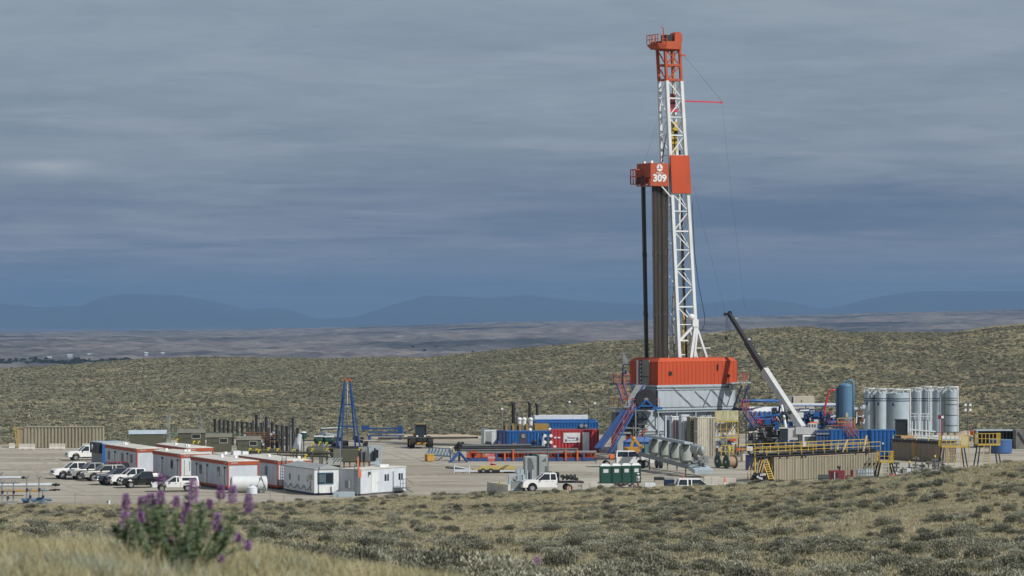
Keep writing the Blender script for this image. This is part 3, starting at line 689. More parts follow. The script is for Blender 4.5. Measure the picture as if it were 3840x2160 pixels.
for x in (.1, 3.1, 6.2, 9.4, 12.6): m.beam((x, .1, 9.1 if x in (.1, 12.6) else 5.9), (x, .1, 0 if x < 9 else 4.4), .14)
for y in (3, 6.8): m.beam((.1, y, 9.1), (.1, y, 0), .18)
m.beam((-2.8, .5, 0), (-2.8, .5, 5.8), .2)
m.bx(-3, 13, 1.0, 7.2, 0, .3)
m.build('frame', SILO, rig)
m = MB()
for a, b, z0, z1 in ((2.3, 5.9, 9.0, 6.1), (6.0, 8.8, 8.4, 6.1), (8.8, 11.3, 8.6, 6.1), (8.6, 7.3, 8.6, 6.1), (12.2, 11.2, 8.5, 6.1), (.4, 2.6, 5.6, 3.2), (-2.2, .9, 5.6, 2.2), (.9, -2.2, 5.6, 3.0), (6.0, 7.6, 5.5, 4.5), (7.6, 8.8, 4.4, 5.5), (9.2, 10.4, 5.5, 4.4), (10.2, 11.6, 4.4, 5.5), (3.2, 5.2, 5.5, 3.6)):
    m.beam((a, -.04, z0), (b, -.04, z1), .07) if a > -.5 and z0 > 6 else m.beam((a, .44, z0), (b, .44, z1), .09)
for z in (8.9, 6.22, 5.78, 2.9): m.beam((-.2 if z > 5 else -2.8, -.08 if z > 5 else .36, z), (12.8 if z > 3 else 2.6, -.08 if z > 5 else .36, z), .05, .09)
m.build('cross_brace', GREYD, rig)
# left floor edge clutter: corrugated inner wall lower left
MB().corr((-.05, 5.6), (-.05, .4), 6.2, 8.9, .5, .06).build('side_enclosure', GREYM, rig)
# mast
zt, zb = 51.0, 12.0
def leg(px_t, px_b, ly_t, ly_b):
    return (Vector((R.lx(px_t, ly_t), ly_t, zt)), Vector((R.lx(px_b, ly_b), ly_b, zb - 2.7)))
FLt, FLb = leg(2500, 2551, 2.1, 1.9); FRt, FRb = leg(2554, 2620, 2.1, 1.9)
dt, db = 2.0, 3.0
BLt = FLt + Vector((.05, dt, 0)); BLb = FLb + Vector((0, db, 0)); BRt = FRt + Vector((.05, dt, 0)); BRb = FRb + Vector((0, db, 0))
def on(t, b, z): return b.lerp(t, (z - b.z) / (t.z - b.z))
zk = R.z(1214, 6, 2)
mast = MB().beam(FLb, FLt, .46).build('mast', WHITE, rig)
m = MB(); m.beam(on(FRt, FRb, zk), FRt, .46); m.build('mast_leg', WHITE, mast)
m = MB(); m.beam(BLb, BLt, .38); m.build('mast_leg', WHITE, mast)
m = MB(); m.beam(on(BRt, BRb, zk), BRt, .38); m.build('mast_leg', WHITE, mast)
class BR:
    def beam(s, a, b, w, h=None): MB().beam(a, b, w, h).build('mast_brace', WHITE, mast)
m = BR(); ys = [301, 370, 440, 508, 583, 725, 792, 867, 937, 1009, 1077, 1150, 1217, 1277, 1330]
zs = [R.z(y, 5.5, 2) for y in ys]
for i, z in enumerate(zs):
    m.beam(on(FLt, FLb, z), on(FRt, FRb, z) if z > zk - 1 else on(FLt, FLb, z) + Vector((1.6 if i == 13 else 1.0, 0, 0)), .2 if i % 2 else .13)
    if z > zk - 1: m.beam(on(BRt, BRb, z), on(FRt, FRb, z), .12)
    m.beam(on(BLt, BLb, z), on(FLt, FLb, z), .12)
    if i < len(zs) - 1 and i != 4:
        z2 = zs[i + 1]
        if z2 > zk - 1:
            (m.beam(on(FLt, FLb, z), on(FRt, FRb, z2), .14) if (i % 2 == 0) != (i > 4) else m.beam(on(FRt, FRb, z), on(FLt, FLb, z2), .14))
            m.beam(on(BLt, BLb, z), on(FLt, FLb, z2), .1) if i % 2 else m.beam(on(FLt, FLb, z), on(BLt, BLb, z2), .1)
            m.beam(on(BRt, BRb, z), on(FRt, FRb, z2), .1) if i % 2 else m.beam(on(FRt, FRb, z), on(BRt, BRb, z2), .1)

K = on(FRt, FRb, zk); KL = on(FLt, FLb, zk)
m = MB(); foot = Vector((R.lx(2576, 1.9), 1.9, zf)); m.beam(K, foot, .42); m.beam(K + Vector((.35, 0, -.2)), foot + Vector((.75, 0, 0)), .3); m.beam(K, (KL.x + .2, 1.9, R.z(1280, 5, 2)), .3)
f2 = (R.lx(2682, 1.9), 1.9, zf); m.beam(K + Vector((.4, 0, -.9)), f2, .3); m.beam((foot.x + 1.4, 1.9, R.z(1305, 8, 2)), (Vector(f2).x - .8, 1.9, R.z(1305, 8, 2)), .12)
m.cb(K.x - .1, K.y - .05, K.z + .1, .95, .5, 1.0); m.sph((K.x - .75, 1.8, K.z + .9), .5, 10, 6)
m.beam(K + Vector((.4, db - 1, -.9)), Vector(f2) + Vector((0, db, 0)), .28); m.beam(K + Vector((0, db, 0)), foot + Vector((0, db, 0)), .3)
m.build('mast_foot', WHITE, mast)
# orange mast top
zc = R.z(186, 5, 2)
TLt = Vector((R.lx(2494, 2.15), 2.15, zc)); TRt = Vector((R.lx(2549, 2.15), 2.15, zc)); TLb_, TRb_ = FLt, FRt
m = MB()
for a, b in ((FLt, TLt), (FRt, TRt), (BLt, TLt + Vector((0, dt, 0))), (BRt, TRt + Vector((0, dt, 0)))): m.beam(a + Vector((0, 0, .02)), b, .34)
for z in (zt + .15, R.z(245, 5, 2), zc): 
    l = on(TLt, FLt, z); r_ = on(TRt, FRt, z); m.beam(l, r_, .3); m.beam(l + Vector((0, dt, 0)), r_ + Vector((0, dt, 0)), .25); m.beam(l, l + Vector((0, dt, 0)), .25); m.beam(r_, r_ + Vector((0, dt, 0)), .25)
z1 = R.z(245, 5, 2); l0, r0, l1, r1 = FLt, FRt, on(TLt, FLt, z1), on(TRt, FRt, z1)
m.beam(l1, TRt, .16); m.beam(r1, TLt, .16); m.beam(r1, l0, .16); m.cb((TLt.x + TRt.x) / 2 + .1, 2.1, (z1 + zc) / 2, .5, .25, .5)
m.beam(l1 + Vector((0, dt, 0)), l0, .14); m.beam(l1, TLt + Vector((0, dt, 0)), .14)
crown_sec = m.build('mast_top', ORANGE2, rig)
cxl, cxr = R.lx(2482, 1.6), R.lx(2556, 1.6)
m = MB().bx(cxl, cxr, 1.6, 4.5, zc, R.z(157, 5, 2)); crown = m.build('crown_block', ORANGE2, rig)
zc2 = R.z(157, 5, 2)
cx = R.lx(2537, 2.4); m = MB(); pts = [(cx + .62 * math.cos(t), zc2 + .75 + .62 * math.sin(t)) for t in np.linspace(0, PI, 9)]
m.prof([(cx - .62, zc2), (cx - .62, zc2 + .75)] + pts[::-1] + [(cx + .62, zc2)], 1.9, 3.3); m.build('sheave_housing', ORANGE2, crown)
cx = R.lx(2504, 2.4); MB().cb(cx, 2.7, zc2 + .45, .9, 1.5, .85).build('crown_sheave', BLACK, crown)
m = MB(); x0, x1 = R.lx(2455, 2.2), R.lx(2489, 2.2); m.bx(x0, x1, 1.4, 4.2, R.z(167, 4, 2) - .1, R.z(167, 4, 2)); m.taper(x0 + .5, x1, 1.6, 4, R.z(185, 4, 2), x0, x1, 1.4, 4.2, R.z(168, 4, 2) - .1)
rail(m, [(x1, 1.4, R.z(167, 4, 2)), (x0, 1.4, R.z(167, 4, 2)), (x0, 4.2, R.z(167, 4, 2)), (x1, 4.2, R.z(167, 4, 2))], 1.25, .07, .7)
x = R.lx(2488, 1.6); m.beam((x, 1.6, zc2 - .4), (x, 1.6, R.z(108, 4, 2)), .1); m.beam((x, 1.6, R.z(108, 4, 2)), (x - .35, 1.6, R.z(106, 4, 2)), .1); m.build('crown_platform', ORANGE2, crown)
# orange windscreen panel on the mast front
a0 = R.z(583, 5, 2); a1 = R.z(725, 5, 2)
xl0, xr0, xl1, xr1 = R.lx(2512, 1.7), R.lx(2583, 1.7), R.lx(2518, 1.7), R.lx(2591, 1.7)
MB().hexa([(xl1, 1.55, a1), (xr1, 1.55, a1), (xr1, 1.68, a1), (xl1, 1.68, a1), (xl0, 1.55, a0), (xr0, 1.55, a0), (xr0, 1.68, a0), (xl0, 1.68, a0)]).build('wind_panel', ORANGE, rig)
# racking board
bf = 1.2; xa, xb = R.lx(2440, bf), R.lx(2507, bf); zA, zB = R.z(697, xa, bf), R.z(611, xa, bf)
bd = R.ly(2388, xa) - bf
m = MB().bx(xa, xb, bf, bf + .12, zA, zB); m.bx(xa, xa + .12, bf + .12, bf + bd, zA + 1.2, zB); m.bx(xa + .12, xb, bf + bd - .12, bf + bd, zA + .4, zB)
m.bx(xa, xb, bf + .12, bf + bd, zA + .02, zA + .14); m.bx(xa + .12, xb, bf + .12, bf + bd - .12, zB - .1, zB - .02)
for k in range(4): y = bf + .6 + k * .95; m.beam((xa + .06, y, zA), (xa + .06, y, zA + 1.2), .16)
board = m.build('racking_board', ORANGE2, rig)
m = MB(); x2 = R.lx(2365, bf + bd); x1 = R.lx(2390, bf + bd); yy = bf + bd
m.bx(x2, xa, yy - 1.3, yy, zA + .25, zA + .35); rail(m, [(xa, yy - 1.3, zA + .3), (x2, yy - 1.3, zA + .3), (x2, yy, zA + .3), (xa, yy, zA + .3)], 2.0, .12, .8); m.build('side_platform', ORANGE2, board)
m = MB(); y = bf + 1.6
for k in range(3): m.bx(xa - .06, xa, y + k * .85, y + .4 + k * .85, zA + .2, zA + 1.5)
m.build('board_opening', BLACK, board)
sgx = (xa + xb) / 2; sgz = zA + .95
text('309', 1.36, 'rig_number', WHITE, board, (sgx, bf - .02, sgz + .1), (PI / 2, 0, 0), .015, .055, 1.08)
text('ENSIGN', .26, 'sign_lettering', WHITE, board, (sgx, bf - .02, zA + 1.78), (PI / 2, 0, 0), .01, .004, 1.2)
m = MB(); lz = zA + 2.5; n = 28; ro = .50
m.cyl((sgx, bf - .03, lz), (sgx, bf, lz), ro, n); em = m.build('sign_emblem', WHITE, board)
m = MB(); m.prof([(sgx - .5, lz - .08), (sgx - .12, lz - .09), (sgx - .04, lz + .40), (sgx + .04, lz + .40), (sgx + .12, lz - .09), (sgx + .5, lz - .08), (sgx + .48, lz - .14), (sgx - .48, lz - .14)][::-1], bf - .05, bf - .03); m.build('emblem_mark', RED, em)
MB().cb(sgx - .3, bf + 1.6, zB + .2, .35, .35, .4).build('board_light', LAMPC, board); MB().cb(R.lx(2415, 3.5), 3.5, zB + .15, .3, .4, .3).build('board_light', LAMPC, board)
m = MB(); m.beam((R.lx(2482, bf), bf + .1, zA), (R.lx(2517, 1.6), 1.8, R.z(738, 5, 2)), .16); m.build('board_strut', WHITE, board)
# arm on the right of the mast
m = MB(); za = R.z(380, 7, 2); xs, xe = R.lx(2566, 2), R.lx(2706, 2); m.beam((xs, 2, za), (xe, 2, za), .17); m.add([(xe, 1.95, za - .12), (xe + .0, 2.05, za - .12), (xe - .6, 2, za + .3)], [(0, 1, 2)]); m.cb(xe, 2, za, .22, .2, .3); arm = m.build('mast_arm', RED, rig)
m = MB(); xq = R.lx(2560, 2); zq = R.z(208, 6, 2); m.beam((xq - .4, 2, zq), (xq + .4, 2, zq + .02), .22); m.build('arm_bracket', ORANGE2, arm)
def wire(name, lab, pts, r=.018, mt=None):
    o = MB().path(pts, r, 5).build(name, mt or CABLE); return tag(o, lab, 'cable')
def wR(px, py, ly=2.0): x = R.lx(px, ly); w = R.w(x, ly); return (w[0], w[1], zz(py, w[1]))
def sag(a, b, s, n=10): return [tuple(np.array(a) * (1 - t) + np.array(b) * t - np.array([0, 0, 4 * s * t * (1 - t)])) for t in np.linspace(0, 1, n)]
wire('guy_wire', 'straight stay wire from mast head to tip of the red arm', [wR(2566, 210), wR(2704, 376)], .018)
wire('guy_wire', 'thin wire dropping from the tip of the red arm', sag(wR(2706, 385), wR(2792, 1150), .5), .01)
wire('guy_wire', 'second thin wire right of the mast slanting to the ground', sag(wR(2600, 700), (gx(2850, 470), 470, 0), .5), .010)
wire('guy_wire', 'faint wire left of the racking board running up to the mast', sag(wR(2500, 330), wR(2412, 620), .3), .010)
wire('kelly_hose', 'black service hose looping down the right side of the mast', [wR(*p) for p in ((2596, 760), (2600, 860), (2606, 960), (2618, 1060), (2632, 1130), (2643, 1185), (2642, 1215), (2634, 1235), (2622, 1243))], .05, DPIPE)
wire('power_cable', 'black cable bundle hanging left of the mast above the racking board', [wR(*p, 3.2) for p in ((2500, 500), (2492, 540), (2486, 580), (2484, 610))], .08, DPIPE)
# travelling gear hanging inside the mast
tb = T('travelling_block', 'dark red travelling block hanging in the upper mast', 'hoist block', (*R.w(R.lx(2518, 3), 3.0), zz(420, 440)), 30)
m = MB().cb(0, 0, 1.3, .95, .6, 1.5); m.cyl((0, -.35, 2.1), (0, .35, 2.1), .48, 14); m.build('block_housing', MAROON, tb); MB().cb(.1, -.1, .25, 1.2, .7, .45).build('hook', RED, tb)
td = T('top_drive', 'yellow top drive hanging below the travelling block', 'top drive', (*R.w(R.lx(2526, 3), 3.0), zz(560, 440)), 30)
m = MB().cb(0, 0, 3.0, .95, .8, 1.6).cb(-.2, 0, 1.6, .5, .5, 1.6).cb(.25, -.1, .9, .35, .4, 2.2).cyl((-.1, 0, -1.0), (-.1, 0, 1), .14); m.build('motor_housing', YEL, td)
m = MB().cb(.1, -.45, 2.3, .5, .2, .6).cb(-.3, -.3, 3.3, .3, .3, .6).cyl((.05, -.2, .4), (.05, -.2, 2), .12).cb(-.5, .2, 1.2, .25, .4, 1.9); m.build('pipe_handler', BLACK, td)
m = MB()
for k in (-.25, .1): m.path([(*R.w(R.lx(2526, 3.4) + k, 3.4), zc), (*R.w(R.lx(2528, 3.4) + k, 3.4), zz(430, 440))], .05, 5)
tag(m.build('drilling_line', YEL), 'drilling line strung from the crown down to the block', 'cable')
o = MB().beam((*R.w(R.lx(2548, 4.4), 4.4), zz(560, 440)), (*R.w(R.lx(2577, 4.0), 4.0), 9.4), .3, .24).build('torque_rail', BLACK, None); tag(o, 'dark guide rail standing inside the mast full height', 'guide rail')
o = MB().path([wR(2530, 1060, 3.5), wR(2524, 1130, 3.5), wR(2522, 1210, 3.5), wR(2528, 1290, 3.5), wR(2530, 1335, 3.5)], .16, 6).build('mud_hose', GREYM); tag(o, 'grey mud hose between pipe stands and mast foot', 'hose')
o = MB().path([wR(2556, 1160, 2.6), wR(2564, 1190, 2.6), wR(2562, 1260, 2.6), wR(2566, 1335, 2.6)], .14, 6).build('hydraulic_ram', YEL); tag(o, 'yellow hydraulic tool standing inside the mast foot', 'tool')
# pipe stands
zt1 = R.z(690, 2, 2); proto = None; rr = random.Random(3)
def stand(x0, y0, x1, y1, lab, grp, r=.068):
    a = Vector((x0, y0, zf + .05)); b = Vector((x1, y1, zt1 + rr.uniform(-.5, .6))); m = MB().cyl(a, b, r, 6)
    for t in (.35, .65):
        c = a.lerp(b, t + rr.uniform(-.006, .006)); e = (b - a).normalized() * .3; m.cyl(c - e, c + e, r * 1.35, 6)
    tag(m.build('pipe_stand', PIPE if rr.random() < .65 else DPIPE, None), lab, 'drill pipe', grp)
for j in range(4):
    for i in range(13):
        f = (i + .5 + (.5 if j % 2 else 0)) / 13.5; yb = 2.0 + j * .24
        xb0, xb1 = R.lx(2452, yb), R.lx(2508, yb); xt0, xt1 = R.lx(2443, yb), R.lx(2506, yb)
        p0 = R.w(xb0 + (xb1 - xb0) * f, yb); p1 = R.w(xt0 + (xt1 - xt0) * f, yb)
        stand(*p0, *p1, 'steel drill pipe stand in the dense bundle racked left of the mast', 'drill pipe stands in the dense bundle')
for k in range(4):
    p0 = R.w(R.lx(2426, 5) + (k % 2) * .22, 5 + (k // 2) * .25); p1 = R.w(R.lx(2411, 5) + (k % 2) * .26, 5 + (k // 2) * .25)
    stand(*p0, *p1, 'dark drill collar stand in the slim pair group at far left', 'drill collar stands left of the bundle', .13)
# left platforms, ramp and stairs (thing of their own, bolted modules)
lp = T('hose_reel_platform', 'blue side platform with red rails holding the big black hose reel', 'platform', (0, 0, 0))
def seg(px, py, D): return (gx(px, D), D, zz(py, D))
D0 = 433; a = Vector(seg(2352, 1533, D0)); b = Vector(seg(2472, 1530, D0 + 1.5)); m = MB().beam(a, b, 2.4, .32); m.build('deck', BLUE, lp)
m = MB(); zp = a.z + .16; rail(m, [(a.x, D0 - 1.15, zp), (b.x, D0 + .35, zp)], 1.15, .07, 1.1); rail(m, [(a.x - 2.4, D0 + .8, zp), (a.x, D0 - 1.15, zp)], 1.15, .07, .7); m.build('guard_rail', REDR, lp)
m = MB(); m.beam((a.x - 2.6, D0 + 1.4, a.z), (a.x + .2, D0, a.z), 1.6, .25)
for px, D in ((2338, 432), (2384, 432)): m.beam((gx(px, D), D, 0), (gx(px, D), D, a.z), .18)
m.beam((gx(2338, 431.5), 431.5, 3.6), (gx(2400, 431.5), 431.5, 3.6), .16); m.build('post', GREYM, lp)
reel = T('hose_reel', 'big black hose reel on a blue stand above the side platform', 'hose reel', (gx(2421, 432.8), 432.8, zp), 8)
m = MB(); rc = zz(1499, 432.8) - zp; m.cyl((0, -.35, rc), (0, .35, rc), 1.25, 24); m.cyl((0, -.5, rc), (0, -.35, rc), 1.42, 28); m.cyl((0, .35, rc), (0, .5, rc), 1.42, 28); m.build('drum', BLACK, reel)
MB().cyl((0, -.56, rc), (0, -.5, rc), .3, 10).build('hub', GREYM, reel)
m = MB(); m.beam((-1.1, -.6, 0), (0, -.6, rc), .2); m.beam((1.1, -.6, 0), (0, -.6, rc), .2); m.beam((-.9, -.6, .25), (1, -.6, .25), .2); m.build('stand', BLUE, reel)
vd = T('pipe_ramp', 'weathered blue pipe ramp rising from the catwalk to the rig floor', 'ramp', (0, 0, 0))
A0 = Vector(seg(2242, 1682, 425)); A1 = Vector(seg(2346, 1540, 431)); A2 = Vector(seg(2404, 1446, 437.5))
m = MB().beam(A0, A1, 1.1, .25); m.build('ramp_slide', BLUED, vd); m = MB().beam(A1 + Vector((.3, .5, .3)), A2, 1.3, .25); m.build('ramp_slide', GREYM, vd)
m = MB(); sd = Vector((.55, -.75, 0))
for s in (-1, 1): m.beam(A0 + sd * .6 * s, A1 + sd * .6 * s, .14, .4); m.beam(A1 + Vector((.3, .5, .3)) + sd * .68 * s, A2 + sd * .68 * s, .14, .4)
m.build('ramp_side', BLUED, vd)
ls = T('steel_stairs', 'blue steel stairs with red handrail beside the pipe ramp', 'stairs', (0, 0, 0))
stairs(ls, A0 + Vector((1.5, -1.2, -.5)), A1 + Vector((.75, -1.1, -.3)), .75, sd, BLUE, BLUED, REDR, 20)
ls = T('steel_stairs', 'blue steel stairs climbing from side platform to the left end of the rig floor', 'stairs', (0, 0, 0))
stairs(ls, seg(2349, 1512, 434), seg(2326, 1441, 436), .9, (1, .3), BLUE, ORANGE2, REDR, 14)
up = T('landing', 'small landing with red rails left of the orange wind wall', 'platform', (0, 0, 0))
a = Vector(seg(2300, 1440, 437)); b = Vector(seg(2362, 1440, 439)); MB().beam(a, b, 1.6, .2).build('deck', NAVY, up)
m = MB(); rail(m, [(a.x, 436.2, a.z + .1), (b.x, 438.2, a.z + .1)], 1.15, .07, .7); rail(m, [(a.x, 437.8, a.z + .1), (a.x, 436.2, a.z + .1)], 1.15, .07, .8); m.build('guard_rail', REDR, up)
m = MB(); c = Vector(seg(2336, 1440, 437)); m.path([c, c + Vector((0, 0, 2.5)), c + Vector((.15, 0, 2.68)), c + Vector((.9, .3, 2.68))], .09, 6); m.cb(c.x + .35, 437, c.z + 1.6, .3, .2, .5); m.build('gooseneck', NAVY, up)
fl = MB().beam(seg(2340, 1350, 440), seg(2360, 1440, 440), .05); fl.add([seg(2336, 1315, 440), seg(2356, 1355, 440), seg(2350, 1368, 440), seg(2336, 1362, 440), (gx(2340, 440.4), 440.4, zz(1330, 440.4))], [(0, 1, 2, 3), (0, 4, 2)]); tag(fl.build('flag', GREYM), 'small grey flag on a pole left of the wind wall', 'flag')
cabn = T('electrical_cabinet', 'tall grey cabinet standing below the blue side platform', 'cabinet', (gx(2326, 430), 430, 0), 20)
m = MB().bx(-.65, .6, -.5, .7, .15, 2.9); m.build('body', GREYM, cabn, .03); MB().bx(-.9, 1.2, -.7, 1, 2.92, 3.1).build('shelf', GREYM, cabn); MB().bx(-.5, .4, -.53, -.5, .4, 2.6).build('door', mat('cabinet_door', (.3, .33, .33), .5), cabn)
# dark machinery under left platform
mu = T('choke_manifold', 'tangle of dark pipes and hoses under the blue side platform', 'manifold', (gx(2385, 434), 434, 0), 20)
m = MB(); r_ = random.Random(5)
for k in range(16): x, y = r_.uniform(-2.2, 1.6), r_.uniform(-.5, 1.5); m.cyl((x, y, .1), (x, y, r_.uniform(2.5, 5.4)), .09, 6)
for k in range(14): z = r_.uniform(.5, 5); m.cyl((-2.3, r_.uniform(-.4, 1), z), (1.6, r_.uniform(-.4, 1), z + r_.uniform(-.3, .3)), .1, 6)
m.bx(-2.4, 1.8, 1.2, 3, .1, 5.6); m.build('pipework', GREYD, mu)
m = MB(); m.path([(0, -.8, 1.6), (.3, -.9, 2.6), (.9, -.9, 3.2), (1.4, -.8, 3.3)], .08, 6); m.path([(-1.6, -.7, 1), (-1.5, -.8, 2.2), (-.9, -.9, 2.5)], .07, 6); m.build('hose', ORANGE, mu)
m = MB(); m.add([(-.5, -.9, 1.6), (-.1, -1, 2.2), (.3, -.9, 3.8), (.1, -.8, 2.5)], [(0, 1, 2, 3)]).cb(-.7, -.9, 1.3, .4, .3, .5); m.build('tarp_scrap', INSUL, mu)
m = MB()
for k in range(6): m.cb(r_.uniform(-2, 2.6), r_.uniform(-1.3, -.6), r_.uniform(.3, 2.4), .35, .3, .35)
m.build('valve', RED, mu)
# right platform and stairs
rp = T('landing', 'grey landing with red rails right of the orange wind wall', 'platform', (0, 0, 0))
a = Vector(seg(2730, 1437, 441)); b = Vector(seg(2810, 1434, 444)); MB().beam(a, b, .6, .14).build('deck', SILO, rp)
m = MB(); rail(m, [(a.x + 1.6, 440.3, a.z + .14), (b.x, 443, a.z + .14), (b.x - .8, 445, a.z + .14)], 1.15, .06, .7); m.build('guard_rail', REDR, rp)
m = MB(); c = Vector(seg(2803, 1434, 443)); m.cyl(c, c + Vector((0, 0, 3)), .04, 5); m.cb(c.x, c.y, c.z + 3, .3, .25, .35); m.cyl(c + Vector((-.2, 0, -9)), c + Vector((-.2, 0, 0)), .07, 6); m.build('light_pole', GREYM, rp)
MB().bx(a.x + .2, a.x + 1.2, 441.1, 441.6, a.z - .8, a.z - .09).build('undercarriage', GREYD, rp)
ls = T('steel_stairs', 'dark upper flight of stairs on the right of the rig', 'stairs', (0, 0, 0)); stairs(ls, seg(2764, 1530, 442), seg(2795, 1446, 443), 1.0, (1, -.3), NAVY, GREYD, None, 12)
ml = T('landing', 'dark blue middle landing with red rails right of the rig', 'platform', (0, 0, 0))
a = Vector(seg(2765, 1535, 441)); b = Vector(seg(2806, 1535, 443)); MB().beam(a, b, 1.8, .3).build('deck', NAVY, ml); m = MB(); rail(m, [(a.x + .5, 440.5, a.z + .15), (b.x, 442, a.z + .15)], 1.15, .07, .6); m.build('guard_rail', REDR, ml)
m = MB()
for px, D in ((2770, 441), (2798, 442)): m.beam((gx(px, D), D, 0), (gx(px, D), D, a.z), .14)
m.build('post', NAVY, ml)
ls = T('steel_stairs', 'long blue lower flight of stairs with red handrail right of the rig', 'stairs', (0, 0, 0)); stairs(ls, seg(2886, 1672, 433), seg(2798, 1545, 440), 1.0, (1, -.5), BLUED, SILO, REDR, 18)
pl = MB().path([seg(2775, 1503, 444), seg(2900, 1503, 448), seg(2938, 1505, 449), seg(2948, 1511, 449), seg(2951, 1530, 449), seg(2951, 1590, 449)], .22, 10); tag(pl.build('flow_line', BLUE), 'thick blue flow line pipe from the rig to the mud tanks', 'pipe')
# housings standing in front of the rig
def upright(px0, px1, ptop, D, dep, mt, lab, cat='enclosure', pitch=.35, deg=30):
    w = (px1 - px0) * D / F / math.cos(math.radians(deg)); t = T('equipment_housing', lab, cat, (gx(px0, D), D, 0), deg); h = zz(ptop, D)
    m = MB().corrbox(0, w, 0, dep, .1, h, pitch, .05); m.build('body', mt, t); MB().bx(-.04, w + .04, -.04, dep + .04, h - .12, h + .02).build('top_trim', mt, t); return t, w, h
t, w, h = upright(2616, 2684, 1566, 424, .9, BEIGE, 'broad beige panelled housing standing upright before the substructure')
m = MB(); 
for s in (-.2, .2): m.beam((w - .55 + s, -.1, .2), (w - .55 + s, -.1, h - .1), .05)
for k in range(16): m.beam((w - .75, -.1, .4 + k * .3), (w - .35, -.1, .4 + k * .3), .035)
m.build('ladder', GREYM, t)
t, w, h = upright(2588, 2608, 1564, 425, .8, TAN, 'narrow tan upright frame with ladder rungs', 'frame', .3)
m = MB()
for k in range(12): m.bx(.15, w - .1, -.05, 0, .4 + k * .42, .58 + k * .42)
m.build('rung', GREYD, t)
t, w, h = upright(2556, 2586, 1556, 426, .7, INSUL, 'white upright panel with rounded painted shadow beside tan frame')
MB().prof([(.5, .2), (w - .02, .2), (w - .02, h - .8), (w - .35, h - 1.3), (.55, h - 2.2)], -.06, -.052).build('painted_shadow', mat('painted_shade_grey', (.22, .23, .26), .5), t)  # thin grey sheet paints a shadow onto the white panel
t, w, h = upright(2521, 2549, 1562, 427, .7, WHITE, 'white upright housing with orange vertical stripe')
MB().bx(.22, .36, -.07, -.04, .2, h - .5).build('stripe', ORANGE, t); MB().bx(.65, .9, -.07, -.04, .2, h - .6).build('stripe', GREYM, t)
t, w, h = upright(2499, 2513, 1560, 428, .6, mat('blue_grey_panel', (.30, .36, .42), .5), 'slim blue grey upright duct, leftmost of the housings')
for px in (2496, 2517):
    o = MB().cyl((gx(px, 427.2), 427.2, 0), (gx(px, 427.2), 427.2, zz(1558, 427)), .12, 8).build('standpipe', INSUL); tag(o, 'white standpipe %s of the slim blue grey duct' % ('left' if px < 2500 else 'right'), 'pipe')
wire('power_cable', 'pale cable sagging across the beige housing', sag((gx(2602, 423), 423, zz(1618, 423)), (gx(2682, 423), 423, zz(1575, 423)), .5), .03, BEIGE)
# mud gas / bop scaffold to the right
sc = T('scaffold', 'yellow scaffold platform with khaki windbreak beside the substructure', 'scaffold', (gx(2680, 430), 430, 0), 12)
m = MB().bx(.1, 3.3, -.05, .02, zz(1578, 430), zz(1540, 430)); m.build('windbreak', mat('khaki_tarp', (.42, .40, .24), .8, var=.35, scale=3), sc)
m = MB()
for z in (zz(1580, 430), zz(1640, 430)): m.bx(-.1, 3.4, 0, 2, z - .12, z)
for k in range(5): m.beam((k * .8 + .05, 0, 0), (k * .8 + .05, 0, zz(1545, 430)), .07)
rail(m, [(0, 0, zz(1640, 430)), (3.3, 0, zz(1640, 430))], 1.1, .06, .8); m.build('frame', YEL, sc)
m = MB()
for k in range(4): m.beam((k * .8, .1, zz(1585, 430)), (k * .8 + .8, .1, zz(1622, 430)), .07); m.beam((k * .8 + .8, .1, zz(1585, 430)), (k * .8, .1, zz(1622, 430)), .07)
m.build('cross_brace', BLACK, sc)
m = MB().bx(.9, 3.2, 1.2, 2, zz(1632, 430), zz(1590, 430)).bx(.5, 2.9, .9, 1.5, zz(1690, 430), zz(1655, 430)); m.build('backing_sheet', INSUL, sc)
mu = T('hydraulic_unit', 'dark cluster of valves and tanks under the yellow scaffold', 'machinery', (gx(2735, 427), 427, 0), 12); r_ = random.Random(8)
m = MB()
for k in range(14): x = r_.uniform(-1.6, 2.3); m.cyl((x, r_.uniform(0, 1), 0), (x, r_.uniform(0, 1), r_.uniform(.8, 2.4)), r_.uniform(.08, .2), 7)
m.cb(.2, .6, .6, 3.6, 1, 1.0); m.sph((-1, .2, 1.7), .45).sph((.3, .3, 1.9), .4); m.build('pump', GREYD, mu)
m = MB().cb(1.0, -.3, .95, .35, .3, .4).cb(1.7, -.3, 1, .3, .3, .35).cb(.5, 0, 2.2, .9, .3, .3); m.build('valve_cover', ORANGE, mu)
bop = T('crate', 'beige crate on the pad beside the tan tank ladder', 'crate', (gx(2792, 414), 414, 0), 15); m = MB().bx(-.4, .45, -.4, .4, .05, .95).build('box', BEIGE, bop, .03); MB().bx(-.5, .55, -.5, .5, 0, .06).build('pallet', WOODD, bop)
o = T('yellow_barrier', 'short yellow pipe barrier before the workers', 'barrier', (gx(2705, 422), 422, 0), 10); m = MB(); rail(m, [(0, 0, 0), (1.7, 0, 0)], 1.7, .09, .55); m.build('rails', YEL, o)
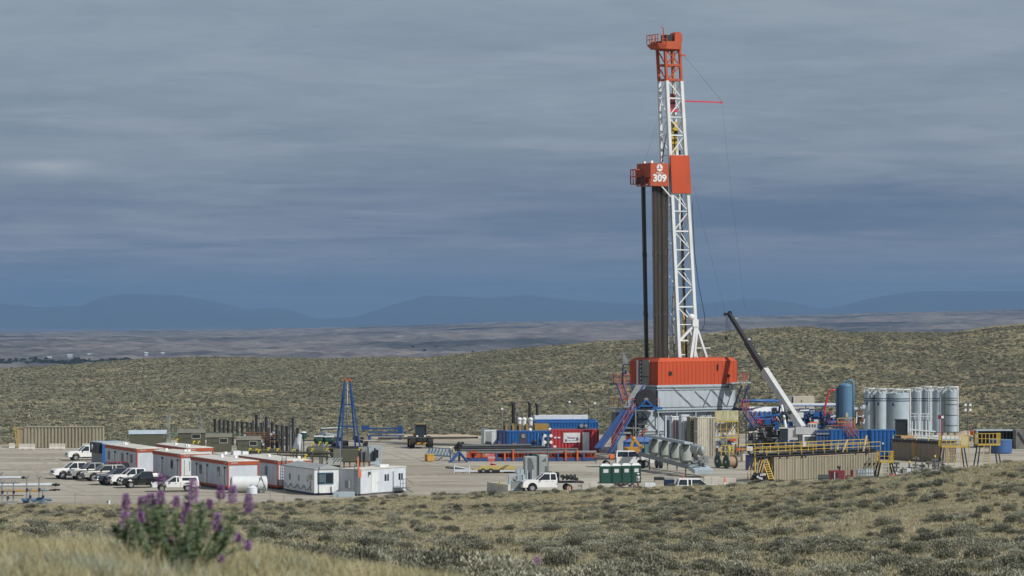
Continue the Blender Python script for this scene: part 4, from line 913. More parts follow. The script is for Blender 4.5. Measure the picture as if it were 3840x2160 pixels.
# ---------------------------------------------------------------- vehicles
def arc(cx, r, z0, n=8):                              # wheel arch, front to rear along the sill
    return [(cx + r * math.cos(t), z0 + r * math.sin(t)) for t in np.linspace(0, PI, n)]
WHEELS = {}
def wheel(root, x, y, r=.41, w=.27, truck=False):
    o = MB().cyl((0, -w / 2, 0), (0, w / 2, 0), r, 18).build('wheel', TYRE, root) if ('w', r, w) not in WHEELS else None
    if o is None:
        o = WHEELS[('w', r, w)].copy(); COL.objects.link(o); o.parent = root
    else: WHEELS[('w', r, w)] = o
    o.location = (x, y, r)
    k = ('r', r, w)
    if k not in WHEELS:
        q = MB().cyl((0, -w / 2 - .012, 0), (0, w / 2 + .012, 0), r * .58, 14); WHEELS[k] = q.build('rim', RIM, o)
    else:
        c = WHEELS[k].copy(); COL.objects.link(c); c.parent = o
    return o
def pickup(label, loc, deg, paint, group, L=5.9, kind='crew', H=1.93, W=1.96, topper=None, bumper=CHROME, bed=True, trim=None):
    """forward is local +x, rear bumper at x=0"""
    t = T('pickup_truck' if kind != 'suv' else 'sport_utility_vehicle', label, 'pickup truck' if kind != 'suv' else 'car', loc, deg, group)
    hw = W / 2; wf, wr = L - 1.05, 1.25; zb = .48; ar = .52; bl = .64 * H; hood = bl - .05
    cab0 = {'crew': 1.95 if bed else 2.0, 'ext': 2.35, 'reg': 2.9, 'suv': .12}[kind] * L / 5.9
    cab1 = L - 1.55
    pts = [(0.05, zb)] + [(.0, .8), (.02, bl)] if kind == 'suv' or not bed else [(cab0, zb + .0)]
    if kind == 'suv': prof = [(0.05, zb), (0, .8), (.03, bl), (cab1, bl), (L - .35, hood), (L - .08, hood - .18), (L, zb + .25), (L - .02, zb)]
    else: prof = [(cab0, zb), (cab0, bl), (cab1, bl), (L - .35, hood), (L - .08, hood - .16), (L, zb + .25), (L - .02, zb)]
    prof += arc(wf, ar, zb)
    if kind == 'suv': prof += arc(wr, ar, zb)
    m = MB().prof(prof[::-1], -hw, hw)
    if kind != 'suv' and bed:
        bp = [(0.03, zb + .1), (0, bl), (cab0 - .03, bl), (cab0 - .03, zb)] + arc(wr, ar, zb)
        for s in (-1, 1): m.prof(bp[::-1], s * hw - (.0 if s > 0 else 0), s * (hw - .09))
        m.bx(0, .08, -hw + .09, hw - .09, zb + .1, bl); m.bx(.08, cab0 - .03, -hw + .09, hw - .09, zb + .2, zb + .3)
    body = m.build('body', paint, t, .035)
    # greenhouse
    zt = H; rx0 = cab0 + (.22 if kind == 'suv' else .1); rx1 = cab1 - .85; wb, wt = hw - .06, hw - .22
    g = MB().taper(cab0 + .03, cab1 - .02, -wb + .03, wb - .03, bl - .02, rx0 + .02, rx1, -wt + .01, wt - .01, zt - .05); g.build('window', GLASS, t)
    r = MB().taper(rx0 - .02, rx1 + .06, -wt - .02, wt + .02, zt - .09, rx0 + .06, rx1 - .06, -wt + .08, wt - .08, zt)
    def pil(x0, x1, w): 
        for s in (-1, 1): r.beam((x0, s * wb, bl - .02), (x1, s * wt, zt - .05), w, .05)
    pil(cab0 + .05, rx0 + .03, .14); pil(cab1 - .02, rx1 + .02, .07)
    if kind in ('crew', 'suv', 'ext'):
        c = (cab0 + cab1) / 2 - (.1 if kind != 'ext' else .35); pil(c, c, .1)
    if kind == 'suv': c = cab0 + 1.15; pil(c, c, .12)
    r.build('cab', paint, t)
    if topper is not None:
        q = MB().taper(.02, cab0 + .02, -hw + .04, hw - .04, bl, .12, cab0, -hw + .2, hw - .2, zt - .02); tp = q.build('topper', topper, t, .04)
        q = MB()
        for s in (-1, 1): q.hexa([(.25, s * (hw - .075), bl + .14), (cab0 - .2, s * (hw - .075), bl + .14), (cab0 - .2, s * (hw - .11), bl + .14), (.25, s * (hw - .11), bl + .14), (.32, s * (hw - .15), zt - .14), (cab0 - .2, s * (hw - .15), zt - .14), (cab0 - .2, s * (hw - .2), zt - .14), (.32, s * (hw - .2), zt - .14)])
        q.bx(.03, .1, -hw + .3, hw - .3, bl + .12, zt - .25); q.build('topper_window', GLASS, tp)
    MB().bx(L - .06, L + .14, -hw + .02, hw - .02, zb, zb + .22).build('bumper', bumper, t, .02)
    MB().bx(-.16, .02, -hw + .05, hw - .05, zb, zb + .2).build('bumper', bumper, t, .02)
    MB().bx(L - .04, L + .02, -.5, .5, zb + .3, hood - .2).build('grille', BLACK, t)
    for s in (-1, 1):
        MB().bx(L - .1, L + .005, s * .72 - .17, s * .72 + .17, zb + .32, zb + .52).build('headlight', LAMPC, t)
        MB().bx(-.012, .05, s * (hw - .1) - .08, s * (hw - .1) + .07, bl - .42, bl - .06).build('tail_light', TAILL, t)
        MB().cb(cab1 - .45, s * (hw + .12), bl + .12, .12, .2, .2).build('mirror', BLACK, t)
        q = MB().bx(cab0 + .5, cab0 + .62, s * hw - .012, s * hw + .012, bl - .18, bl - .14).bx(cab1 - 1.1, cab1 - .98, s * hw - .012, s * hw + .012, bl - .18, bl - .14); q.build('door_handle', BLACK, t)
        for x in (wf, wr): wheel(t, x, s * (hw - .15), .41 if H > 1.8 else .37, .27)
    return t
def rear_at(px, py, deg, L):                          # place by front wheel contact
    D = dist(py); a = math.radians(deg); x, y = gx(px, D), D
    return (x - math.cos(a) * (L - 1.05), y - math.sin(a) * (L - 1.05), 0)
PK = 'vehicles parked in a row beside the trailers'
def park(label, px, py, deg, paint, L=5.9, **k):      # px,py: near front wheel touching the ground
    a = math.radians(deg); W = k.get('W', 1.96); p = rear_at(px, py, deg, L)
    s = (-math.sin(a), math.cos(a)); s = s if s[1] < 0 else (-s[0], -s[1])
    return pickup(label, (p[0] - s[0] * W / 2, p[1] - s[1] * W / 2, 0), deg, paint, PK, L, **k)
park('white crew cab pickup at the left end of the parked row', 237, 1797, 204, CWHT)
park('silver dark trimmed pickup second from left in the parked row', 301, 1800, 204, CSILV, bumper=BLACK)
park('pewter coloured sport utility vehicle third in the parked row', 352, 1805, 204, CTAN, 5.0, kind='suv', H=1.82, bumper=GREYD)
park('dark navy sport utility vehicle between the pewter one and a white pickup', 402, 1819, 204, CBLU, 5.1, kind='suv', H=1.84)
park('white pickup half hidden behind the black pickup in the row', 453, 1822, 202, CWHT, bumper=CHROME)
park('black extended cab pickup at the near end of the parked row', 492, 1831, 198, CBLK, kind='ext', H=1.78, W=1.9)
park('white compact pickup with white topper in front of the trailers', 607, 1845, 190, CWHT, 5.1, kind='ext', H=1.66, W=1.78, topper=CWHT, bumper=GREYD)
park('white pickup with long topper parked behind the row by the blue post', 285, 1728, 200, CWHT, 5.9, topper=CWHT)
park('white van bodied truck partly hidden behind the topper pickup', 326, 1718, 200, CWHT, 5.4, kind='suv', H=2.05)
park('silver sport utility vehicle with red tail light behind the parked row', 338, 1790, 204, CSILV, 5.0, kind='suv', H=1.8) if False else None
# rear red vehicle edge
park('maroon tailed dark vehicle parked behind the pewter one', 372, 1792, 204, MAROON, 5.0, kind='suv', H=1.8)
wk = pickup('white crew cab flatbed truck facing right beside the grey bulk trailer', (gx(2236, 400), 400, 0), 3, CWHT, None, 7.2, H=2.02, bed=False)
MB().bx(-.3, 2.3, -1.1, 1.1, .95, 1.08).build('flatbed', BLACK, wk); MB().cb(1.9, 0, 1.3, .5, 1.4, .45).build('tool_box', HIVIS, wk); MB().cb(.5, 0, 1.25, .9, .8, .3).build('winch', GREYD, wk)
fb = pickup('white flatbed truck loaded with black hose reels at the sagebrush edge', (gx(2172, 347), 349, 0), 188, CWHT, None, 6.3, kind='ext', H=2.02, bed=False)
m = MB().bx(-.4, 2.45, -1.15, 1.15, .95, 1.1).bx(2.3, 2.42, -1, 1, 1.1, 2.1); m.build('flatbed', BLACK, fb)
ro = MB(); r_ = random.Random(4)
for k in range(5): ro.cyl((r_.uniform(0, 1.9), -1, 1.35 + r_.uniform(0, .25)), (r_.uniform(0, 1.9), 1, 1.35 + r_.uniform(0, .25)), r_.uniform(.14, .24), 8)
for k in range(4): x = .2 + k * .45; ro.path([(x, -.9, 1.2), (x + .1, -.6, 1.75), (x + .3, .2, 1.8), (x + .4, .9, 1.3)], .07, 6)
ro.xf(Matrix.Translation(fb.location) @ Matrix.Rotation(math.radians(188), 4, 'Z')); tag(ro.build('hose_load', BLACK), 'coils of black hose loaded on the white flatbed truck', 'hose')
pickup('white sport utility vehicle roof showing above the sagebrush right of the dumpsters', (gx(2532, 345), 345, -.25), 4, CWHT, None, 5.0, kind='suv', H=1.85)

# ---------------------------------------------------------------- trailers
UT = 24
def trailer(label, fr, w, l, h=3.2, band=ORANGE, roof=ROOF, doors=(), wins=(), skid=True, logo=False, endwin=False, wallm=SIDING):
    t = T('office_trailer', label, 'site trailer', fr.loc, fr.deg, 'site trailers' if band else None)
    zb = .45 if skid else .12
    m = MB().bx(.04, w - .04, .04, l - .04, zb, h - .1)
    for k in range(int(l / 1.2)): m.bx(.028, .05, .6 + k * 1.2, .63 + k * 1.2, zb + .05, h - .5)
    for k in range(1, int(w / 1.2)): m.bx(k * 1.2, k * 1.2 + .03, .028, .05, zb + .05, h - .5)
    body = m.build('wall', wallm, t)
    if band:
        m = MB(); bh = .42
        m.bx(-.03, w + .03, -.03, .06, h - bh, h - .03).bx(-.03, .06, .06, l + .03, h - bh, h - .03).bx(w - .06, w + .03, .06, l + .03, h - bh, h - .03)
        m.bx(-.03, .1, -.03, .1, .3, h - bh).bx(w - .1, w + .03, -.03, .1, .3, h - bh)
        m.bx(-.04, w + .04, -.04, .08, zb - .2, zb + .02).bx(-.04, .08, .08, l, zb - .2, zb + .02); m.build('orange_trim', ORANGE2, t)
        text('ENSIGN', .22, 'lettering', WHITE, t, (.75, -.045, h - bh / 2), (PI / 2, 0, 0), .006)
        text('ENSIGN', .2, 'lettering', WHITE, t, (-.045, .7, h - bh / 2), (PI / 2, 0, -PI / 2), .006)
    m = MB().bx(.1, w - .1, .3, l - .2, .02, zb - .02); m.build('skid_base', BLACK, t)
    m = MB().bx(-.05, w + .05, -.05, l + .05, h - .05, h + .02)
    m.taper(0, w, 0, l, h + .02, w * .3, w * .7, 0.1, l - .1, h + .12)
    for k in range(int(l / 2)): m.bx(.1, w - .1, 1 + k * 2, 1.06 + k * 2, h + .02, h + .06)
    rf = m.build('roof', roof, t)
    r_ = random.Random(int(fr.o[1] * 10))
    for k in range(3): MB().cb(r_.uniform(.6, w - .6), r_.uniform(1, l - 1), h + .2, .3, .3, .3).build('roof_vent', LAMPC, rf)
    for y, hh in doors:
        d = MB().bx(-.02, .05, y, y + .85, zb + .02, zb + 2.05).build('door', mat('door_panel', (.62, .63, .63), .5), body); MB().bx(-.025, .03, y - .05, y, zb, zb + 2.12).build('door_frame', GREYM, d); MB().bx(-.06, -.02, y + .72, y + .78, zb + 1.0, zb + 1.1).build('handle', BLACK, d)
        MB().cb(-.08, y - .35, h - .75, .14, .16, .2).build('lamp', BLACK, t)
    for y in wins:
        q = MB().bx(-.03, .05, y, y + .55, zb + 1.0, zb + 1.95).build('window', GLASS, body); MB().bx(-.045, -.03, y - .05, y, zb + .95, zb + 2.0).bx(-.045, -.03, y + .55, y + .6, zb + .95, zb + 2.0).bx(-.045, -.03, y, y + .55, zb + .95, zb + 1.0).bx(-.045, -.03, y, y + .55, zb + 1.95, zb + 2.0).build('window_frame', GREYM, q)
    if endwin: 
        q = MB().bx(.5, 1.15, -.03, .05, zb + .3, zb + 2.1).build('door', mat('door_panel', (.62, .63, .63), .5), body); MB().bx(1.05, 1.12, -.04, -.03, zb + .8, zb + 1.9).build('door_window', GLASS, q)
    return t
F3 = Fr(gx(855, 350), 350, UT)
trailer('white orange trimmed trailer nearest the camera with the white tank at its end', F3, 3.55, 13, doors=((1.3, 0), (7.3, 0), (11, 0)), wins=(3.0, 9.2))
F2 = Fr(gx(677, 366.5), 366.5, UT)
trailer('white orange trimmed trailer with door in its end wall, second from front left', F2, 3.55, 10.5, doors=((1.3, 0), (7.0, 0)), wins=(3.0,), endwin=True)
F1 = Fr(gx(513, 380), 380, UT)
trailer('white orange trimmed trailer at far left behind the parked row', F1, 3.4, 13, doors=((4.0, 0), (9, 0)), wins=(2, 5.6, 11.2))
F4 = Fr(gx(1042, 351.5), 351.5, UT)
t4 = trailer('white orange trimmed trailer with ladder and red emblem banner on its end', F4, 3.9, 13, doors=(), wins=(3.6,))
m = MB().bx(1.75, 2.95, -.06, -.035, 2.72, 3.2); bn = m.build('banner', WHITE, t4); q = MB(); q.cyl((2.35, -.075, 2.78), (2.35, -.06, 2.78), .34, 16); q.build('banner_emblem', RED, bn); MB().sph((2.35, -.08, 2.8), .12, 8, 5, 1, .2, 1).build('emblem_mark', NAVY, bn)
m = MB(); 
for s in (0, .5): m.beam((.45 + s, -.25, .1), (.45 + s, -.1, 3.7), .06)
for k in range(11): m.beam((.45, -.24 + k * .013, .4 + k * .3), (.95, -.24 + k * .013, .4 + k * .3), .04)
m.build('ladder', GREYD, t4)
Fb = Fr(gx(700, 382), 382, UT)
trailer('white orange trimmed trailer whose roof shows behind the second row', Fb, 3.3, 12, doors=())
Fc = Fr(gx(868, 366.5), 366.5, UT)
trailer('low white roofed trailer squeezed between two orange trimmed trailers', Fc, 3.0, 6, 2.95, band=None)
m = MB().bx(.6, 1.5, 1, 2, 2.98, 3.5).bx(1.9, 2.6, 1.5, 2.2, 2.98, 3.4).xf(Matrix.Translation(Fc.loc) @ Matrix.Rotation(math.radians(UT), 4, 'Z')); tag(m.build('air_conditioner', WHITE), 'white rooftop cooling units on the low trailer', 'air conditioner')
F5 = Fr(gx(1179, 341), 341, UT)
t5 = T('office_trailer', 'white trailer with grey roof, dark slider window and hose hanging on its side', 'site trailer', F5.loc, UT)
m = MB().bx(0, 3.1, 0, 9.5, .25, 2.75)
for k in range(8): m.bx(.1 + k * .37, .12 + k * .37, -.012, .01, .3, 1.3)
b5 = m.build('wall', WHITE, t5); MB().bx(-.08, 3.15, -.08, 9.6, 2.75, 2.84).taper(-.08, 3.15, -.08, 9.6, 2.84, 1.5, 1.6, 0, 9.5, 3.25).build('roof', GROOF, t5)
MB().bx(.1, 3, .2, 9.3, .02, .25).build('skid_base', NAVY, t5)
q = MB().bx(.4, 2.1, -.02, .05, 1.25, 2.35).build('window', GLASS, b5); MB().bx(.33, 2.17, -.04, -.018, 1.17, 1.25).bx(.33, 2.17, -.04, -.018, 2.35, 2.43).bx(.33, .4, -.04, -.018, 1.25, 2.35).bx(2.1, 2.17, -.04, -.018, 1.25, 2.35).bx(1.2, 1.27, -.04, -.018, 1.25, 2.35).build('window_frame', SKYB, q); MB().bx(.42, 1.18, -.03, -.021, 1.4, 2.25).build('curtain', GLASSL, q)
for y in (1.9, 4.6, 7.4): q = MB().bx(-.02, .05, y, y + .45, 1.35, 2.0).build('window', GLASS, b5)
MB().cb(-.2, 1.0, 1.9, .35, .5, .5).build('wall_heater', BEIGE, t5); MB().bx(-.02, .02, 1.0, 1.35, .4, 1.5).build('vent_panel', GREYM, t5)
m = MB()
for k in range(4):
    y = 1.2 + k * 2; m.path([(-.06, y + 2 * u, .95 - .45 * math.sin(PI * u)) for u in np.linspace(0, 1, 7)], .035, 5)
m.build('hanging_hose', GREYM, t5)
F6 = Fr(gx(1352, 340.5), 340.5, 55)
t6 = T('office_trailer', 'white trailer with ladder on its corner and steps to its door', 'site trailer', F6.loc, 55)
b6 = MB().bx(0, 8, 0, 2.75, .2, 2.75).build('wall', SIDING, t6); MB().bx(-.06, 8.06, -.06, 2.82, 2.75, 2.84).build('roof', mat('cream_roof', (.6, .57, .5), .7, dirt=.4), t6); MB().bx(.1, 7.9, .1, 2.6, .01, .2).build('skid_base', GREYD, t6)
d6 = MB().bx(1.9, 3.0, -.03, .03, .3, 2.35).build('door', WHITE, b6); MB().bx(2.9, 2.95, -.06, -.03, 1.2, 1.3).build('handle', BLACK, d6)
for x in (4.2, 6.7): q = MB().bx(x, x + .75, -.025, .03, 1.4, 2.1).build('window', GLASS, b6); MB().bx(x + .34, x + .42, -.04, -.025, 1.4, 2.1).build('window_frame', WHITE, q)
MB().cb(1.4, -.15, 2.35, .2, .25, .3).build('wall_lamp', GREYD, t6)
m = MB().beam((5.6, -.15, 0), (5.6, -.15, 2.4), .06).bx(5.7, 7.5, -1, -.1, .5, .58); rail(m, [(5.7, -1, .55), (6.7, -1, .55)], 1.0, .05, .5); m.beam((6.7, -1, 1.55), (8, -1, .9), .05); m.beam((6.7, -1, .5), (8, -1, 0), .08); m.build('steps', GREYD, t6)
m = MB()
for s in (0, .5): m.beam((-.2, .25 + s, 0), (-.06, .25 + s, 3.4), .06)
for k in range(11): m.beam((-.19 + .013 * k, .25, .2 + k * .3), (-.19 + .013 * k, .75, .2 + k * .3), .04)
m.build('ladder', GREYM, t6)
MB().bx(-.4, -.02, 1.3, 1.8, .8, 1.6).build('meter_box', GREYM, t6)
m = MB().bx(4.5, 6.0, .8, 1.6, 2.84, 3.1); m.build('roof_unit', WHITE, t6)
o = MB().beam((gx(1277, 339.4), 339.4, 2.6), (gx(1277, 339.4), 339.4, zz(1655, 339.4)), .1).cb(gx(1277, 339.4), 339.4, 2.6, .18, .18, .9); tag(o.build('antenna_mast', GREYM), 'grey antenna mast standing at the joint of the two white trailers', 'mast')
o = MB().beam((gx(1350, 339.6), 339.6, 2.0), (gx(1341, 339.6), 339.6, zz(1715, 339.6)), .14).cb(gx(1350, 339.5), 339.5, 2.35, .3, .1, .7); tag(o.build('wind_sock', mat('faded_orange_cloth', (.75, .22, .10), .8)), 'orange wind sock hanging limp above the trailer ladder', 'wind sock')
o = MB().bx(gx(1250, 339), gx(1330, 339), 338.2, 338.9, 0, .55); tag(o.build('low_box', SILO, None, .03), 'low grey plinth box at the foot of the white trailer', 'box')
# white horizontal tank with frame
wt = T('water_tank', 'white cylindrical tank lying before the nearest trailer end', 'tank', (gx(862, 346), 346, 0), 6)
MB().cyl((.3, 0, .95), (3.85, 0, .95), .86, 24).sph((.3, 0, .95), .86, 20, 10, .3, 1, 1).sph((3.85, 0, .95), .86, 20, 10, .25, 1, 1).build('shell', WHITE, wt)
MB().bx(.5, .8, -.7, .7, 0, .3).bx(3.2, 3.5, -.7, .7, 0, .3).build('saddle', GREYM, wt); m = MB(); m.beam((2.6, -.95, 0), (3.4, -.7, 1.9), .07).beam((3.9, -.95, .3), (3.3, -.7, 1.9), .07).beam((2.2, -1, .35), (4.4, -1, .35), .06); m.build('strut', GREYD, wt)
MB().bx(.02, .1, -.4, .3, .5, 1.6).build('placard', GREYM, wt)
sd = T('poly_drum', 'small white plastic drum tank before the white cylindrical tank', 'tank', (gx(945, 343), 343, 0)); MB().cyl((0, 0, .05), (0, 0, .75), .58, 16).cyl((0, 0, .75), (0, 0, .95), .55, 16, .2).build('shell', INSUL, sd); MB().cyl((-.1, 0, .95), (-.1, 0, 1.05), .14, 8).build('lid', GREYM, sd)
# blue ended shed behind
bs = T('tool_shed', 'grey roofed shed with blue corner post behind the left trailer', 'shed', (gx(386, 404), 404, 0), UT)
MB().bx(0, 3.4, 0, 5, .1, 2.7).build('wall', GREYM, bs); MB().bx(-.1, 3.5, -.1, 5.2, 2.7, 2.85).build('roof', SILO, bs); MB().bx(-.12, .5, -.12, .1, .05, 2.7).build('corner_post', BLUE, bs); m = MB().bx(-.7, -.05, .4, 3.4, 1.5, 2.8); m.build('intake_box', BLACK, bs); MB().cyl((-1.06, 1.4, 2.3), (-1.0, 1.4, 2.3), .35, 14).build('fan', SILO, bs)

# ---------------------------------------------------------------- left background
ft = T('frac_tank', 'long tan corrugated tank standing alone at the far left edge of the pad', 'tank', (gx(92, 452), 452, 0), 2)
Lf = 11.0; m = MB().corrbox(0, Lf, 0, 2.5, .05, zz(1603, 452), .48, .07); m.build('shell', TAN, ft); MB().bx(-.05, Lf + .05, -.05, 2.55, zz(1603, 452), zz(1603, 452) + .08).build('top_frame', TAN, ft)
m = MB().bx(-1.1, 0, .1, 2.4, .3, 2.8).bx(-1.15, .05, 0, .1, 2.75, 2.95).bx(-.1, .05, -.02, .1, 0, 2.9); m.build('end_frame', TAND, ft)
m = MB()
for s in (-.22, .22): m.beam((-.75 + s, -.5, 0), (-1.15 + s, -.15, 2.9), .07)
for k in range(9): m.beam((-.98 - k * .045, -.45 + k * .035, .3 + k * .3), (-.54 - k * .045, -.45 + k * .035, .3 + k * .3), .06)
m.build('ladder', YEL, ft)
def barrier(label, px, D, L, deg, h=.8, grp='white concrete barriers'):
    t = T('concrete_barrier', label, 'concrete barrier', (gx(px, D), D, 0), deg, grp)
    m = MB().profx([(-.3, 0), (.3, 0), (.3, .12), (.13, .35), (.09, h), (-.09, h), (-.13, .35), (-.3, .12)], 0, L); m.build('block', CONC, t, .02)
    MB().bx(L * .2, L * .2 + .3, -.31, .31, 0, .08).bx(L * .7, L * .7 + .3, -.31, .31, 0, .08).build('slot', GREYD, t); return t
barrier('short white barrier leftmost at the pad edge by the tan tank', 34, 449, .8, 0); barrier('white barrier at the foot of the yellow ladder', 70, 447, 2.25, 0)
barrier('white barrier before the middle of the far left tan tank', 185, 447.5, 2.2, 0); barrier('small white barrier before the right end of the far left tank', 308, 448, 1.1, 0)
def shed(label, px0, px1, ytop, D, deg, mt=OLIVE, roof=OLIVER, win=True, dep=2.4):
    a = math.radians(deg); w = (px1 - px0) * D / F / math.cos(a); t = T('equipment_shed', label, 'shed', (gx(px0, D), D, 0), deg, 'olive equipment sheds'); h = zz(ytop, D)
    b = MB().bx(0, w, 0, dep, .05, h - .5).prof([(0, h - .5), (w, h - .5), (w, h - .49), (0, h - .49)], 0, dep); wl = b.build('wall', mt, t)
    MB().profx([(-.12, h - .52), (dep + .12, h - .52), (dep / 2, h)], -.15, w + .1).build('roof', roof, t)
    if win:
        q = MB().bx(w * .52, w * .82, -.03, .03, h - 1.25, h - .7).build('window', GLASS, wl); x0, x1 = w * .52, w * .82; MB().bx(x0 - .07, x1 + .07, -.045, -.028, h - 1.33, h - 1.25).bx(x0 - .07, x1 + .07, -.045, -.028, h - .7, h - .63).bx(x0 - .07, x0, -.045, -.028, h - 1.25, h - .7).bx(x1, x1 + .07, -.045, -.028, h - 1.25, h - .7).build('window_frame', mat('window_trim', (.4, .4, .34), .5), q)
        MB().bx(-.03, .02, .5, 1.3, .2, h - .9).build('door', BLACK, wl)
        m = MB()
        for k in range(3): m.bx(w * .2 + k * .35, w * .2 + k * .35 + .18, -.02, .01, h - 1.35, h - 1.2)
        m.build('wall_vent', BLACK, wl)
    return t
shed('long dark olive container with pale roof left of the small sheds', 487, 622, 1614, 440, 8, roof=SILO, win=False); shed('olive shed with window left of the centre one', 668, 768, 1610, 446, 6); shed('olive shed with large window and white lamp in the middle', 776, 868, 1626, 440, 6); shed('olive shed with big framed window nearest the yellow valves', 890, 978, 1636, 432, 6)
def lattice(label, px, D, ytop, ybase, w=.35):
    z0, z1 = 0, zz(ytop, D); x = gx(px, D); m = MB(); q = [(x - w / 2, D - w / 2), (x + w / 2, D - w / 2), (x, D + w / 2)]
    for p in q: m.beam((*p, z0), (*p, z1), .05)
    n = int((z1 - z0) / .6)
    for i in range(n):
        for k in range(3): a, b = q[k], q[(k + 1) % 3]; m.beam((*a, z0 + i * .6), (*b, z0 + i * .6 + .6), .03)
    t = T('antenna_tower', label, 'mast', (0, 0, 0)); m.build('lattice', GREYM, t)
    m = MB(); m.beam((x, D, z1 - .2), (x - .6, D - .1, z1 - 1.2), .05).beam((x, D, z1 - 2.2), (x - .7, D, z1 - 3.3), .05).beam((x - .6, D - .1, z1 - 1.2), (x + .1, D, z1 - 1.3), .04); m.build('antenna', GREYM, t)
lattice('slim grey lattice mast with stub antennas left of the olive sheds', 632, 425, 1548, 1665); lattice('slim grey lattice mast behind the olive sheds', 754, 450, 1558, 1660, .25)
cm = MB()
for a, b in (((620, 1624, 452), (760, 1634, 448)), ((770, 1622, 452), (975, 1632, 446)), ((655, 1626, 450), (700, 1626, 450))): cm.beam(seg(*a), seg(*b), .16)
for px, D in ((640, 451), (730, 448.5), (800, 451), (900, 448)): cm.beam((gx(px, D), D, 0), (gx(px, D), D, zz(1628, D)), .12)
tag(cm.build('pipe_bridge', PGREEN), 'pale green pipe bridge running behind the olive sheds', 'pipe rack')
# vent stacks
st = [(830, 120), (900, 130), (965, 140), (1030, 150), (1097, 150), (1168, 160), (1240, 165), (1318, 170), (1385, 175), (1455, 60), (1535, 180), (1605, 90), (1690, 180), (1765, 210), (1845, 225), (1915, 230), (2005, 110), (2080, 260)]
sp0 = None
for i, (zx, zy) in enumerate(st):
    px = 600 + zx / 4.025; py = 1540 + zy / 4.025; D = 468 - i * 2.0
    lab = 'dark vertical vent stack, %s in the row behind the olive sheds' % ('number %d from the left' % (i + 1))
    t = T('vent_stack', lab, 'vent stack', (gx(px, D), D, 0), 0, 'dark vent stacks'); h = zz(py, D)
    MB().cyl((0, 0, 0), (0, 0, h), .19 if h < 5 else .15, 10).cyl((0, 0, h - .25), (0, 0, h), .23, 10).build('pipe', DPIPE if i % 3 else BLACK, t)
    if i >= 8: m = MB(); m.cyl((-.5, .3, 0), (-.5, .3, h - .7), .09, 6); m.cyl((.5, .3, 0), (.5, .3, h - .3), .09, 6); m.beam((-.5, .3, h - 1.5), (.5, .3, h - 1.5), .07); m.cyl((-.5, .3, h - 1.3), (-.5, .3, h - .8), .16, 6); m.build('side_pipe', GREYM, t)
hx = T('separator_skid', 'rusty cluster of small pipes beneath the vent stacks', 'machinery', (gx(1010, 442), 442, 0), 5); m = MB(); r_ = random.Random(12)
for k in range(26): x = r_.uniform(-3.5, 3.5); m.cyl((x, r_.uniform(-1, 1), 0), (x, r_.uniform(-1, 1), r_.uniform(1.2, 3.2)), .06, 5)
for k in range(10): z = r_.uniform(.5, 2.6); m.cyl((-3.6, r_.uniform(-1, 1), z), (3.6, r_.uniform(-1, 1), z), .08, 6)
m.build('pipework', RUST, hx); m = MB()
for k in range(12): m.cb(r_.uniform(-3.5, 3.5), -1, r_.uniform(.8, 2.8), .3, .3, .3)
m.build('gauge_box', SILO, hx)
sm = T('tilted_dish', 'white conical dish with green drum right of the vent stacks', 'machinery', (gx(1112, 424), 424, 0)); MB().cyl((0, 0, 1.2), (.5, -.3, 3.1), .55, 14, .28).build('cone', INSUL, sm); MB().cyl((.95, 0, 2.5), (.95, 0, 3.3), .4, 12).build('drum', GREEN, sm); MB().cyl((.95, 0, 3.3), (.95, 0, 3.45), .46, 12, .2).build('drum_lid', WHITE, sm); MB().cyl((.95, 0, 0), (.95, 0, 2.5), .1, 6).cyl((0, 0, 0), (0, 0, 1.3), .1, 6).build('stand', GREYD, sm)
# yellow capped flow lines
for i, (px, py, D) in enumerate(((664, 1648, 418), (728, 1655, 418), (746, 1655, 417), (938, 1683, 398), (962, 1685, 398), (972, 1688, 397), (1008, 1680, 399), (1042, 1684, 398), (1100, 1686, 396), (1173, 1662, 402), (1200, 1658, 404), (1225, 1660, 404), (1172, 1684, 392), (1228, 1682, 394), (1349, 1680, 400), (1148, 1706, 388))):
    t = T('valve_tree', 'yellow topped valve post number %d from the left in the piping yard' % sorted([664, 728, 746, 938, 962, 972, 1008, 1042, 1100, 1173, 1200, 1225, 1172, 1228, 1349, 1148]).index(px).__add__(1), 'valve', (gx(px, D), D, 0), 0, 'yellow topped valve posts'); z = zz(py, D)
    MB().cyl((0, 0, 0), (0, 0, z), .09, 6).build('post', OLIVE, t); MB().cb(0, 0, z, .32, .2, .14).cb(-.08, 0, z - .15, .14, .2, .3).build('handwheel', YELB, t)
pl = MB()
for (a, b, r) in (((880, 1692, 399), (1260, 1700, 392), .14), ((930, 1690, 401), (1050, 1684, 402), .1), ((1180, 1675, 403), (1300, 1690, 401), .16), ((860, 1700, 397), (1230, 1712, 389), .1)): pl.cyl(seg(*a), seg(*b), r, 8)
for px in range(890, 1260, 40): D = 396; pl.beam((gx(px, D), D, 0), (gx(px, D), D, zz(1697, D)), .1)
tag(pl.build('flow_line', OLIVE), 'olive flow lines joining the yellow topped valve posts', 'pipe')
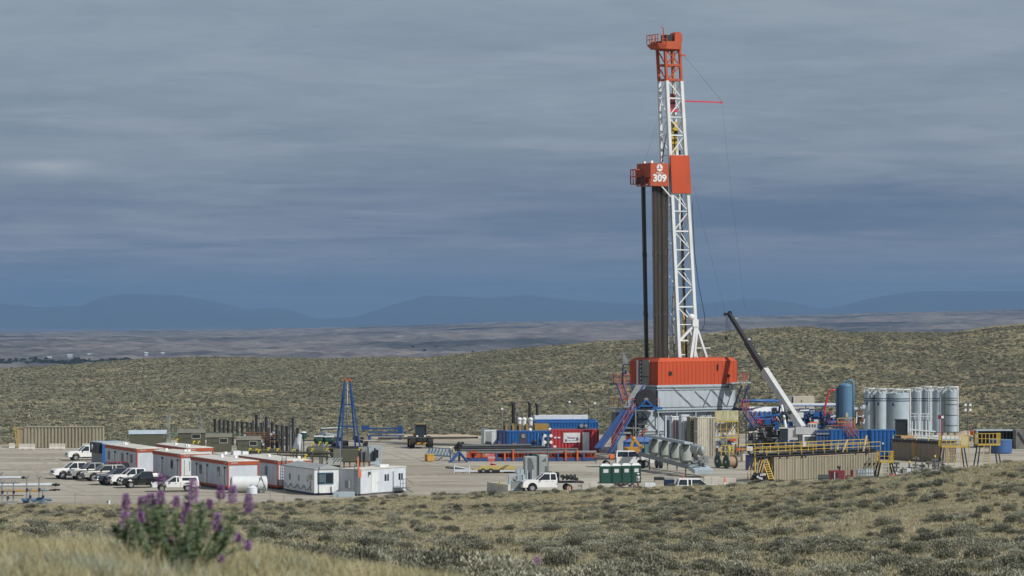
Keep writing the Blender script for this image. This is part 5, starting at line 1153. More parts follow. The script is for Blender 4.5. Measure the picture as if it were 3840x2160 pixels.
# blue trough, green tanks
o = T('blue_skid', 'long low blue skid behind the emblem banner trailer', 'skid', (gx(1060, 382), 382, 0), 4); MB().bx(0, 3.2, 0, 1.2, .8, 1.5).build('body', BLUE, o); MB().bx(.1, 3.1, .1, 1.1, 0, .8).build('base', NAVY, o); MB().cb(2.6, .3, 1.75, .5, .4, .5).build('valve_cover', YELB, o)
o = T('chemical_tank', 'low dark green tank right of the blue skid', 'tank', (gx(1160, 386), 386, 0), 3); MB().bx(0, 1.6, 0, 1.2, .05, .85).build('shell', GREEN, o, .06); MB().cyl((.8, .6, .85), (.8, .6, 1.0), .2, 8).build('hatch', SILO, o)
def vessel(label, px0, px1, yc, D, r, mt, name='pressure_vessel', legs=True, cap=None):
    t = T(name, label, 'tank', (gx(px0, D), D, 0), 0); L = (px1 - px0) * D / F; z = zz(yc, D)
    MB().cyl((r * .5, 0, z), (L - r * .5, 0, z), r, 16).sph((r * .5, 0, z), r, 14, 8, .6, 1, 1).sph((L - r * .5, 0, z), r, 14, 8, .6, 1, 1).build('shell', mt, t)
    MB().bx(L * .2, L * .2 + .2, -r * .7, r * .7, 0, z - r * .5).bx(L * .75, L * .75 + .2, -r * .7, r * .7, 0, z - r * .5).build('saddle', GREYD, t)
    if cap: MB().bx(0, L, -r, r, z + r * .72, z + r * 1.05).build('cover', cap, t, .05)
    return t
vessel('olive horizontal vessel behind the yellow valves', 1150, 1222, 1692, 398, .62, OLIVE); vessel('green tank with white cover left of the blue derrick, left one', 1178, 1212, 1650, 425, .55, GREEN, 'covered_tank', cap=WHITE); vessel('green tank with white cover left of the blue derrick, right one', 1214, 1252, 1651, 425, .55, GREEN, 'covered_tank', cap=WHITE)
o = T('grey_shelter', 'white framed grey machine behind the covered green tanks', 'machinery', (gx(1204, 440), 440, 0), 5); MB().bx(.3, 2.6, 0, 1, 0, 2.6).cyl((.6, -.3, 2.4), (2.4, -.3, 2.1), .3, 10).build('body', GREYM, o); m = MB().beam((0, 0, 0), (0, 0, 3.2), .16).beam((0, 0, 3.1), (2.7, 0, 3.2), .2).beam((.25, -.1, 1), (.25, -.1, 3), .12).beam((2.7, 0, 0), (2.7, 0, 3.2), .14); m.build('frame', SKYB, o); MB().beam((0, -.2, 3.25), (2.7, -.2, 3.35), .3, .12).build('frame_cap', WHITE, o)
o = T('treater_box', 'olive box unit on legs below the blue derrick', 'machinery', (gx(1281, 388), 388, 0), 3); MB().bx(0, 2.0, 0, 1.5, 1.25, 2.75).build('housing', OLIVE, o, .04); m = MB()
for x in (.2, .9, 1.7, 2.6, 3.3): m.bx(x, x + .18, .2, .4, 0, 1.3)
m.bx(.1, 3.5, .2, .5, 1.15, 1.3); m.build('leg', RUST, o); MB().bx(-1.0, -.05, .2, 1.3, 1.2, 2.7).build('side_housing', OLIVER, o); MB().bx(2.1, 3.4, .3, 1.2, 1.3, 2.4).cyl((2.4, .1, 1.4), (2.4, .1, 2.8), .12, 6).cyl((2.9, .1, 1.4), (2.9, .1, 2.6), .1, 6).build('pump', GREYD, o)
m = MB()
for k in range(5): x = -2.1 + k * .36; m.beam((x, -.3, .9), (x + .75, -.3, 1.75), .1)
m.build('rack_bar', SILO, o); MB().bx(-2.4, -.1, 0, .9, .15, .8).build('rack_base', BLACK, o)
o = T('framed_generator', 'grey box framed machine right of the blue derrick', 'machinery', (gx(1385, 398), 398, 0), 6); m = MB()
for x in (0, 1.5): 
    for y in (0, 1): m.beam((x, y, 0), (x, y, 2.75), .12)
for z in (.5, 2.7): m.beam((0, 0, z), (1.5, 0, z), .14).beam((0, 1, z), (1.5, 1, z), .14)
m.bx(0, 1.5, 0, 1, .3, .75).bx(.0, 1.3, .9, 1, .75, 2.5); m.build('frame', SILO, o); MB().cb(.5, .5, 1.4, .4, .4, 1.3).cb(1, .5, 1.7, .3, .4, 1).cyl((.7, .3, 1), (.7, .3, 2.4), .12, 7).build('engine', BLACK, o); MB().bx(-1.0, -.1, .1, .9, .8, 2.6).build('side_unit', GREYM, o)
# blue A shaped derrick
D1 = 418; dk = T('workover_derrick', 'blue tapering four legged derrick with orange sheaves on top', 'derrick', (0, 0, 0))
tops = [seg(1293, 1432, D1), seg(1312, 1432, D1), seg(1301, 1432, D1 + 1.3), seg(1306, 1432, D1 + 1.3)]; bots = [seg(1281, 1662, D1 - 1), seg(1348, 1662, D1 - 1), seg(1264, 1656, D1 + 2.5), seg(1331, 1656, D1 + 2.5)]
for a, b in zip((tops[0], tops[1], tops[0], tops[1]), bots):
    a = Vector(a); b = Vector(b); e = (b - a) * (a.z / (a.z - b.z)); MB().beam(a, a + e, .21).build('leg', BLUEK, dk)
m = MB()
for py in (1518, 1600):
    p = []
    for a, b in zip((tops[0], tops[1], tops[0], tops[1]), bots): a = Vector(a); b = Vector(b); z = zz(py, D1); p.append(a.lerp(b, (a.z - z) / (a.z - b.z)))
    for i, j in ((0, 1), (2, 3), (0, 2), (1, 3)): m.beam(p[i], p[j], .13)
m.build('crossbar', BLUEK, dk); MB().sph(seg(1294, 1425, D1), .2).build('sheave', ORANGE, dk); MB().sph(seg(1312, 1426, D1), .2).build('sheave', ORANGE, dk); MB().path([seg(1303, 1440, D1), seg(1304, 1655, D1)], .05, 5).build('lifting_line', SILO, dk); MB().cyl(seg(1303, 1530, D1 + .1), seg(1303, 1625, D1 + .1), .1, 6).build('travelling_hook', BLACK, dk)
eq = T('pump_truck_body', 'dark pump machinery around the base of the blue derrick', 'machinery', (gx(1300, 424), 424, 0), 4); m = MB().bx(-2.4, 3.2, -.8, .9, 1, 1.5); r_ = random.Random(6)
for k in range(16): m.cb(r_.uniform(-2.3, 3.1), r_.uniform(-.7, .7), r_.uniform(1.6, 2.7), r_.uniform(.3, .8), .5, r_.uniform(.3, .7))
m.bx(-2.2, 3, -.6, .7, .2, 1); m.build('body', BLACK, eq)
ob = T('beam_stack', 'stack of long blue steel beams lying at the far pad edge', 'steel beams', (gx(1375, 478), 478, 0), 1); m = MB()
for z, y, s in ((.5, 0, 0), (1.05, .2, .3), (1.6, .1, -.2)): m.bx(s, 5.6 + s, y, y + .4, z, z + .2)
m.bx(-.8, .4, 0, .5, 1.5, 2.1).bx(4.6, 5.3, 0, .5, .9, 2.1).bx(.2, .6, 0, .6, 0, .5).bx(4.8, 5.2, 0, .6, 0, .5); m.build('beam', BLUEK, ob)
# wheel loader carrying pipe
wl = T('wheel_loader', 'wheel loader facing the camera, carrying a long dark pipe crosswise', 'wheel loader', (gx(1577, 452), 452, 0), 8)
for x in (-1.35, -.5, 1.1, ): pass
for s, y in ((-1, -.9), (1, -.9), (-1, 1.9), (1, 1.9)):
    w = MB().cyl((s * 1.3 - .32, y, .8), (s * 1.3 + .32, y, .8), .8, 18).build('wheel', TYRE, wl); MB().cyl((s * 1.3 - .34, y, .8), (s * 1.3 + .34, y, .8), .38, 12).build('rim', AMBER, w)
MB().bx(-.75, .75, -1.3, 2.6, .55, 1.5).bx(-.8, .8, 1.2, 3, 1.2, 2.1).build('chassis', AMBER, wl, .04)
cb = MB().taper(-.75, .75, -.6, 1.1, 1.5, -.68, .68, -.4, 1.0, 3.2).build('cab', GLASS, wl); MB().bx(-.8, .8, -.65, 1.15, 3.18, 3.34).bx(-.78, -.68, -.64, -.5, 1.5, 3.2).bx(.68, .78, -.64, -.5, 1.5, 3.2).build('cab_frame', BLACK, cb); MB().bx(-.7, .7, -.5, 1, 3.34, 3.4).build('cab_roof', MATS['ochre_cab_roof'] if 'ochre_cab_roof' in MATS else mat('ochre_cab_roof', (.35, .24, .07), .6), cb)
m = MB().beam((-.5, -1, 1.1), (-.5, -2.6, 1.35), .25).beam((.5, -1, 1.1), (.5, -2.6, 1.35), .25).bx(-.9, .9, -2.7, -2.5, .9, 1.5).bx(-.8, -.6, -4, -2.7, 1.3, 1.4).bx(.6, .8, -4, -2.7, 1.3, 1.4); m.build('lift_arm', BLACK, wl); m = MB().cb(-.55, -.7, 1.7, .25, .1, .2).cb(.55, -.7, 1.7, .25, .1, .2); m.build('headlight', LAMPC, wl)
for k, r in enumerate((.13, .13)):
    o = MB().cyl((gx(1418, 447.6), 447.6 + k * .3, 1.56), (gx(1792, 448.4), 449.6 + k * .3, 1.56), r, 10); tag(o.build('drill_pipe', DPIPE), 'long dark pipe carried crosswise on the loader forks, %s one' % ('front' if k == 0 else 'rear'), 'pipe')
# ---------------------------------------------------------------- people
def person(label, loc, deg, shirt, pants, hat, pose='stand', h=1.78):
    t = T('person', label, 'person', loc, deg); k = h / 1.78
    V = [(0, 0, .95), (0, 0, 1.15), (0, .01, 1.38), (0, 0, 1.52), (0, .03, 1.66), (-.1, 0, .9), (-.12, .02, .5), (-.12, -.02, .08), (-.12, .16, .04), (.1, 0, .9), (.13, .03, .5), (.13, -.04, .08), (.13, .14, .04), (-.2, 0, 1.42), (-.26, -.03, 1.15), (-.24, .14, .95), (-.23, .2, .86), (.2, 0, 1.42), (.26, -.03, 1.15), (.22, .16, .98), (.2, .24, .9)]
    if pose == 'reach': V[15] = (-.22, .34, 1.22); V[16] = (-.2, .42, 1.25); V[19] = (.2, .36, 1.2); V[20] = (.18, .44, 1.22)
    E = [(0, 1), (1, 2), (2, 3), (3, 4), (0, 5), (5, 6), (6, 7), (7, 8), (0, 9), (9, 10), (10, 11), (11, 12), (2, 13), (13, 14), (14, 15), (15, 16), (2, 17), (17, 18), (18, 19), (19, 20)]
    Rr = [.15, .14, .17, .065, .1, .1, .075, .05, .045, .1, .075, .05, .045, .075, .055, .04, .04, .075, .055, .04, .04]
    me = bpy.data.meshes.new('body'); me.from_pydata([(x * k, y * k, z * k) for x, y, z in V], E, []); o = bpy.data.objects.new('body', me); COL.objects.link(o); o.parent = t
    sk = o.modifiers.new('skin', 'SKIN'); 
    for i, r in enumerate(Rr): me.skin_vertices[0].data[i].radius = (r * k, r * k * (.72 if i < 3 else 1))
    me.skin_vertices[0].data[0].use_root = True
    o.modifiers.new('smooth', 'SUBSURF').levels = 1; o.modifiers['smooth'].render_levels = 1; me.materials.append(pants)
    MB().taper(-.21 * k, .21 * k, -.13 * k, .14 * k, .92 * k, -.25 * k, .25 * k, -.14 * k, .15 * k, 1.47 * k).build('jacket', shirt, t, .05)
    MB().sph((0, .03 * k, 1.67 * k), .105 * k, 12, 8, .85, 1, 1.15).sph((0, .14 * k, 1.66 * k), .02, 6, 4).build('head', SKIN, t)
    MB().sph((0, .02 * k, 1.73 * k), .135 * k, 12, 6, 1, 1.1, .75).cyl((0, .04 * k, 1.70 * k), (0, .04 * k, 1.72 * k), .17 * k, 14).build('hard_hat', hat, t)
    return t
G0 = lambda px, D: (gx(px, D), D, 0)
person('worker in orange vest beside the white units left of the blue houses', G0(1871, 432), 160, HIVIS, NAVY, BLUEHAT)
person('worker in orange vest standing before the blue house doorway', G0(1929, 433), 190, HIVIS, NAVY, NAVY)
person('worker in light blue shirt and white hat at the left end of the catwalk', G0(1690, 414), 100, DENIM, DENIM, WHITE, 'reach')
person('worker with yellow hard hat behind the left end of the catwalk', G0(1702, 417), 200, KHAKI, DENIM, YELB)
person('worker with blue hard hat beside the beige housing', G0(2697, 421), 20, KHAKI, NAVY, BLUEHAT)
person('worker with blue hard hat bending over the yellow barrier', G0(2734, 424), 60, HIVISY, GREYM, BLUEHAT, 'reach')
person('worker with white hard hat right of the yellow barrier', G0(2746, 426), 240, KHAKI, KHAKI, WHITE)
person('worker in pale clothes right of the green portable toilets', G0(2392, 352), 250, WHITE, RUST, WHITE, 'reach')
person('worker in white shirt at the valves by the yellow platform', G0(3538, 372), 230, WHITE, NAVY, NAVY, 'reach')
# ---------------------------------------------------------------- pipe racks bottom left
def vtstand(label, px, py, h, D=None):
    D = D or dist(py); t = T('pipe_stand_rack', label, 'pipe stand', (gx(px, D), D, 0), 0, 'blue pipe supports at lower left')
    m = MB().beam((0, 0, 0), (0, 0, h), .12).beam((-.5, 0, .04), (.5, 0, .04), .12, .08).beam((0, -.4, .04), (0, .4, .04), .12, .08).beam((0, 0, h), (-.22, 0, h + .28), .12).beam((0, 0, h), (.22, 0, h + .28), .12); m.build('upright', SKYB if px % 2 else GREYM, t); MB().cb(.05, -.08, h * .55, .25, .1, .3).build('clamp', NAVY, t)
for k, (px, py, h) in enumerate(((8, 1885, 2.0), (50, 1883, 1.9), (100, 1888, 2.55), (112, 1890, 1.35), (146, 1886, 2.5), (160, 1889, 1.3), (28, 1893, 1.3), (4, 1860, 2.3))):
    vtstand('pipe support stand, %s, lower left pad corner' % ['second from the left', 'short blue one third from left', 'tall blue one under both white pipes', 'low forked one', 'tall forked one at the pipe ends', 'low one beneath the orange pipe end', 'lowest grey one by the fence', 'rearmost at the frame edge'][k], px, py, h)
def pipe(label, px0, px1, py, D, r, mt, tip=None, py1=None):
    t = T('pipe_length', label, 'pipe', (0, 0, 0), 0, 'pipes on the stands at lower left'); a = Vector(seg(px0, py, D)); b = Vector(seg(px1, py1 or py, D - .4)); MB().cyl(a, b, r, 10).build('tube', mt, t)
    if tip: e = (b - a).normalized(); MB().cyl(b, b + e * tip, r * .75, 8).cyl(b + e * tip * .35, b + e * tip * .6, r * 1.1, 8).build('threaded_end', BLACK, t)
pipe('upper white pipe ending left of the forked stands', -200, 80, 1793, 338, .14, INSUL, .55, 1791); pipe('long white pipe across the forked stands', -200, 195, 1821, 333, .16, INSUL, .8, 1818); pipe('orange pipe below the long white pipe', -200, 155, 1842, 331, .09, AMBER, 0, 1840)
pipe('thin grey pipe continuing right of the orange pipe', 155, 185, 1839, 330, .1, SILO, 1.3, 1838); pipe('low thin brown pipe at the lower left', -40, 88, 1858, 330, .05, RUST); pipe('thin brown pipe above the long white pipe', 5, 75, 1812, 336, .06, RUST)
o = T('valve_skid', 'blue grey valve pieces lying low under the pipe stands', 'valve', G0(80, 327), 0); m = MB(); r_ = random.Random(2)
for k in range(9): x = r_.uniform(0, 2.6); m.cyl((x, 0, .35 + r_.uniform(-.1, .1)), (x + .5, 0, .4), r_.uniform(.08, .17), 8)
m.cyl((0, 0, .5), (2.7, 0, .45), .08, 8); m.build('body', SKYB, o); MB().cyl((.2, -.1, .2), (.9, -.1, .25), .12, 8).cyl((1.6, -.1, .55), (2.2, -.1, .6), .1, 8).build('flange', NAVY, o)
o = T('culvert_end', 'dark round culvert end in the bank at lower left', 'culvert', G0(160, 320), 0); MB().cyl((0, -.6, .1), (0, .6, .3), .45, 14).build('tube', GREYD, o)
# fence posts along the near edge
for k, (px, py, h) in enumerate(((25, 1905, 1.2), (282, 1905, 1.35), (306, 1903, .5), (706, 1893, .9), (1013, 1880, 1.5), (1065, 1878, .9), (1721, 1855, 1.3), (1265, 1872, 1.0))):
    D = 322 if px < 900 else 326; z = float(height([gx(px, D)], [D])[0]); o = MB().cyl((gx(px, D), D, z - .1), (gx(px, D), D, z + h), .035, 6).cb(gx(px, D), D - .03, z + h - .1, .09, .05, .12).build('fence_post', GREYM)
    tag(o, ['steel post among the lower left pipe stands', 'tall steel fence post right of the lower left pipes', 'stub fence post beside the tall left one', 'fence post behind the purple flowers', 'fence post before the orange trimmed trailers', 'short fence post left of the grey roofed trailer', 'lone fence post at the pad edge left of the concrete panel', 'fence post in front of the grey roofed trailer'][k], 'fence post', 'fence posts along the pad edge')
o = T('marker_bollard', 'small white marker at the pad edge left of the flowers', 'bollard', G0(408, 322)); MB().cyl((0, 0, 0), (0, 0, .55), .14, 10).cyl((.05, 0, .55), (.05, 0, .75), .09, 8).build('post', WHITE, o); MB().cb(-.15, 0, .5, .12, .1, .2).build('cap', NAVY, o)
# yellow crate, truss
o = T('yellow_crate', 'yellow steel crate on the pad left of the catwalk', 'crate', G0(1600, 414), 20); b = MB().bx(-.1, .85, -.6, .5, .08, .85); b.build('box', AMBER, o, .03); MB().bx(-.15, .9, -.65, .55, .85, .92).bx(0, .2, -.5, .4, 0, .08).bx(.6, .8, -.5, .4, 0, .08).build('lid', YEL, o); MB().beam((1.0, 0, .15), (1.6, -.1, .12), .12).beam((1.6, -.1, .1), (2.2, .3, .5), .08).build('tow_bar', BLACK, o)
o = T('lattice_boom', 'small blue grey lattice boom lying left of the catwalk', 'truss', (0, 0, 0)); m = MB()
A = [seg(1608, 1677, 424), seg(1595, 1707, 423), seg(1604, 1704, 425.5)]; B = [seg(1690, 1684, 420), seg(1688, 1713, 419), seg(1690, 1710, 421)]
for a, b in zip(A, B): m.beam(a, b, .09)
for k in range(7):
    p = [Vector(a).lerp(Vector(b), k / 7) for a, b in zip(A, B)]; q = [Vector(a).lerp(Vector(b), (k + .5) / 7) for a, b in zip(A, B)]; r3 = [Vector(a).lerp(Vector(b), (k + 1) / 7) for a, b in zip(A, B)]
    m.beam(p[1], q[0], .07).beam(q[0], r3[1], .07).beam(p[2], q[0], .06)
m.build('lattice', SKYB, o)
# ---------------------------------------------------------------- blue houses and red container
def house(name, label, cat, px0, px1, ytop, D, deg, mt, dep=2.4, pitch=.45, roof=None, z0=.15):
    a = math.radians(deg); u = math.cos(a); w = (px1 - px0) * D / F / (u - math.sin(a) * (px1 - CX) / F); t = T(name, label, cat, (gx(px0, D), D, 0), deg); h = zz(ytop, D)
    b = MB().corrbox(0, w, 0, dep, z0, h - .1, pitch, .022).build('wall', mt, t); MB().bx(-.03, w + .03, -.03, dep + .03, h - .12, h).build('roof', roof or mt, t); m = MB()
    for x in (0, w): m.bx(x - .07, x + .05, -.05, .08, 0, h - .12)
    m.bx(.05, w - .07, -.045, .06, .02, .18); m.build('frame', mt, t); return t, b, w, h
hA, wA, w, h = house('generator_house', 'blue house with dark doorway left of the red container', 'generator house', 1898, 2085, 1617, 446, 9, BLUE)
MB().bx(1.9, 2.9, -.05, .03, .3, h - .3).build('doorway', mat('dark_doorway', (.06, .045, .07), .8), wA); MB().cb(2.4, -.1, 1.9, .5, .1, .5).build('control_panel', GREYM, wA); m = MB()
m.path([(4.6, -.15, h - .2), (4.4, -.2, 1.6), (4.7, -.3, .6)], .05, 6).path([(5.2, -.15, h - .2), (5.9, -.25, 1.6), (5.6, -.3, .6)], .05, 6); m.build('air_hose', SKYB, hA)
MB().sph((4.0, -.3, 1.1), .4, 8, 5, .8, .3, 1).sph((6.1, -.3, 1.1), .4, 8, 5, .8, .3, 1).build('hose_reel', BLACK, hA); MB().prof([(4.9, .1), (5.5, .1), (5.25, 1.9), (5.1, 1.9)], -.5, -.35).build('step_ladder', SILO, hA)
for k, x in enumerate((3.4, 6.2)): MB().sph((x, .1, h + .15), .26, 8, 6).build('flood_light', LAMPC, hA)
hE, wE, w2, h2 = house('generator_house', 'blue house end section with its shade painted dark, beside the white chiller', 'generator house', 1874, 1901, 1616, 444, 9, mat('painted_shade_blue', (.02, .035, .12), .6), 3)  # darker blue paints the shade on the left end of the house
hB, wB, w, h = house('generator_house', 'long blue house with white roof rising behind the red container', 'generator house', 2012, 2242, 1583, 466, 5, BLUE, roof=BLUE)
MB().bx(0, w - 1.0, 2.8, 5.6, h + .05, h + .85).build('upper_roof', WHITE, hB); m = MB().bx(0, w, 2.6, 2.8, .1, h + .3).bx(0, w - 1.4, 2.8, 5.6, .1, h + .05); m.build('rear_wall', BLUE, hB); MB().cyl((w - 2.6, -.12, 2.4), (w - 2.2, -.15, 2.7), .3, 8).cyl((w - 1.9, -.12, 2.4), (w - 1.6, -.15, 2.7), .25, 8).build('cable_coil', GREYM, hB); MB().bx(.1, w - .1, -.06, 0, h - .95, h - .85).build('eave_line', SKYB, hB)
rc_, wR_, w, h = house('red_container', 'red site container with white door and white sign', 'container', 2070, 2245, 1612, 438, 5, mat('faded_red_paint', (.42, .035, .045), .5, dirt=.3, dirtcol=(.4, .12, .1)))
MB().bx(w * .655, w * .795, -.08, -.02, .25, h - .35).build('door', WHITE, wR_); sg = MB().bx(w * .245, w * .60, -.1, -.05, 1.35, h - .4).build('sign', WHITE, wR_)
x = w * .25; m = MB().cb(x + .3, -.11, 1.65, .28, .012, .34).build('sign_picture', mat('sign_purple', (.22, .08, .2), .6), sg)
text('Rental', .42, 'sign_lettering', MATS['sign_purple'], sg, (w * .41, -.108, 2.02), (PI / 2, .06, 0), .004, .01); text('TOOLS & SERVICE', .17, 'sign_lettering', GREYD, sg, (w * .43, -.108, 1.62), (PI / 2, 0, 0), .004, .004)
MB().sph((w * .54, -.11, 1.85), .2, 10, 6, 1, .08, 1.3).build('sign_figure', mat('sign_figure_grey', (.2, .12, .18), .6), sg)
MB().bx(w * .045, w * .095, -.07, -.03, 1.95, 2.15).bx(w * .12, w * .175, -.07, -.03, 1.95, 2.15).bx(w * .03, w * .09, -.07, -.03, .7, .95).build('notice', WHITE, wR_)
for i, (px, D) in enumerate(((1925, 474), (1986, 474), (2014, 470))):
    t = T('exhaust_stack', ['leftmost tall black exhaust stack over the blue houses', 'middle black exhaust stack over the blue houses', 'right black exhaust stack over the blue houses'][i], 'exhaust stack', G0(px, D), 0, 'black exhaust stacks'); zt_ = zz((1512, 1511, 1516)[i], D); MB().cyl((0, 0, 1), (0, 0, zt_), .22 if i != 0 else .27, 12).cyl((0, 0, zt_), (-.25, 0, zt_ + .18), .24, 10).build('pipe', BLACK, t); MB().bx(-.5, .5, -.4, .5, 0, 1.1).build('base', GREYD, t)
m = MB()
gs = T('generator_set', 'yellow engine units with white cooler domes behind the blue house', 'generator', G0(1895, 464), 5); 
for k in range(4): m.bx(.0 + k * 1.0, .3 + k * 1.0, 0, 1.5, .2, zz(1590, 464))
m.build('radiator', mat('ochre_paint', (.32, .2, .05), .6, dirt=.4), gs); MB().bx(4.3, 6.3, 0, 2, .2, zz(1590, 464)).build('housing', MATS['ochre_paint'], gs); MB().bx(-.2, 6.6, .2, 2.2, .1, zz(1596, 464)).build('core', GREYD, gs)
m = MB()
for k, px in enumerate((1950, 1968, 1992)): x = gx(px, 466) - gx(1895, 464); MB().sph((x, 1, zz(1572, 466)), .38, 10, 6, 1, 1, .8).cyl((x, 1, 1), (x, 1, zz(1572, 466)), .3, 10).build('cooler_dome', WHITE, gs)
for i, (px, y0, D) in enumerate(((1883, 1533, 450), (1939, 1540, 452), (2136, 1507, 480), (2206, 1525, 446), (2231, 1512, 476))):
    t = T('light_pole', ['thin lamp pole at the left end of the blue house', 'thin lamp pole right of the first exhaust stack', 'distant lamp pole behind the white roof', 'dark blue lamp pole before the blue roof right end', 'rear lamp pole near the pipe ramp'][i], 'lamp pole', G0(px, D)); z = zz(y0, D); MB().cyl((0, 0, 0), (0, 0, z), .05, 6).build('pole', NAVY if i in (1, 3) else GREYM, t); MB().cb(0, -.1, z, .32, .2, .28).build('lamp', LAMPC, t)
o, ww, w, h = house('chiller_unit', 'white chiller box with grey louvre side left of the blue house', 'cooling unit', 1818, 1868, 1613, 448, 20, WHITE, 1.2, .3); MB().bx(.1, .95, -.06, -.01, .4, h - .2).build('louvre', GREYM, ww)
o, ww, w, h = house('chiller_unit', 'smaller white box behind the chiller at left', 'cooling unit', 1806, 1832, 1606, 456, 5, WHITE, 1, .3)
o = T('welding_machine', 'white generator with yellow fan guard before the chiller', 'machinery', G0(1798, 434), 4); b = MB().bx(0, 1.9, 0, .9, .25, 1.15); b.build('housing', WHITE, o, .05); MB().cyl((.55, -.05, .72), (.55, 0, .72), .26, 12).build('fan_guard', YELB, o); m = MB()
for k in range(3): m.bx(1.0 + k * .25, 1.1 + k * .25, -.02, .01, .4, 1.0)
m.build('slot', BLACK, o); MB().sph((2.2, .3, .6), .5, 9, 6, 1, .6, .9).build('cable_coil', BLACK, o)
# ---------------------------------------------------------------- catwalk / pipe rack
ct = T('pipe_catwalk', 'long orange pipe catwalk with blue grey base in front of the blue houses', 'pipe rack', (gx(1748, 414), 414, 0), 1.5); L = 16.9
MB().bx(0, L, -.15, .15, .05, .42).bx(0, L, 1.5, 1.8, .05, .42).build('base_beam', BLUED, ct); MB().bx(0, L, -.1, 1.8, 1.12, 1.28).build('deck', GREYM, ct); MB().bx(.1, L - .1, 1.0, 1.6, .4, 1.1).build('inner_frame', mat('painted_shade_orange', (.25, .05, .03), .6), ct)  # inner frame's dark orange paints the shade inside the catwalk
m = MB(); r_ = random.Random(9)
for x0, x1 in ((1.0, 1.9), (.4, .8), (2.0, 3.9)): m.bx(x0, x1, -.05, .1, .45, 1.05)
m.build('side_panel', ORANGE2, ct); m = MB()
for k in range(44):
    x = 4.3 + k * .285
    if 4.8 < x < 12.2 and not 7.8 < x < 9.4 or x > 12.8: m.beam((x, 0, .45), (x + (.1 if k % 3 else -.1), 0, 1.1), .07)
m.bx(4.1, L, -.06, .04, 1.0, 1.1).bx(4.1, L, -.06, .04, .45, .52); m.build('orange_bracing', ORANGE2, ct)
for x in (5.0, 6.1, 12.9, 14.4): MB().bx(x - .1, x + .1, -.32, -.12, .1, 1.5 if x > 6 else 1.1).build('orange_post', mat('safety_orange_paint', (.62, .13, .03), .6), ct)
for x in (3.95, 8.0, 11.9, 15.2): MB().bx(x - .12, x + .12, -.28, -.16, .1, 1.12).build('blue_post', BLUED, ct)
MB().cb(1.0, -.25, 1.2, 1.0, .3, .25).cb(.3, -.2, .8, .5, .3, .7).build('drive_box', ORANGE2, ct); MB().cb(9.0, -.12, .8, .9, .1, .4).build('cabinet', GREEN, ct)
MB().bx(2.2, 3.8, -.08, -.05, .55, .95).build('name_plate', mat('faded_plate', (.45, .14, .1), .6), ct); text('ENSIGN', .34, 'lettering', WHITE, ct, (3.1, -.1, .85), (PI / 2, 0, 0), .006)
for i in range(14):
    x0 = -1.6 + rr.uniform(0, .8); x1 = 12.4 - i * .4 + rr.uniform(0, .5); r = .135; row = i // 5; j = i % 5
    o = MB().cyl((x0, .15 + j * .29 + row * .13, 1.42 + row * .26), (x1 + (2 if i == 0 else 0), .15 + j * .29 + row * .13, 1.42 + row * .26 + .15), r, 8).xf(Matrix.Translation(ct.location) @ Matrix.Rotation(math.radians(1.5), 4, 'Z')); tag(o.build('casing_pipe', DPIPE if i % 2 else GREYD), 'grey steel pipe lying in the bundle on the orange catwalk', 'pipe', 'pipes on the catwalk')
o = MB().cyl(seg(1738, 1664, 425), seg(1990, 1679, 423), .12, 8).build('casing_pipe', GREYM); tag(o, 'slanting grey pipe behind the left end of the catwalk', 'pipe')
o = T('pipe_tailgate', 'blue angled legs and black jack at the left end of the catwalk', 'machinery', (0, 0, 0)); m = MB().beam(seg(1690, 1732, 412), seg(1722, 1695, 413), .3).beam(seg(1722, 1695, 413), seg(1752, 1730, 412), .25).beam(seg(1680, 1734, 411), seg(1755, 1736, 411), .35, .15); m.build('leg', BLUED, o)
m = MB().beam(seg(1722, 1735, 414), seg(1722, 1660, 414), .28).beam(seg(1710, 1668, 414), seg(1740, 1660, 414), .3).sph(seg(1722, 1664, 414), .3); m.build('jack', BLACK, o)
o = T('stop_sign', 'red and white round paddle sign on a thin pole', 'sign', G0(1843, 396), 0); z = zz(1717, 396); MB().cyl((0, 0, 0), (0, 0, z), .04, 6).build('pole', RED, o); q = MB().cyl((0, -.04, z), (0, -.01, z), .5, 20).build('disc', mat('faded_sign_red', (.55, .12, .12), .5), o); text('STOP', .3, 'sign_lettering', WHITE, q, (0, -.05, z + .02), (PI / 2, 0, 0), .004, .01, 1.1); MB().cyl((0, -.05, z - .82), (0, -.01, z - .82), .3, 12).build('lower_disc', mat('faded_pink', (.6, .25, .22), .6), o); MB().bx(-.1, .6, -.05, -.02, z - .9, z - .75).build('arrow_arm', RED, o)
# low trailer with pipes
o = T('pipe_trailer', 'low flat trailer with white axle parts and yellow deck in mid pad', 'trailer', (gx(1700, 385), 385, 0), 3); Lp = 7.6
MB().bx(2.4, Lp, 0, 1.8, .42, .55).build('deck', mat('worn_yellow_deck', (.45, .33, .08), .7, dirt=.6), o); m = MB().bx(.2, Lp, -.06, .08, .2, .4).bx(.2, Lp, 1.6, 1.75, .2, .4)
for k in range(7): m.bx(.4 + k * 1.0, .55 + k, -.02, 1.7, .22, .34)
m.cyl((.1, 0, .0), (.1, 0, .95), .07, 7).cyl((1.9, 0, 0), (1.9, 0, .9), .07, 7).cyl((.1, 0, .9), (1.9, 0, .5), .06, 6); m.build('frame', INSUL, o); MB().bx(3, 5.6, -.15, 0, .1, .42).build('side_box', BLACK, o)
for x in (3.6, 4.5): w = MB().cyl((x, -.22, .3), (x, .05, .3), .3, 14).build('wheel', TYRE, o); MB().cyl((x, -.24, .3), (x, .06, .3), .15, 10).build('rim', GREYM, w)
m = MB().beam((5.6, -.1, .5), (6.4, -.1, 1.0), .08).beam((5.9, -.1, .5), (6.7, -.1, 1.0), .08); m.build('ramp_bar', BLACK, o)
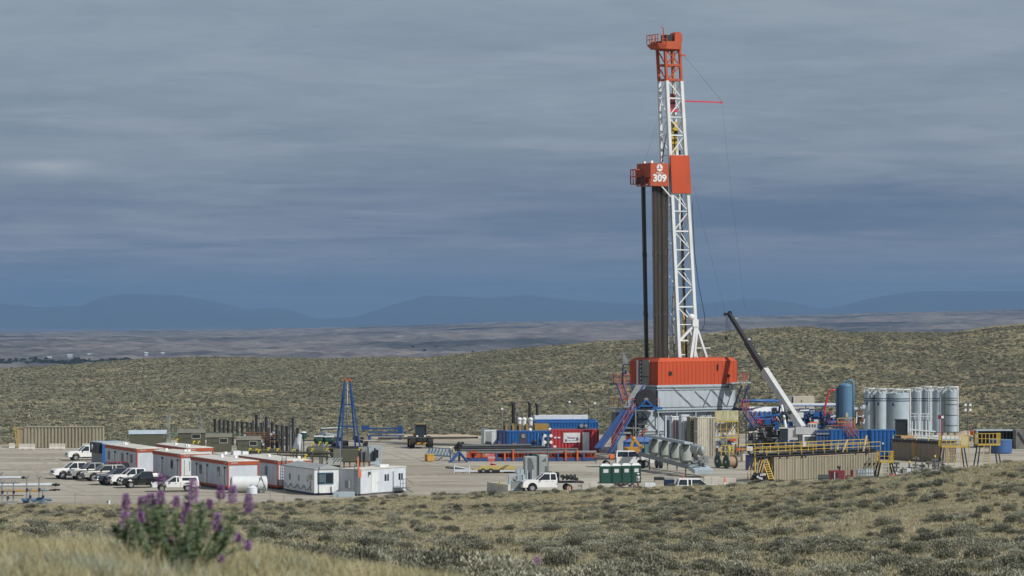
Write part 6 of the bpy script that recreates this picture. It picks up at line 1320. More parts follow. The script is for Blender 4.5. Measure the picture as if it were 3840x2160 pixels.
o = MB().cyl(seg(1672, 1752, 391), seg(1785, 1766, 388), .13, 8).build('loose_pipe', GREYD); tag(o, 'dark pipe leaning over the left end of the low trailer', 'pipe')
o = MB().cyl(seg(1890, 1769, 386), seg(1936, 1766, 386), .2, 9).build('roller', GREYD); tag(o, 'dark roller drum lying on the right end of the low trailer', 'roller'); 
o = MB().bx(gx(1800, 389), gx(1930, 389), 388.6, 389.4, .5, .72); tag(o.build('yellow_deck_board', mat('straw_yellow', (.55, .45, .14), .7)), 'straw yellow boards stacked behind the low trailer', 'boards')
# slotted concrete panel, skid, tall grey cabinet machine
o = T('slotted_panel', 'pale slotted concrete panel leaning at the pad edge with a yellow tag', 'panel', (0, 0, 0)); A = Vector((gx(1826, 349), 349, 0)); B = Vector((gx(1905, 344), 344, 0)); d = (B - A).normalized(); n = Vector((d.y, -d.x, 0)); up = Vector((0, 0, 1))
def quadbox(m, a, b, z0, z1, th): p = [a, b, b - n * th, a - n * th]; return m.hexa([q + up * z0 for q in p] + [q + up * z1 for q in p])
quadbox(MB(), A, B, .0, 1.0, .3).build('slab', CONC, o); m = MB()
for s in (.1, .55):
    for k in range(6): c = A + (B - A) * (s + k * .055); quadbox(m, c + n * .01, c + d * .05 + n * .01, .35, .8, .02)
m.build('slot', GREYM, o); c = A + (B - A) * .6; quadbox(MB(), c + n * .05, c + d * .3 + n * .05, .75, 1.25, .04).build('tag', YELB, o)
o = T('pump_skid', 'grey framed pump skid left of the flatbed truck', 'skid', G0(1908, 349), 4); m = MB()
for x in (0, 1.55): m.bx(x, x + .25, -.1, 1.3, .05, 1.75)
m.bx(0, 1.8, -.1, .1, .05, .25).bx(.2, 1.6, 1.0, 1.3, 1.6, 1.8); m.build('frame', SILO, o); r_ = random.Random(1); m = MB().cb(.9, .4, .6, 1.2, .8, .7)
for k in range(6): m.cyl((r_.uniform(.3, 1.4), .1, r_.uniform(.6, 1.4)), (r_.uniform(.3, 1.4), .9, r_.uniform(.6, 1.4)), .09, 6)
m.build('pump', GREYM, o); MB().cyl((.9, .2, .15), (.9, .5, .15), .4, 12).build('flywheel', BLACK, o); MB().sph((2.6, .4, .5), .65, 10, 7, 1, .7, .8).build('tarp_bundle', BLACK, o)
o = T('vertical_unit', 'tall grey ribbed unit with dark slots standing behind the flatbed truck', 'machinery', G0(1968, 356), 8); m = MB().bx(0, 1.35, 0, 1.4, .1, zz(1712, 356)).bx(1.55, 2.55, -.15, 1.3, .1, zz(1706, 356)); m.build('casing', mat('grey_green_casing', (.30, .34, .33), .5, dirt=.3), o, .08)
MB().prof([(.35, .9), (.95, .9), (1.0, 2.4), (.75, 3.2), (.35, 3.3)], -.04, .01).prof([(1.9, 2.9), (2.4, 2.9), (2.3, 3.3)], -.19, -.14).prof([(2.2, 1.2), (2.5, 1.2), (2.5, 2.3), (2.3, 2.4)], -.19, -.14).bx(1.36, 1.54, 0, .3, .2, 3.8).build('slot', GREYD, o); MB().bx(-.9, -.05, .1, 1, .1, 2.0).cyl((.2, -.4, .1), (.2, -.4, 1.9), .1, 7).cyl((.8, -.4, .1), (.8, -.4, 2), .1, 7).cyl((-.5, -.3, .1), (-.5, -.3, 2.0), .09, 7).build('side_pipe', SILO, o)
def light_tower(label, px, D, ytop, mtp=GREYD, four=True, base=True):
    t = T('light_tower', label, 'light tower', G0(px, D)); z = zz(ytop, D); MB().cyl((0, 0, .3), (0, 0, z), .07, 8).cyl((0, 0, z * .5), (0, 0, z * .6), .13, 8).build('pole', mtp, t)
    for s in (-1, 1):
        for k in ((0, -.75) if four else (0,)): MB().cyl((s * .35, -.1, z + k), (s * .35, .12, z + k), .19, 10).build('lamp_head', LAMPC, t)
    MB().beam((-.5, .05, z), (.5, .05, z), .08).beam((-.5, .05, z - .75), (.5, .05, z - .75), .08).build('crossarm', mtp, t)
    if base: MB().bx(-.45, .45, -.4, .4, .2, .9).build('generator_box', BLACK, t)
light_tower('light tower with four lamps beside the tall grey unit', 2055, 372, 1634); light_tower('light tower behind the silos at right', 3630, 470, 1518); 
o = T('light_box', 'boxy floodlight on a red pole before the silos', 'floodlight', G0(3531, 455)); z = zz(1564, 455); MB().cyl((0, 0, 0), (0, 0, z), .06, 6).build('pole', RED, o); MB().cb(-.1, 0, z, .8, .4, .55).build('housing', MAROON, o); MB().cb(.1, -.22, z, .35, .05, .35).build('lens', LAMPC, o)
# concrete blocks behind sage
def block(label, px0, px1, D, h, mt=CONC): w = (px1 - px0) * D / F; t = T('concrete_block', label, 'concrete block', (gx(px0, D), D, 0), 2, 'concrete blocks at the pad edge'); MB().bx(0, w, 0, .7, 0, h).build('block', mt, t, .03); MB().bx(w * .45, w * .47, -.01, .05, .1, h).build('joint', GREYM, t)
block('low concrete block right of the flatbed truck', 2182, 2240, 349, 1.0); block('concrete block left of the green toilets', 2214, 2298, 346, .95); block('white panel block right of the green toilets', 2418, 2458, 346, 1.05, WHITE); block('long concrete block before the grey bulk trailer right end', 2640, 2700, 352, 1.35); block('pale concrete block beside the orange marker', 2690, 2760, 354, 1.1)
for i, (px, D, h, lab) in enumerate(((2136, 344, .8, 'thin orange cone by the flatbed truck tail'), (2562, 350, 1.6, 'orange flag marker over the sport utility vehicle'), (2717, 352, 1.35, 'orange marker between the concrete blocks'), (2783, 352, .5, 'orange stake left of the tan tank hoses'), (2950, 350, .9, 'orange and white marker in front of the long tan tank'))):
    o = T('marker_cone', lab, 'marker', G0(px, D), 0, 'orange markers'); MB().cyl((0, 0, 0), (0, 0, h), .16, 8, .06).build('cone', HIVIS, o); MB().cyl((0, 0, h * .4), (0, 0, h * .6), .13, 8, .11).build('band', WHITE, o)
for i, (x0, x1, D) in enumerate(((2722, 2810, 349), (2810, 2870, 349))): o = MB().cyl((gx(x0, D), D, .55), (gx(x1, D), D, .62), .07, 7); tag(o.build('loose_pipe', RUST), ['brown pipe lying beyond the sagebrush, left piece', 'brown pipe lying beyond the sagebrush, right piece'][i], 'pipe')
# portable toilets
for i, (x0, x1) in enumerate(((2250, 2292), (2293, 2330), (2331, 2367), (2368, 2404))):
    D = 363 + i * .5; w = (x1 - x0) * D / F; t = T('portable_toilet', 'green portable toilet, %s of the four in the row' % ('leftmost', 'second from left', 'third from left', 'rightmost')[i], 'portable toilet', G0(x0, D), 3, 'green portable toilets'); MB().bx(0, w, 0, 1.15, .02, 2.0).build('cabin', GREEN, t, .03)
    MB().taper(-.02, w + .02, -.02, 1.17, 2.0, w * .2, w * .8, .2, .95, 2.25).build('roof', mat('translucent_white_roof', (.68, .7, .68), .5), t, .03); MB().bx(.12, w - .12, -.03, 0, .1, 1.85).build('door', mat('green_door', (.015, .068, .05), .5), t); MB().bx(w * .3, w * .75, -.045, -.03, 1.25, 1.65).build('notice', WHITE, t)
m = MB(); r_ = random.Random(33)
for k in range(14): m.cb(gx(2310 + k * 5.5, 347), 347 + r_.uniform(-.3, .3), .7 + r_.uniform(-.15, .3), r_.uniform(.15, .4), .3, r_.uniform(.15, .4))
m.bx(gx(2306, 347), gx(2390, 347), 346.6, 347.4, .0, .55); tag(m.build('scrap_pile', mat('dark_scrap', (.07, .05, .05), .8, var=.6, scale=6)), 'pile of dark scrap parts in front of the green toilets', 'scrap')
def bin_(name, label, cat, px0, px1, D, h, mt, load, lm): w = (px1 - px0) * D / F; t = T(name, label, cat, G0(px0, D), 2); MB().bx(.1, w - .1, 0, 1.4, .1, h * .6).taper(.1, w - .1, 0, 1.4, h * .6, 0, w, -.1, 1.5, h).build('bin', mt, t); MB().bx(.02, w - .02, -.05, 1.45, h, h + load).build('load', lm, t, .06)
bin_('skip_bin', 'beige skip with dark heaped load right of the toilets', 'skip', 2455, 2492, 349, 1.2, BEIGE, .3, BLACK); bin_('skip_bin', 'dark ribbed bin with clutter left of the white vehicle', 'skip', 2490, 2530, 349, 1.2, NAVY, .25, GREYM)
# ---------------------------------------------------------------- grey bulk trailer
bt = T('bulk_trailer', 'grey bulk trailer with four hopper tanks under a sloping manifold', 'bulk trailer', (0, 0, 0)); P0, P1 = Vector((gx(2428, 398), 398, 1.75)), Vector((gx(2622, 378), 378, 1.1)); ax = (P1 - P0).normalized(); Lb = (P1 - P0).length; side = Vector((ax.y, -ax.x, 0)).normalized()
m = MB().beam(P0 + side * 1.1, P1 + side * 1.1, .2, .5).beam(P0 - side * 1.1, P1 - side * 1.1, .2, .5)
for k in range(8): c = P0.lerp(P1, k / 7); m.beam(c + side * 1.1, c - side * 1.1, .2)
for f in (.22, .4, .58, .76, .92): c = P0.lerp(P1, f); m.beam(c + side * 1.15, Vector((*(c + side * 1.15).xy, 0)), .14); m.beam(c - side * 1.15, Vector((*(c - side * 1.15).xy, 0)), .14)
m.build('frame', GREYM, bt)
for k, f in enumerate((.14, .34, .54, .74)):
    c = P0.lerp(P1, f) + up * .25; z = 1.7 + f * .5; q = MB().cyl(c + up * .15, c + up * (z - .25), .78, 16, .74).cyl(c + up * (z - .25), c + up * z, .74, 16, .35).cyl(c - up * .1, c + up * .15, .5, 12, .78); hp = q.build('hopper', mat('hopper_grey', (.33, .36, .33), .45, dirt=.3), bt)
    MB().path([c + up * (z + .15), c + side * .2 + ax * .45 + up * (z + .1), c + side * .6 + ax * .85 + up * (z - .5), c + side * .9 + ax * 1.05 + up * (z * .5), c + side * .9 + ax * 1.2 + up * .2], .09, 7).build('feed_pipe', GREYD, hp); MB().sph(c + up * (z + .05), .28, 10, 6, 1, 1, .5).build('hatch', LAMPC, hp)
T0, T1 = P0 + up * 2.25 + ax * .0, P1 + up * 2.6 + ax * .3; MB().beam(T0, T0.lerp(T1, .80), 1.0, .2).beam(T0 + side * .55 + up * .1, T0.lerp(T1, .8) + side * .55 + up * .1, .08, .3).beam(T0 + side * .3, P0 + side * .9 + up * .2, .12).beam(T0 - side * .5, P0 - side * .9 + up * .2, .12).build('top_walkway', SILO, bt)
c = P1 + up * 1.75 - ax * .6; MB().cyl(c + up * .3 - ax * 1.1, c + up * .3 + ax * 1.6, .62, 16).sph(c + up * .3 + ax * 1.6, .62, 14, 8, .6, 1, 1).beam(c - ax * .6 - up * 1.7, c - ax * .6, .14).beam(c + ax * 1.4 - up * 1.7, c + ax * 1.4, .14).build('dust_tank', mat('hopper_grey', (.33, .36, .33), .45), bt)
c = P1 + ax * .2; r_ = random.Random(21); m = MB()
for k in range(9): m.cb(*(c + ax * r_.uniform(-.6, 1.8) + side * r_.uniform(-.6, .9) + up * r_.uniform(.4, 1.3)), .5, .5, .4)
m.build('blower', GREYM, bt); MB().beam(P1 + side * .2, P1 + ax * 2.5 + side * .2 - up * .35, 2.3, .5).build('gooseneck', SILO, bt); MB().cyl(c + up * .8 - side * .6, c + up * .8 + side * .8, .3, 10).build('muffler', CHROME, bt)
for k in range(2):
    c = P0 + ax * (.5 + k * 1.15); 
    for s in (-1, 1): a = Vector((*(c + side * s * 1.15).xy, .52)); w = MB().cyl(a - side * .2, a + side * .2, .52, 16).build('wheel', TYRE, bt); MB().cyl(a - side * .22, a + side * .22, .26, 10).build('rim', GREYM, w)
o = MB().cyl((gx(2450, 396), 396.5, 1.95), (gx(2450, 396), 396.5, 3.0), .28, 10); tag(o.build('white_drum', WHITE), 'white drum on the rear of the grey bulk trailer', 'drum')
# backhoe and tarp
o = T('backhoe', 'yellow backhoe with folded arm before the blue tarp', 'backhoe', G0(2372, 417), 0); m = MB().beam((-.45, 0, .6), (.15, 0, zz(1642, 417)), .36).beam((.15, 0, zz(1642, 417)), (1.1, 0, 1.7), .34).beam((1.1, 0, 1.9), (.75, 0, .3), .4).sph((.15, 0, zz(1645, 417)), .3, 8, 6).sph((1.2, 0, 1.75), .3, 8, 6); m.build('boom', AMBER, o); MB().cb(1.2, -.3, 1.75, .2, .1, .2).build('pin', GREYM, o); MB().bx(-1, .8, 1.0, 3, .5, 1.6).build('chassis', AMBER, o)
for x in (-.9, .9): w = MB().cyl((x - .2, 2, .65), (x + .2, 2, .65), .65, 14).build('wheel', TYRE, o); MB().cyl((x - .22, 2, .65), (x + .22, 2, .65), .3, 10).build('rim', AMBER, w)
o = T('tarped_load', 'blue tarp covered container behind the yellow backhoe arm', 'container', G0(2343, 422), 4); MB().bx(0, 3.7, 0, 2, .1, 2.2).build('wall', BLUE, o); MB().taper(-.1, 3.8, -.15, 2.1, 2.15, 1.2, 3.5, .1, 1.7, 2.75).build('tarp', mat('blue_tarp', (.06, .14, .36), .6, var=.3), o); MB().bx(2.6, 3.7, -.3, 0, .1, 1.8).build('side_box', mat('teal_box', (.09, .2, .2), .5), o)
# reels
for i, (px, py, D) in enumerate(((2690, 1742, 398), (2722, 1742, 396))):
    t = T('cable_reel', ['left cable reel with dark green flange beside the grey bulk trailer', 'right cable reel showing its wooden drum and dark green flange'][i], 'cable reel', G0(px, D), 25, 'cable reels'); z = .82; 
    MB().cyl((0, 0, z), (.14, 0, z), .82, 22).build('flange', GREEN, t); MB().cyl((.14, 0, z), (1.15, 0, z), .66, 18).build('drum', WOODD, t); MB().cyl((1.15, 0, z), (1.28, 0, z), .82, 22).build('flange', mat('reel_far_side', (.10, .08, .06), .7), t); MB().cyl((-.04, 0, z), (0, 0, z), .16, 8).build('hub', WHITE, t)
# ---------------------------------------------------------------- truck crane
cr = T('truck_crane', 'white truck crane with long black telescoping boom raised beside the rig', 'crane', (0, 0, 0)); DC = 430
def sg_(px, py, D=DC): return Vector(seg(px, py, D))
b0, b1, b2, b3 = sg_(3008, 1607), sg_(2866, 1388, 436.4), sg_(2800, 1282, 440.0), sg_(2734, 1176, 443.6)
BM = mat('crane_grey_white', (.50, .51, .50), .45, dirt=.3, dirtcol=(.4, .4, .38)); MB().beam(b0, b1, .8, .95).build('boom', BM, cr)
MB().beam(b1, b2, .62, .74).build('boom_section', BLACK, cr); MB().beam(b2, b3, .45, .52).build('boom_section', BLACK, cr)
MB().cyl(b3 + Vector((.1, -.3, .1)), b3 + Vector((.1, .3, .1)), .3, 12).cyl(b3 + Vector((-.55, -.25, -.1)), b3 + Vector((-.55, .25, -.1)), .24, 12).beam(b3 + Vector((.1, 0, .1)), b3 + Vector((-.6, 0, -.1)), .2).build('boom_head', BLACK, cr)
m = MB()
for f, (a, b) in ((.25, (b2, b3)), (.98, (b2, b3)), (.5, (b1, b2)), (.0, (b1, b2))):
    c = a.lerp(b, 1 - f); m.beam(c + Vector((.2, 0, .3)), c + Vector((.55, 0, .35)), .12)
m.build('cable_guide', WHITE, cr)
for k, px in enumerate((2722, 2729, 2737)): MB().cyl(sg_(px, 1185, 443.6), sg_(px + 2, 1262 if k < 2 else 1340, 443.6), .03, 5).build('hoist_rope', CABLE, cr)
MB().cyl(sg_(2724, 1262, 443.6), sg_(2724, 1275, 443.6), .22, 10).build('hook_block', BLACK, cr)
MB().cyl(sg_(2948, 1608), sg_(2932, 1520, 432.5), .17, 10).build('lift_cylinder', WHITE, cr)
MB().cb(b0.x - 2.6, DC - .45, zz(1549, DC), .5, .08, .5).cyl(sg_(2960, 1547) + Vector((0, -.5, 0)), sg_(2960, 1547) + Vector((0, .5, 0)), .28, 12).build('pivot', BLACK, cr)
x0 = gx(2982, DC); m = MB().bx(x0, x0 + 2.9, DC - .9, DC + .9, zz(1628, DC), zz(1602, DC)).bx(x0 + 1.7, x0 + 2.9, DC - .9, DC + .9, zz(1602, DC), zz(1588, DC)).bx(x0 - 1.5, x0 + .3, DC - .6, DC + .8, zz(1650, DC), zz(1606, DC)); m.build('superstructure', BM, cr, .04)
m = MB()
for k in range(3): m.bx(x0 + 1.8 + k * .35, x0 + 1.95 + k * .35, DC - .93, DC - .89, zz(1600, DC), zz(1590, DC))
m.build('counterweight_slot', BLACK, cr)
xc = gx(2920, DC); cbn = MB().taper(xc, xc + 1.15, DC - 1.1, DC + .3, zz(1652, DC), xc + .1, xc + 1.1, DC - 1, DC + .2, zz(1607, DC)).build('operator_cab', GLASS, cr); MB().bx(xc, xc + 1.2, DC - 1.1, DC + .3, zz(1606, DC), zz(1602, DC)).bx(xc + 1.15, xc + 1.35, DC - 1.1, DC + .3, zz(1655, DC), zz(1606, DC)).build('cab_frame', BM, cbn)
xd = gx(2990, DC); MB().bx(xd - 7, xd + 3.4, DC - .9, DC + .9, .7, 1.15).build('carrier_chassis', BLACK, cr); MB().bx(xd + .6, xd + 2.4, DC - 1.15, DC + 1.15, 1.15, zz(1630, DC)).bx(xd + 2.4, xd + 3.6, DC - 1.1, DC + 1.1, .9, 1.9).build('carrier_cab', CWHT, cr, .08); MB().bx(xd + .9, xd + 2.35, DC - 1.2, DC - 1.13, zz(1652, DC), zz(1636, DC)).build('window', GLASSL, cr)
for x in (-6.2, -5.0, -.4, 2.6):
    for s in (-1, 1): w = MB().cyl((xd + x, DC + s * 1.0 - .17, .55), (xd + x, DC + s * 1.0 + .17, .55), .55, 16).build('wheel', TYRE, cr); MB().cyl((xd + x, DC + s * 1.0 - .19, .55), (xd + x, DC + s * 1.0 + .19, .55), .28, 10).build('rim', GREYM, w)
# ---------------------------------------------------------------- mud tanks and pump piping
def manifold(label, px0, px1, py0, py1, D, seed, n, mats, r=(.07, .2), name='pipe_manifold'):
    t = T(name, label, 'machinery', (0, 0, 0)); q = random.Random(seed)
    for mi, (mt, share, pn) in enumerate(mats):
        m = MB()
        for k in range(int(n * share)):
            px = q.uniform(px0, px1); pa, pb = sorted((q.uniform(py0, py1), q.uniform(py0, py1))); d = D + q.uniform(-1.2, 1.2); rr_ = q.uniform(*r); c = q.random()
            if c < .45: m.cyl(seg(px, pb + 8, d), seg(px + q.uniform(-14, 8), pa, d), rr_, 7)
            elif c < .75: y = q.uniform(py0, py1); m.cyl(seg(px, y, d), seg(min(px1, px + q.uniform(20, 80)), y + q.uniform(-3, 3), d), rr_ * .8, 7)
            else: m.cb(*seg(px, q.uniform(py0, py1), d), q.uniform(.3, .9), .6, q.uniform(.3, .8))
        m.build(pn, mt, t)
    return t
# support deck for the pump area
o = T('mud_tank_row', 'long blue mud tank body behind the truck crane', 'tank', G0(2815, 452), 3); w = 12.6; MB().corrbox(0, w, 0, 3, .1, 2.0, .6, .05).build('shell', BLUED, o); MB().bx(-.1, w + .1, -.5, 3.1, 2.0, 2.12).build('deck', GREYD, o)
manifold('black pump pipework below the blue discharge pipes', 2808, 2915, 1600, 1668, 430, 41, 70, ((BLACK, .5, 'pump'), (GREYD, .35, 'pipework'), (BEIGE, .12, 'casing')), (.06, .2))
manifold('red and blue valve row under the white pump canopy', 2815, 2915, 1560, 1602, 440, 42, 56, ((RED, .18, 'valve'), (BLUE, .4, 'pipework'), (BLACK, .4, 'pump')), (.08, .18))
for k, px in enumerate((2826, 2843, 2860, 2878, 2896)):
    o = MB().path([seg(px - 10, 1546, 444), seg(px - 6, 1562, 443), seg(px + 6, 1572, 442.5), seg(px + 10, 1590, 442)], .2, 8).build('discharge_pipe', BLUE); tag(o, 'curved blue discharge pipe, %s of five under the white canopy' % ('first', 'second', 'third', 'fourth', 'last')[k], 'pipe', 'blue discharge pipes')
o = T('white_canopy', 'white roof canopy over the blue pump pipes', 'canopy', G0(2806, 448), 3); z = zz(1538, 448); MB().bx(0, 5.6, -1.4, 2.2, z - .25, z - .1).taper(0, 5.6, -1.4, 2.2, z - .1, 0, 5.6, -.4, 1.2, z + .45).build('roof', WHITE, o); m = MB()
for x in (.1, 2.8, 5.5): m.beam((x, -1.2, 0), (x, -1.2, z - .2), .14)
m.bx(0, 5.6, -1.42, -1.3, z - .4, z - .26); m.build('post', BLUE, o)
o = T('white_canopy', 'white flat roof canopy right of the crane boom before the beige box', 'canopy', G0(2956, 452), 2); z = zz(1517, 452); w = 7.6; MB().bx(0, w, -.6, 2.4, z - .1, z + .12).build('roof', WHITE, o); MB().bx(0, w, -.65, -.55, z - .25, z - .1).build('edge', BLUE, o); m = MB()
for x in (.1, 2.4, 5, 7.4): m.beam((x, -.5, 0), (x, -.5, z - .1), .13)
m.build('post', NAVY, o)
o = T('beige_box', 'beige equipment box standing above the white canopies', 'container', G0(2975, 462), 6); w = 3.1; MB().bx(0, w, 0, 2.4, 0, zz(1486, 462)).build('wall', BEIGE, o); MB().bx(-.9, -.1, .2, 1.2, 3, zz(1484, 462)).cyl((-1.2, 0, 2), (-1.2, 0, zz(1482, 462)), .12, 7).build('side_frame', GREYM, o); MB().cb(1.2, -.02, 6.3, .2, .05, .15).build('vent', BLACK, o)
manifold('blue pumps and filters right of the crane boom', 2962, 3135, 1535, 1600, 442, 43, 110, ((BLUE, .34, 'pump'), (NAVY, .2, 'pipework'), (INSUL, .12, 'filter_bank'), (GREYD, .2, 'bracket'), (RED, .05, 'valve')), (.08, .26))
manifold('white and black standpipes behind the pump canopies', 2900, 2975, 1520, 1590, 445, 44, 34, ((BLUE, .4, 'pipework'), (BEIGE, .3, 'casing'), (BLACK, .3, 'pump')), (.1, .2))
for k, (px, py, w_, lab, mt) in enumerate(((3050, 1592, 1.0, 'orange motor cover right of the crane counterweight', HIVIS), (2998, 1596, 1.4, 'dull orange motor cover behind the crane boom foot', ORANGE2), (3000, 1557, .9, 'white square panel with dark hole behind the crane boom', WHITE))):
    D = 436 - k; o = T('motor_cover' if k < 2 else 'switch_panel', lab, 'machinery', G0(px, D)); z = zz(py, D); MB().cb(0, 0, z, w_, .8, .7).build('cover', mt, o, .04); MB().bx(-.1, .1, -.1, .1, 0, z - .3).build('stand', GREYD, o)
# blue tanks in front
for k, (lab, x0, x1, yt, D, mt) in enumerate((('dark blue open tank right of the crane cab', 3062, 3125, 1614, 428, BLUED), ('blue rounded tank with white notice between stairs and crane', 3118, 3162, 1612, 424, BLUE), ('long low blue tank below the steel blue separator tower', 3160, 3272, 1614, 428, BLUE))):
    o, ww, w, h = house('mud_tank', lab, 'tank', x0, x1, yt, D, 2, mt, 2.4, .5)
    if k == 1: MB().bx(w * .45, w * .62, -.06, -.02, .9, 1.6).build('notice', BEIGE, ww)
    if k == 0: MB().bx(-.05, w, -.12, .1, h - .55, h - .35).build('rim_beam', GREYM, ww)
o, ww, w, h = house('mud_tank', 'bright blue container with orange strap at the silo end', 'container', 3270, 3359, 1613, 421, 3, BLUE, 3.0, .5); MB().bx(w - .55, w - .35, -.1, -.03, 1.3, 2.2).build('strap', HIVIS, ww); MB().bx(w * .42, w * .5, -.06, -.02, 1.9, 2.1).build('notice', WHITE, ww)
# separator tower
st_ = T('separator_tower', 'tall steel blue vertical vessel with pipe loop over its top', 'tank', G0(3170, 436)); z0, z1 = zz(1600, 436), zz(1447, 436); MB().cyl((0, 0, z0), (0, 0, z1), .98, 24).sph((0, 0, z1), .98, 24, 8, 1, 1, .42).build('shell', SKYB, st_)
m = MB(); xr = gx(3198, 436) - gx(3170, 436); m.path([(.1, 0, z1 + .35), (.15, 0, z1 + .62), (.5, 0, z1 + .72), (xr - .15, 0, z1 + .7), (xr + .05, 0, z1 + .5), (xr + .05, -.1, z1), (xr + .05, -.1, z0 - 1)], .17, 8); m.path([(-1.15, 0, z1 - .2), (-1.15, 0, z0 - 1)], .17, 8); m.build('pipe_loop', SKYB, st_); MB().cb(.1, -1.0, zz(1555, 436), .3, .06, .6).build('notice', BEIGE, st_)
m = MB()
for s in (-.7, .7): m.beam((s, -.5, 0), (s, -.5, z0 + .1), .2).beam((s, .5, 0), (s, .5, z0 + .1), .2)
m.bx(-.9, .9, -.8, .8, z0 - .15, z0); m.build('leg', BLUE, st_)
o = MB().path([seg(3140, 1462, 436), seg(3115, 1463, 436), seg(3108, 1469, 436), seg(3098, 1510, 436), seg(3090, 1546, 436), seg(3092, 1560, 436)], .14, 8).build('vent_pipe', RED); tag(o, 'red bent pipe running down from the steel blue tower', 'pipe')
o = T('tower_platform', 'yellow and orange railed platform at the foot of the steel blue tower', 'platform', (0, 0, 0)); a, b = Vector(seg(3118, 1612, 429)), Vector(seg(3204, 1610, 430)); MB().beam(a, b, 1.6, .15).build('deck', GREYD, o); m = MB(); rail(m, [(a.x, 428.3, a.z), (b.x, 429.3, b.z)], 1.15, .07, .8); m.build('guard_rail', ORANGE, o); m = MB(); rail(m, [(a.x + 1, 430.5, a.z + .3), (b.x, 431, b.z + .3), (b.x, 429.5, b.z + .3)], 1.2, .09, .9); m.build('guard_rail', YEL, o)
MB().bx(a.x + .2, b.x - .2, 428.8, 431, 0, a.z - .1).build('base', BLUED, o)
for k, (p, q_) in enumerate((((3163, 1602), (3195, 1655)), ((3182, 1602), (3212, 1650)))):
    ls = T('steel_stairs', ['left of two blue stair flights with orange handrails under the tower', 'right of two blue stair flights with orange handrails under the tower'][k], 'stairs', (0, 0, 0), 0, 'twin stairs under the tower'); stairs(ls, seg(q_[0], q_[1], 424), seg(p[0], p[1], 427.5), .6, (1, -.3), SKYB, BLUED, ORANGE2, 9)
manifold('white and grey pipework between the tower and the silos', 3206, 3240, 1520, 1600, 455, 45, 44, ((INSUL, .4, 'pipework'), (GREYD, .4, 'frame'), (RUST, .2, 'bracket')), (.06, .15))
# silos
SIL = [(3240, 3282, 1472, 1619, 468), (3283, 3323, 1474, 1621, 467), (3324, 3414, 1476, 1621, 469), (3420, 3456, 1470, 1615, 480), (3456, 3496, 1466, 1618, 474), (3498, 3543, 1468, 1620, 470), (3546, 3592, 1466, 1618, 469)]
nm = ['leftmost slim grey silo with two dark bands', 'second slim grey silo from the left', 'widest grey silo in the middle of the left cluster', 'slim rear silo just right of the widest one', 'silo with ladder between slim rear one and ladder pair', 'broad silo second from right with ladder', 'rightmost pale silo with dark hoop bands']
for k, (x0, x1, yt, yb, D) in enumerate(SIL):
    t = T('storage_silo', nm[k], 'silo', G0((x0 + x1) / 2, D), 0, 'grey storage silos'); r = (x1 - x0) / 2 * D / F; h = zz(yt, D); zb_ = max(zz(yb, D), .4)
    MB().cyl((0, 0, zb_), (0, 0, h), r, 28).cyl((0, 0, h), (0, 0, h + .25), r, 28, r * .7).build('shell', SILO, t); m = MB()
    for py in ((1496, 1504) if k != 6 else (1494, 1502, 1518, 1558, 1597)): z = zz(py, D); m.cyl((0, 0, z), (0, 0, z + .12), r + .025, 28, None, False)
    m.build('band', NAVY if k != 6 else GREYD, t); m = MB(); n_ = 10
    for i in range(n_): a = 2 * PI * i / n_; b = 2 * PI * (i + 1) / n_; p = Vector((r * math.cos(a), r * math.sin(a), h)); q = Vector((r * math.cos(b), r * math.sin(b), h)); m.beam(p, p + up * .65, .09); m.beam(p + up * .62, q + up * .62, .22, .16)
    m.build('top_railing', WHITE, t); m = MB()
    for i in range(4): a = PI / 4 + i * PI / 2; m.beam((r * .8 * math.cos(a), r * .8 * math.sin(a), 0), (r * .8 * math.cos(a), r * .8 * math.sin(a), zb_ + .05), .2)
    m.bx(-r, r, -r * .9, r * .9, 0, .3); m.build('stand', GREYM, t)
    MB().cb(-r * .55, -r * .86, h - (1.55 if k < 3 else 1.8), .35, .1, .4).build('mark', NAVY, t) if k in (0, 1, 2) else None
    if k in (3, 4, 5): m = MB(); [m.beam((r * .35 + s, -r - .06, zb_), (r * .35 + s, -r - .06, h + .3), .05) for s in (-.2, .2)]; [m.beam((r * .35 - .2, -r - .06, zb_ + .4 + i * .35), (r * .35 + .2, -r - .06, zb_ + .4 + i * .35), .04) for i in range(int((h - zb_) / .35))]; m.build('ladder', WHITE, t)
    if k in (2, 6): MB().cyl((r * .93, -r * .5, zb_), (r * .93, -r * .5, h + .5), .1, 8).build('fill_pipe', WHITE, t)
o = T('silo_walkway', 'pale walkway rails and pipework at the foot of the middle silos', 'walkway', G0(3415, 462)); m = MB(); rail(m, [(0, 0, 3.6), (3.0, 0, 3.6)], .9, .09, .6); 
for k in range(6): m.cyl((.2 + k * .5, 0, .6), (.2 + k * .5, 0, 3.4), .09, 6)
m.beam((-.2, 0, 2.2), (3.6, 0, 1.9), .2).beam((-.2, -.2, 1.2), (4.6, 0, 1.0), .4); m.build('frame', INSUL, o); MB().bx(3.4, 6.9, -.3, .6, .2, .9).build('skid', SILO, o)
o = T('tractor_loader', 'small loader with dark cab before the widest silo', 'wheel loader', G0(3378, 440)); c = MB().taper(-.8, .85, -.6, .8, 1.4, -.7, .75, -.5, .7, zz(1576, 440)).build('cab', GLASS, o); z = zz(1575, 440); MB().bx(-.8, .85, -.65, .8, z - .05, z + .1).bx(-.82, -.7, -.66, -.55, 1.4, z).bx(.75, .87, -.66, -.55, 1.4, z).build('cab_frame', BLACK, c); MB().bx(-.7, .8, -.5, 2, .5, 1.4).build('chassis', AMBER, o); MB().profx([(-2.2, 1.2), (-1.2, 1.3), (-1.3, 2.1), (-1.7, 2.35), (-2.1, 2.1)], -.2, 1.6).build('bucket', mat('tan_bucket', (.40, .24, .14), .6), o)
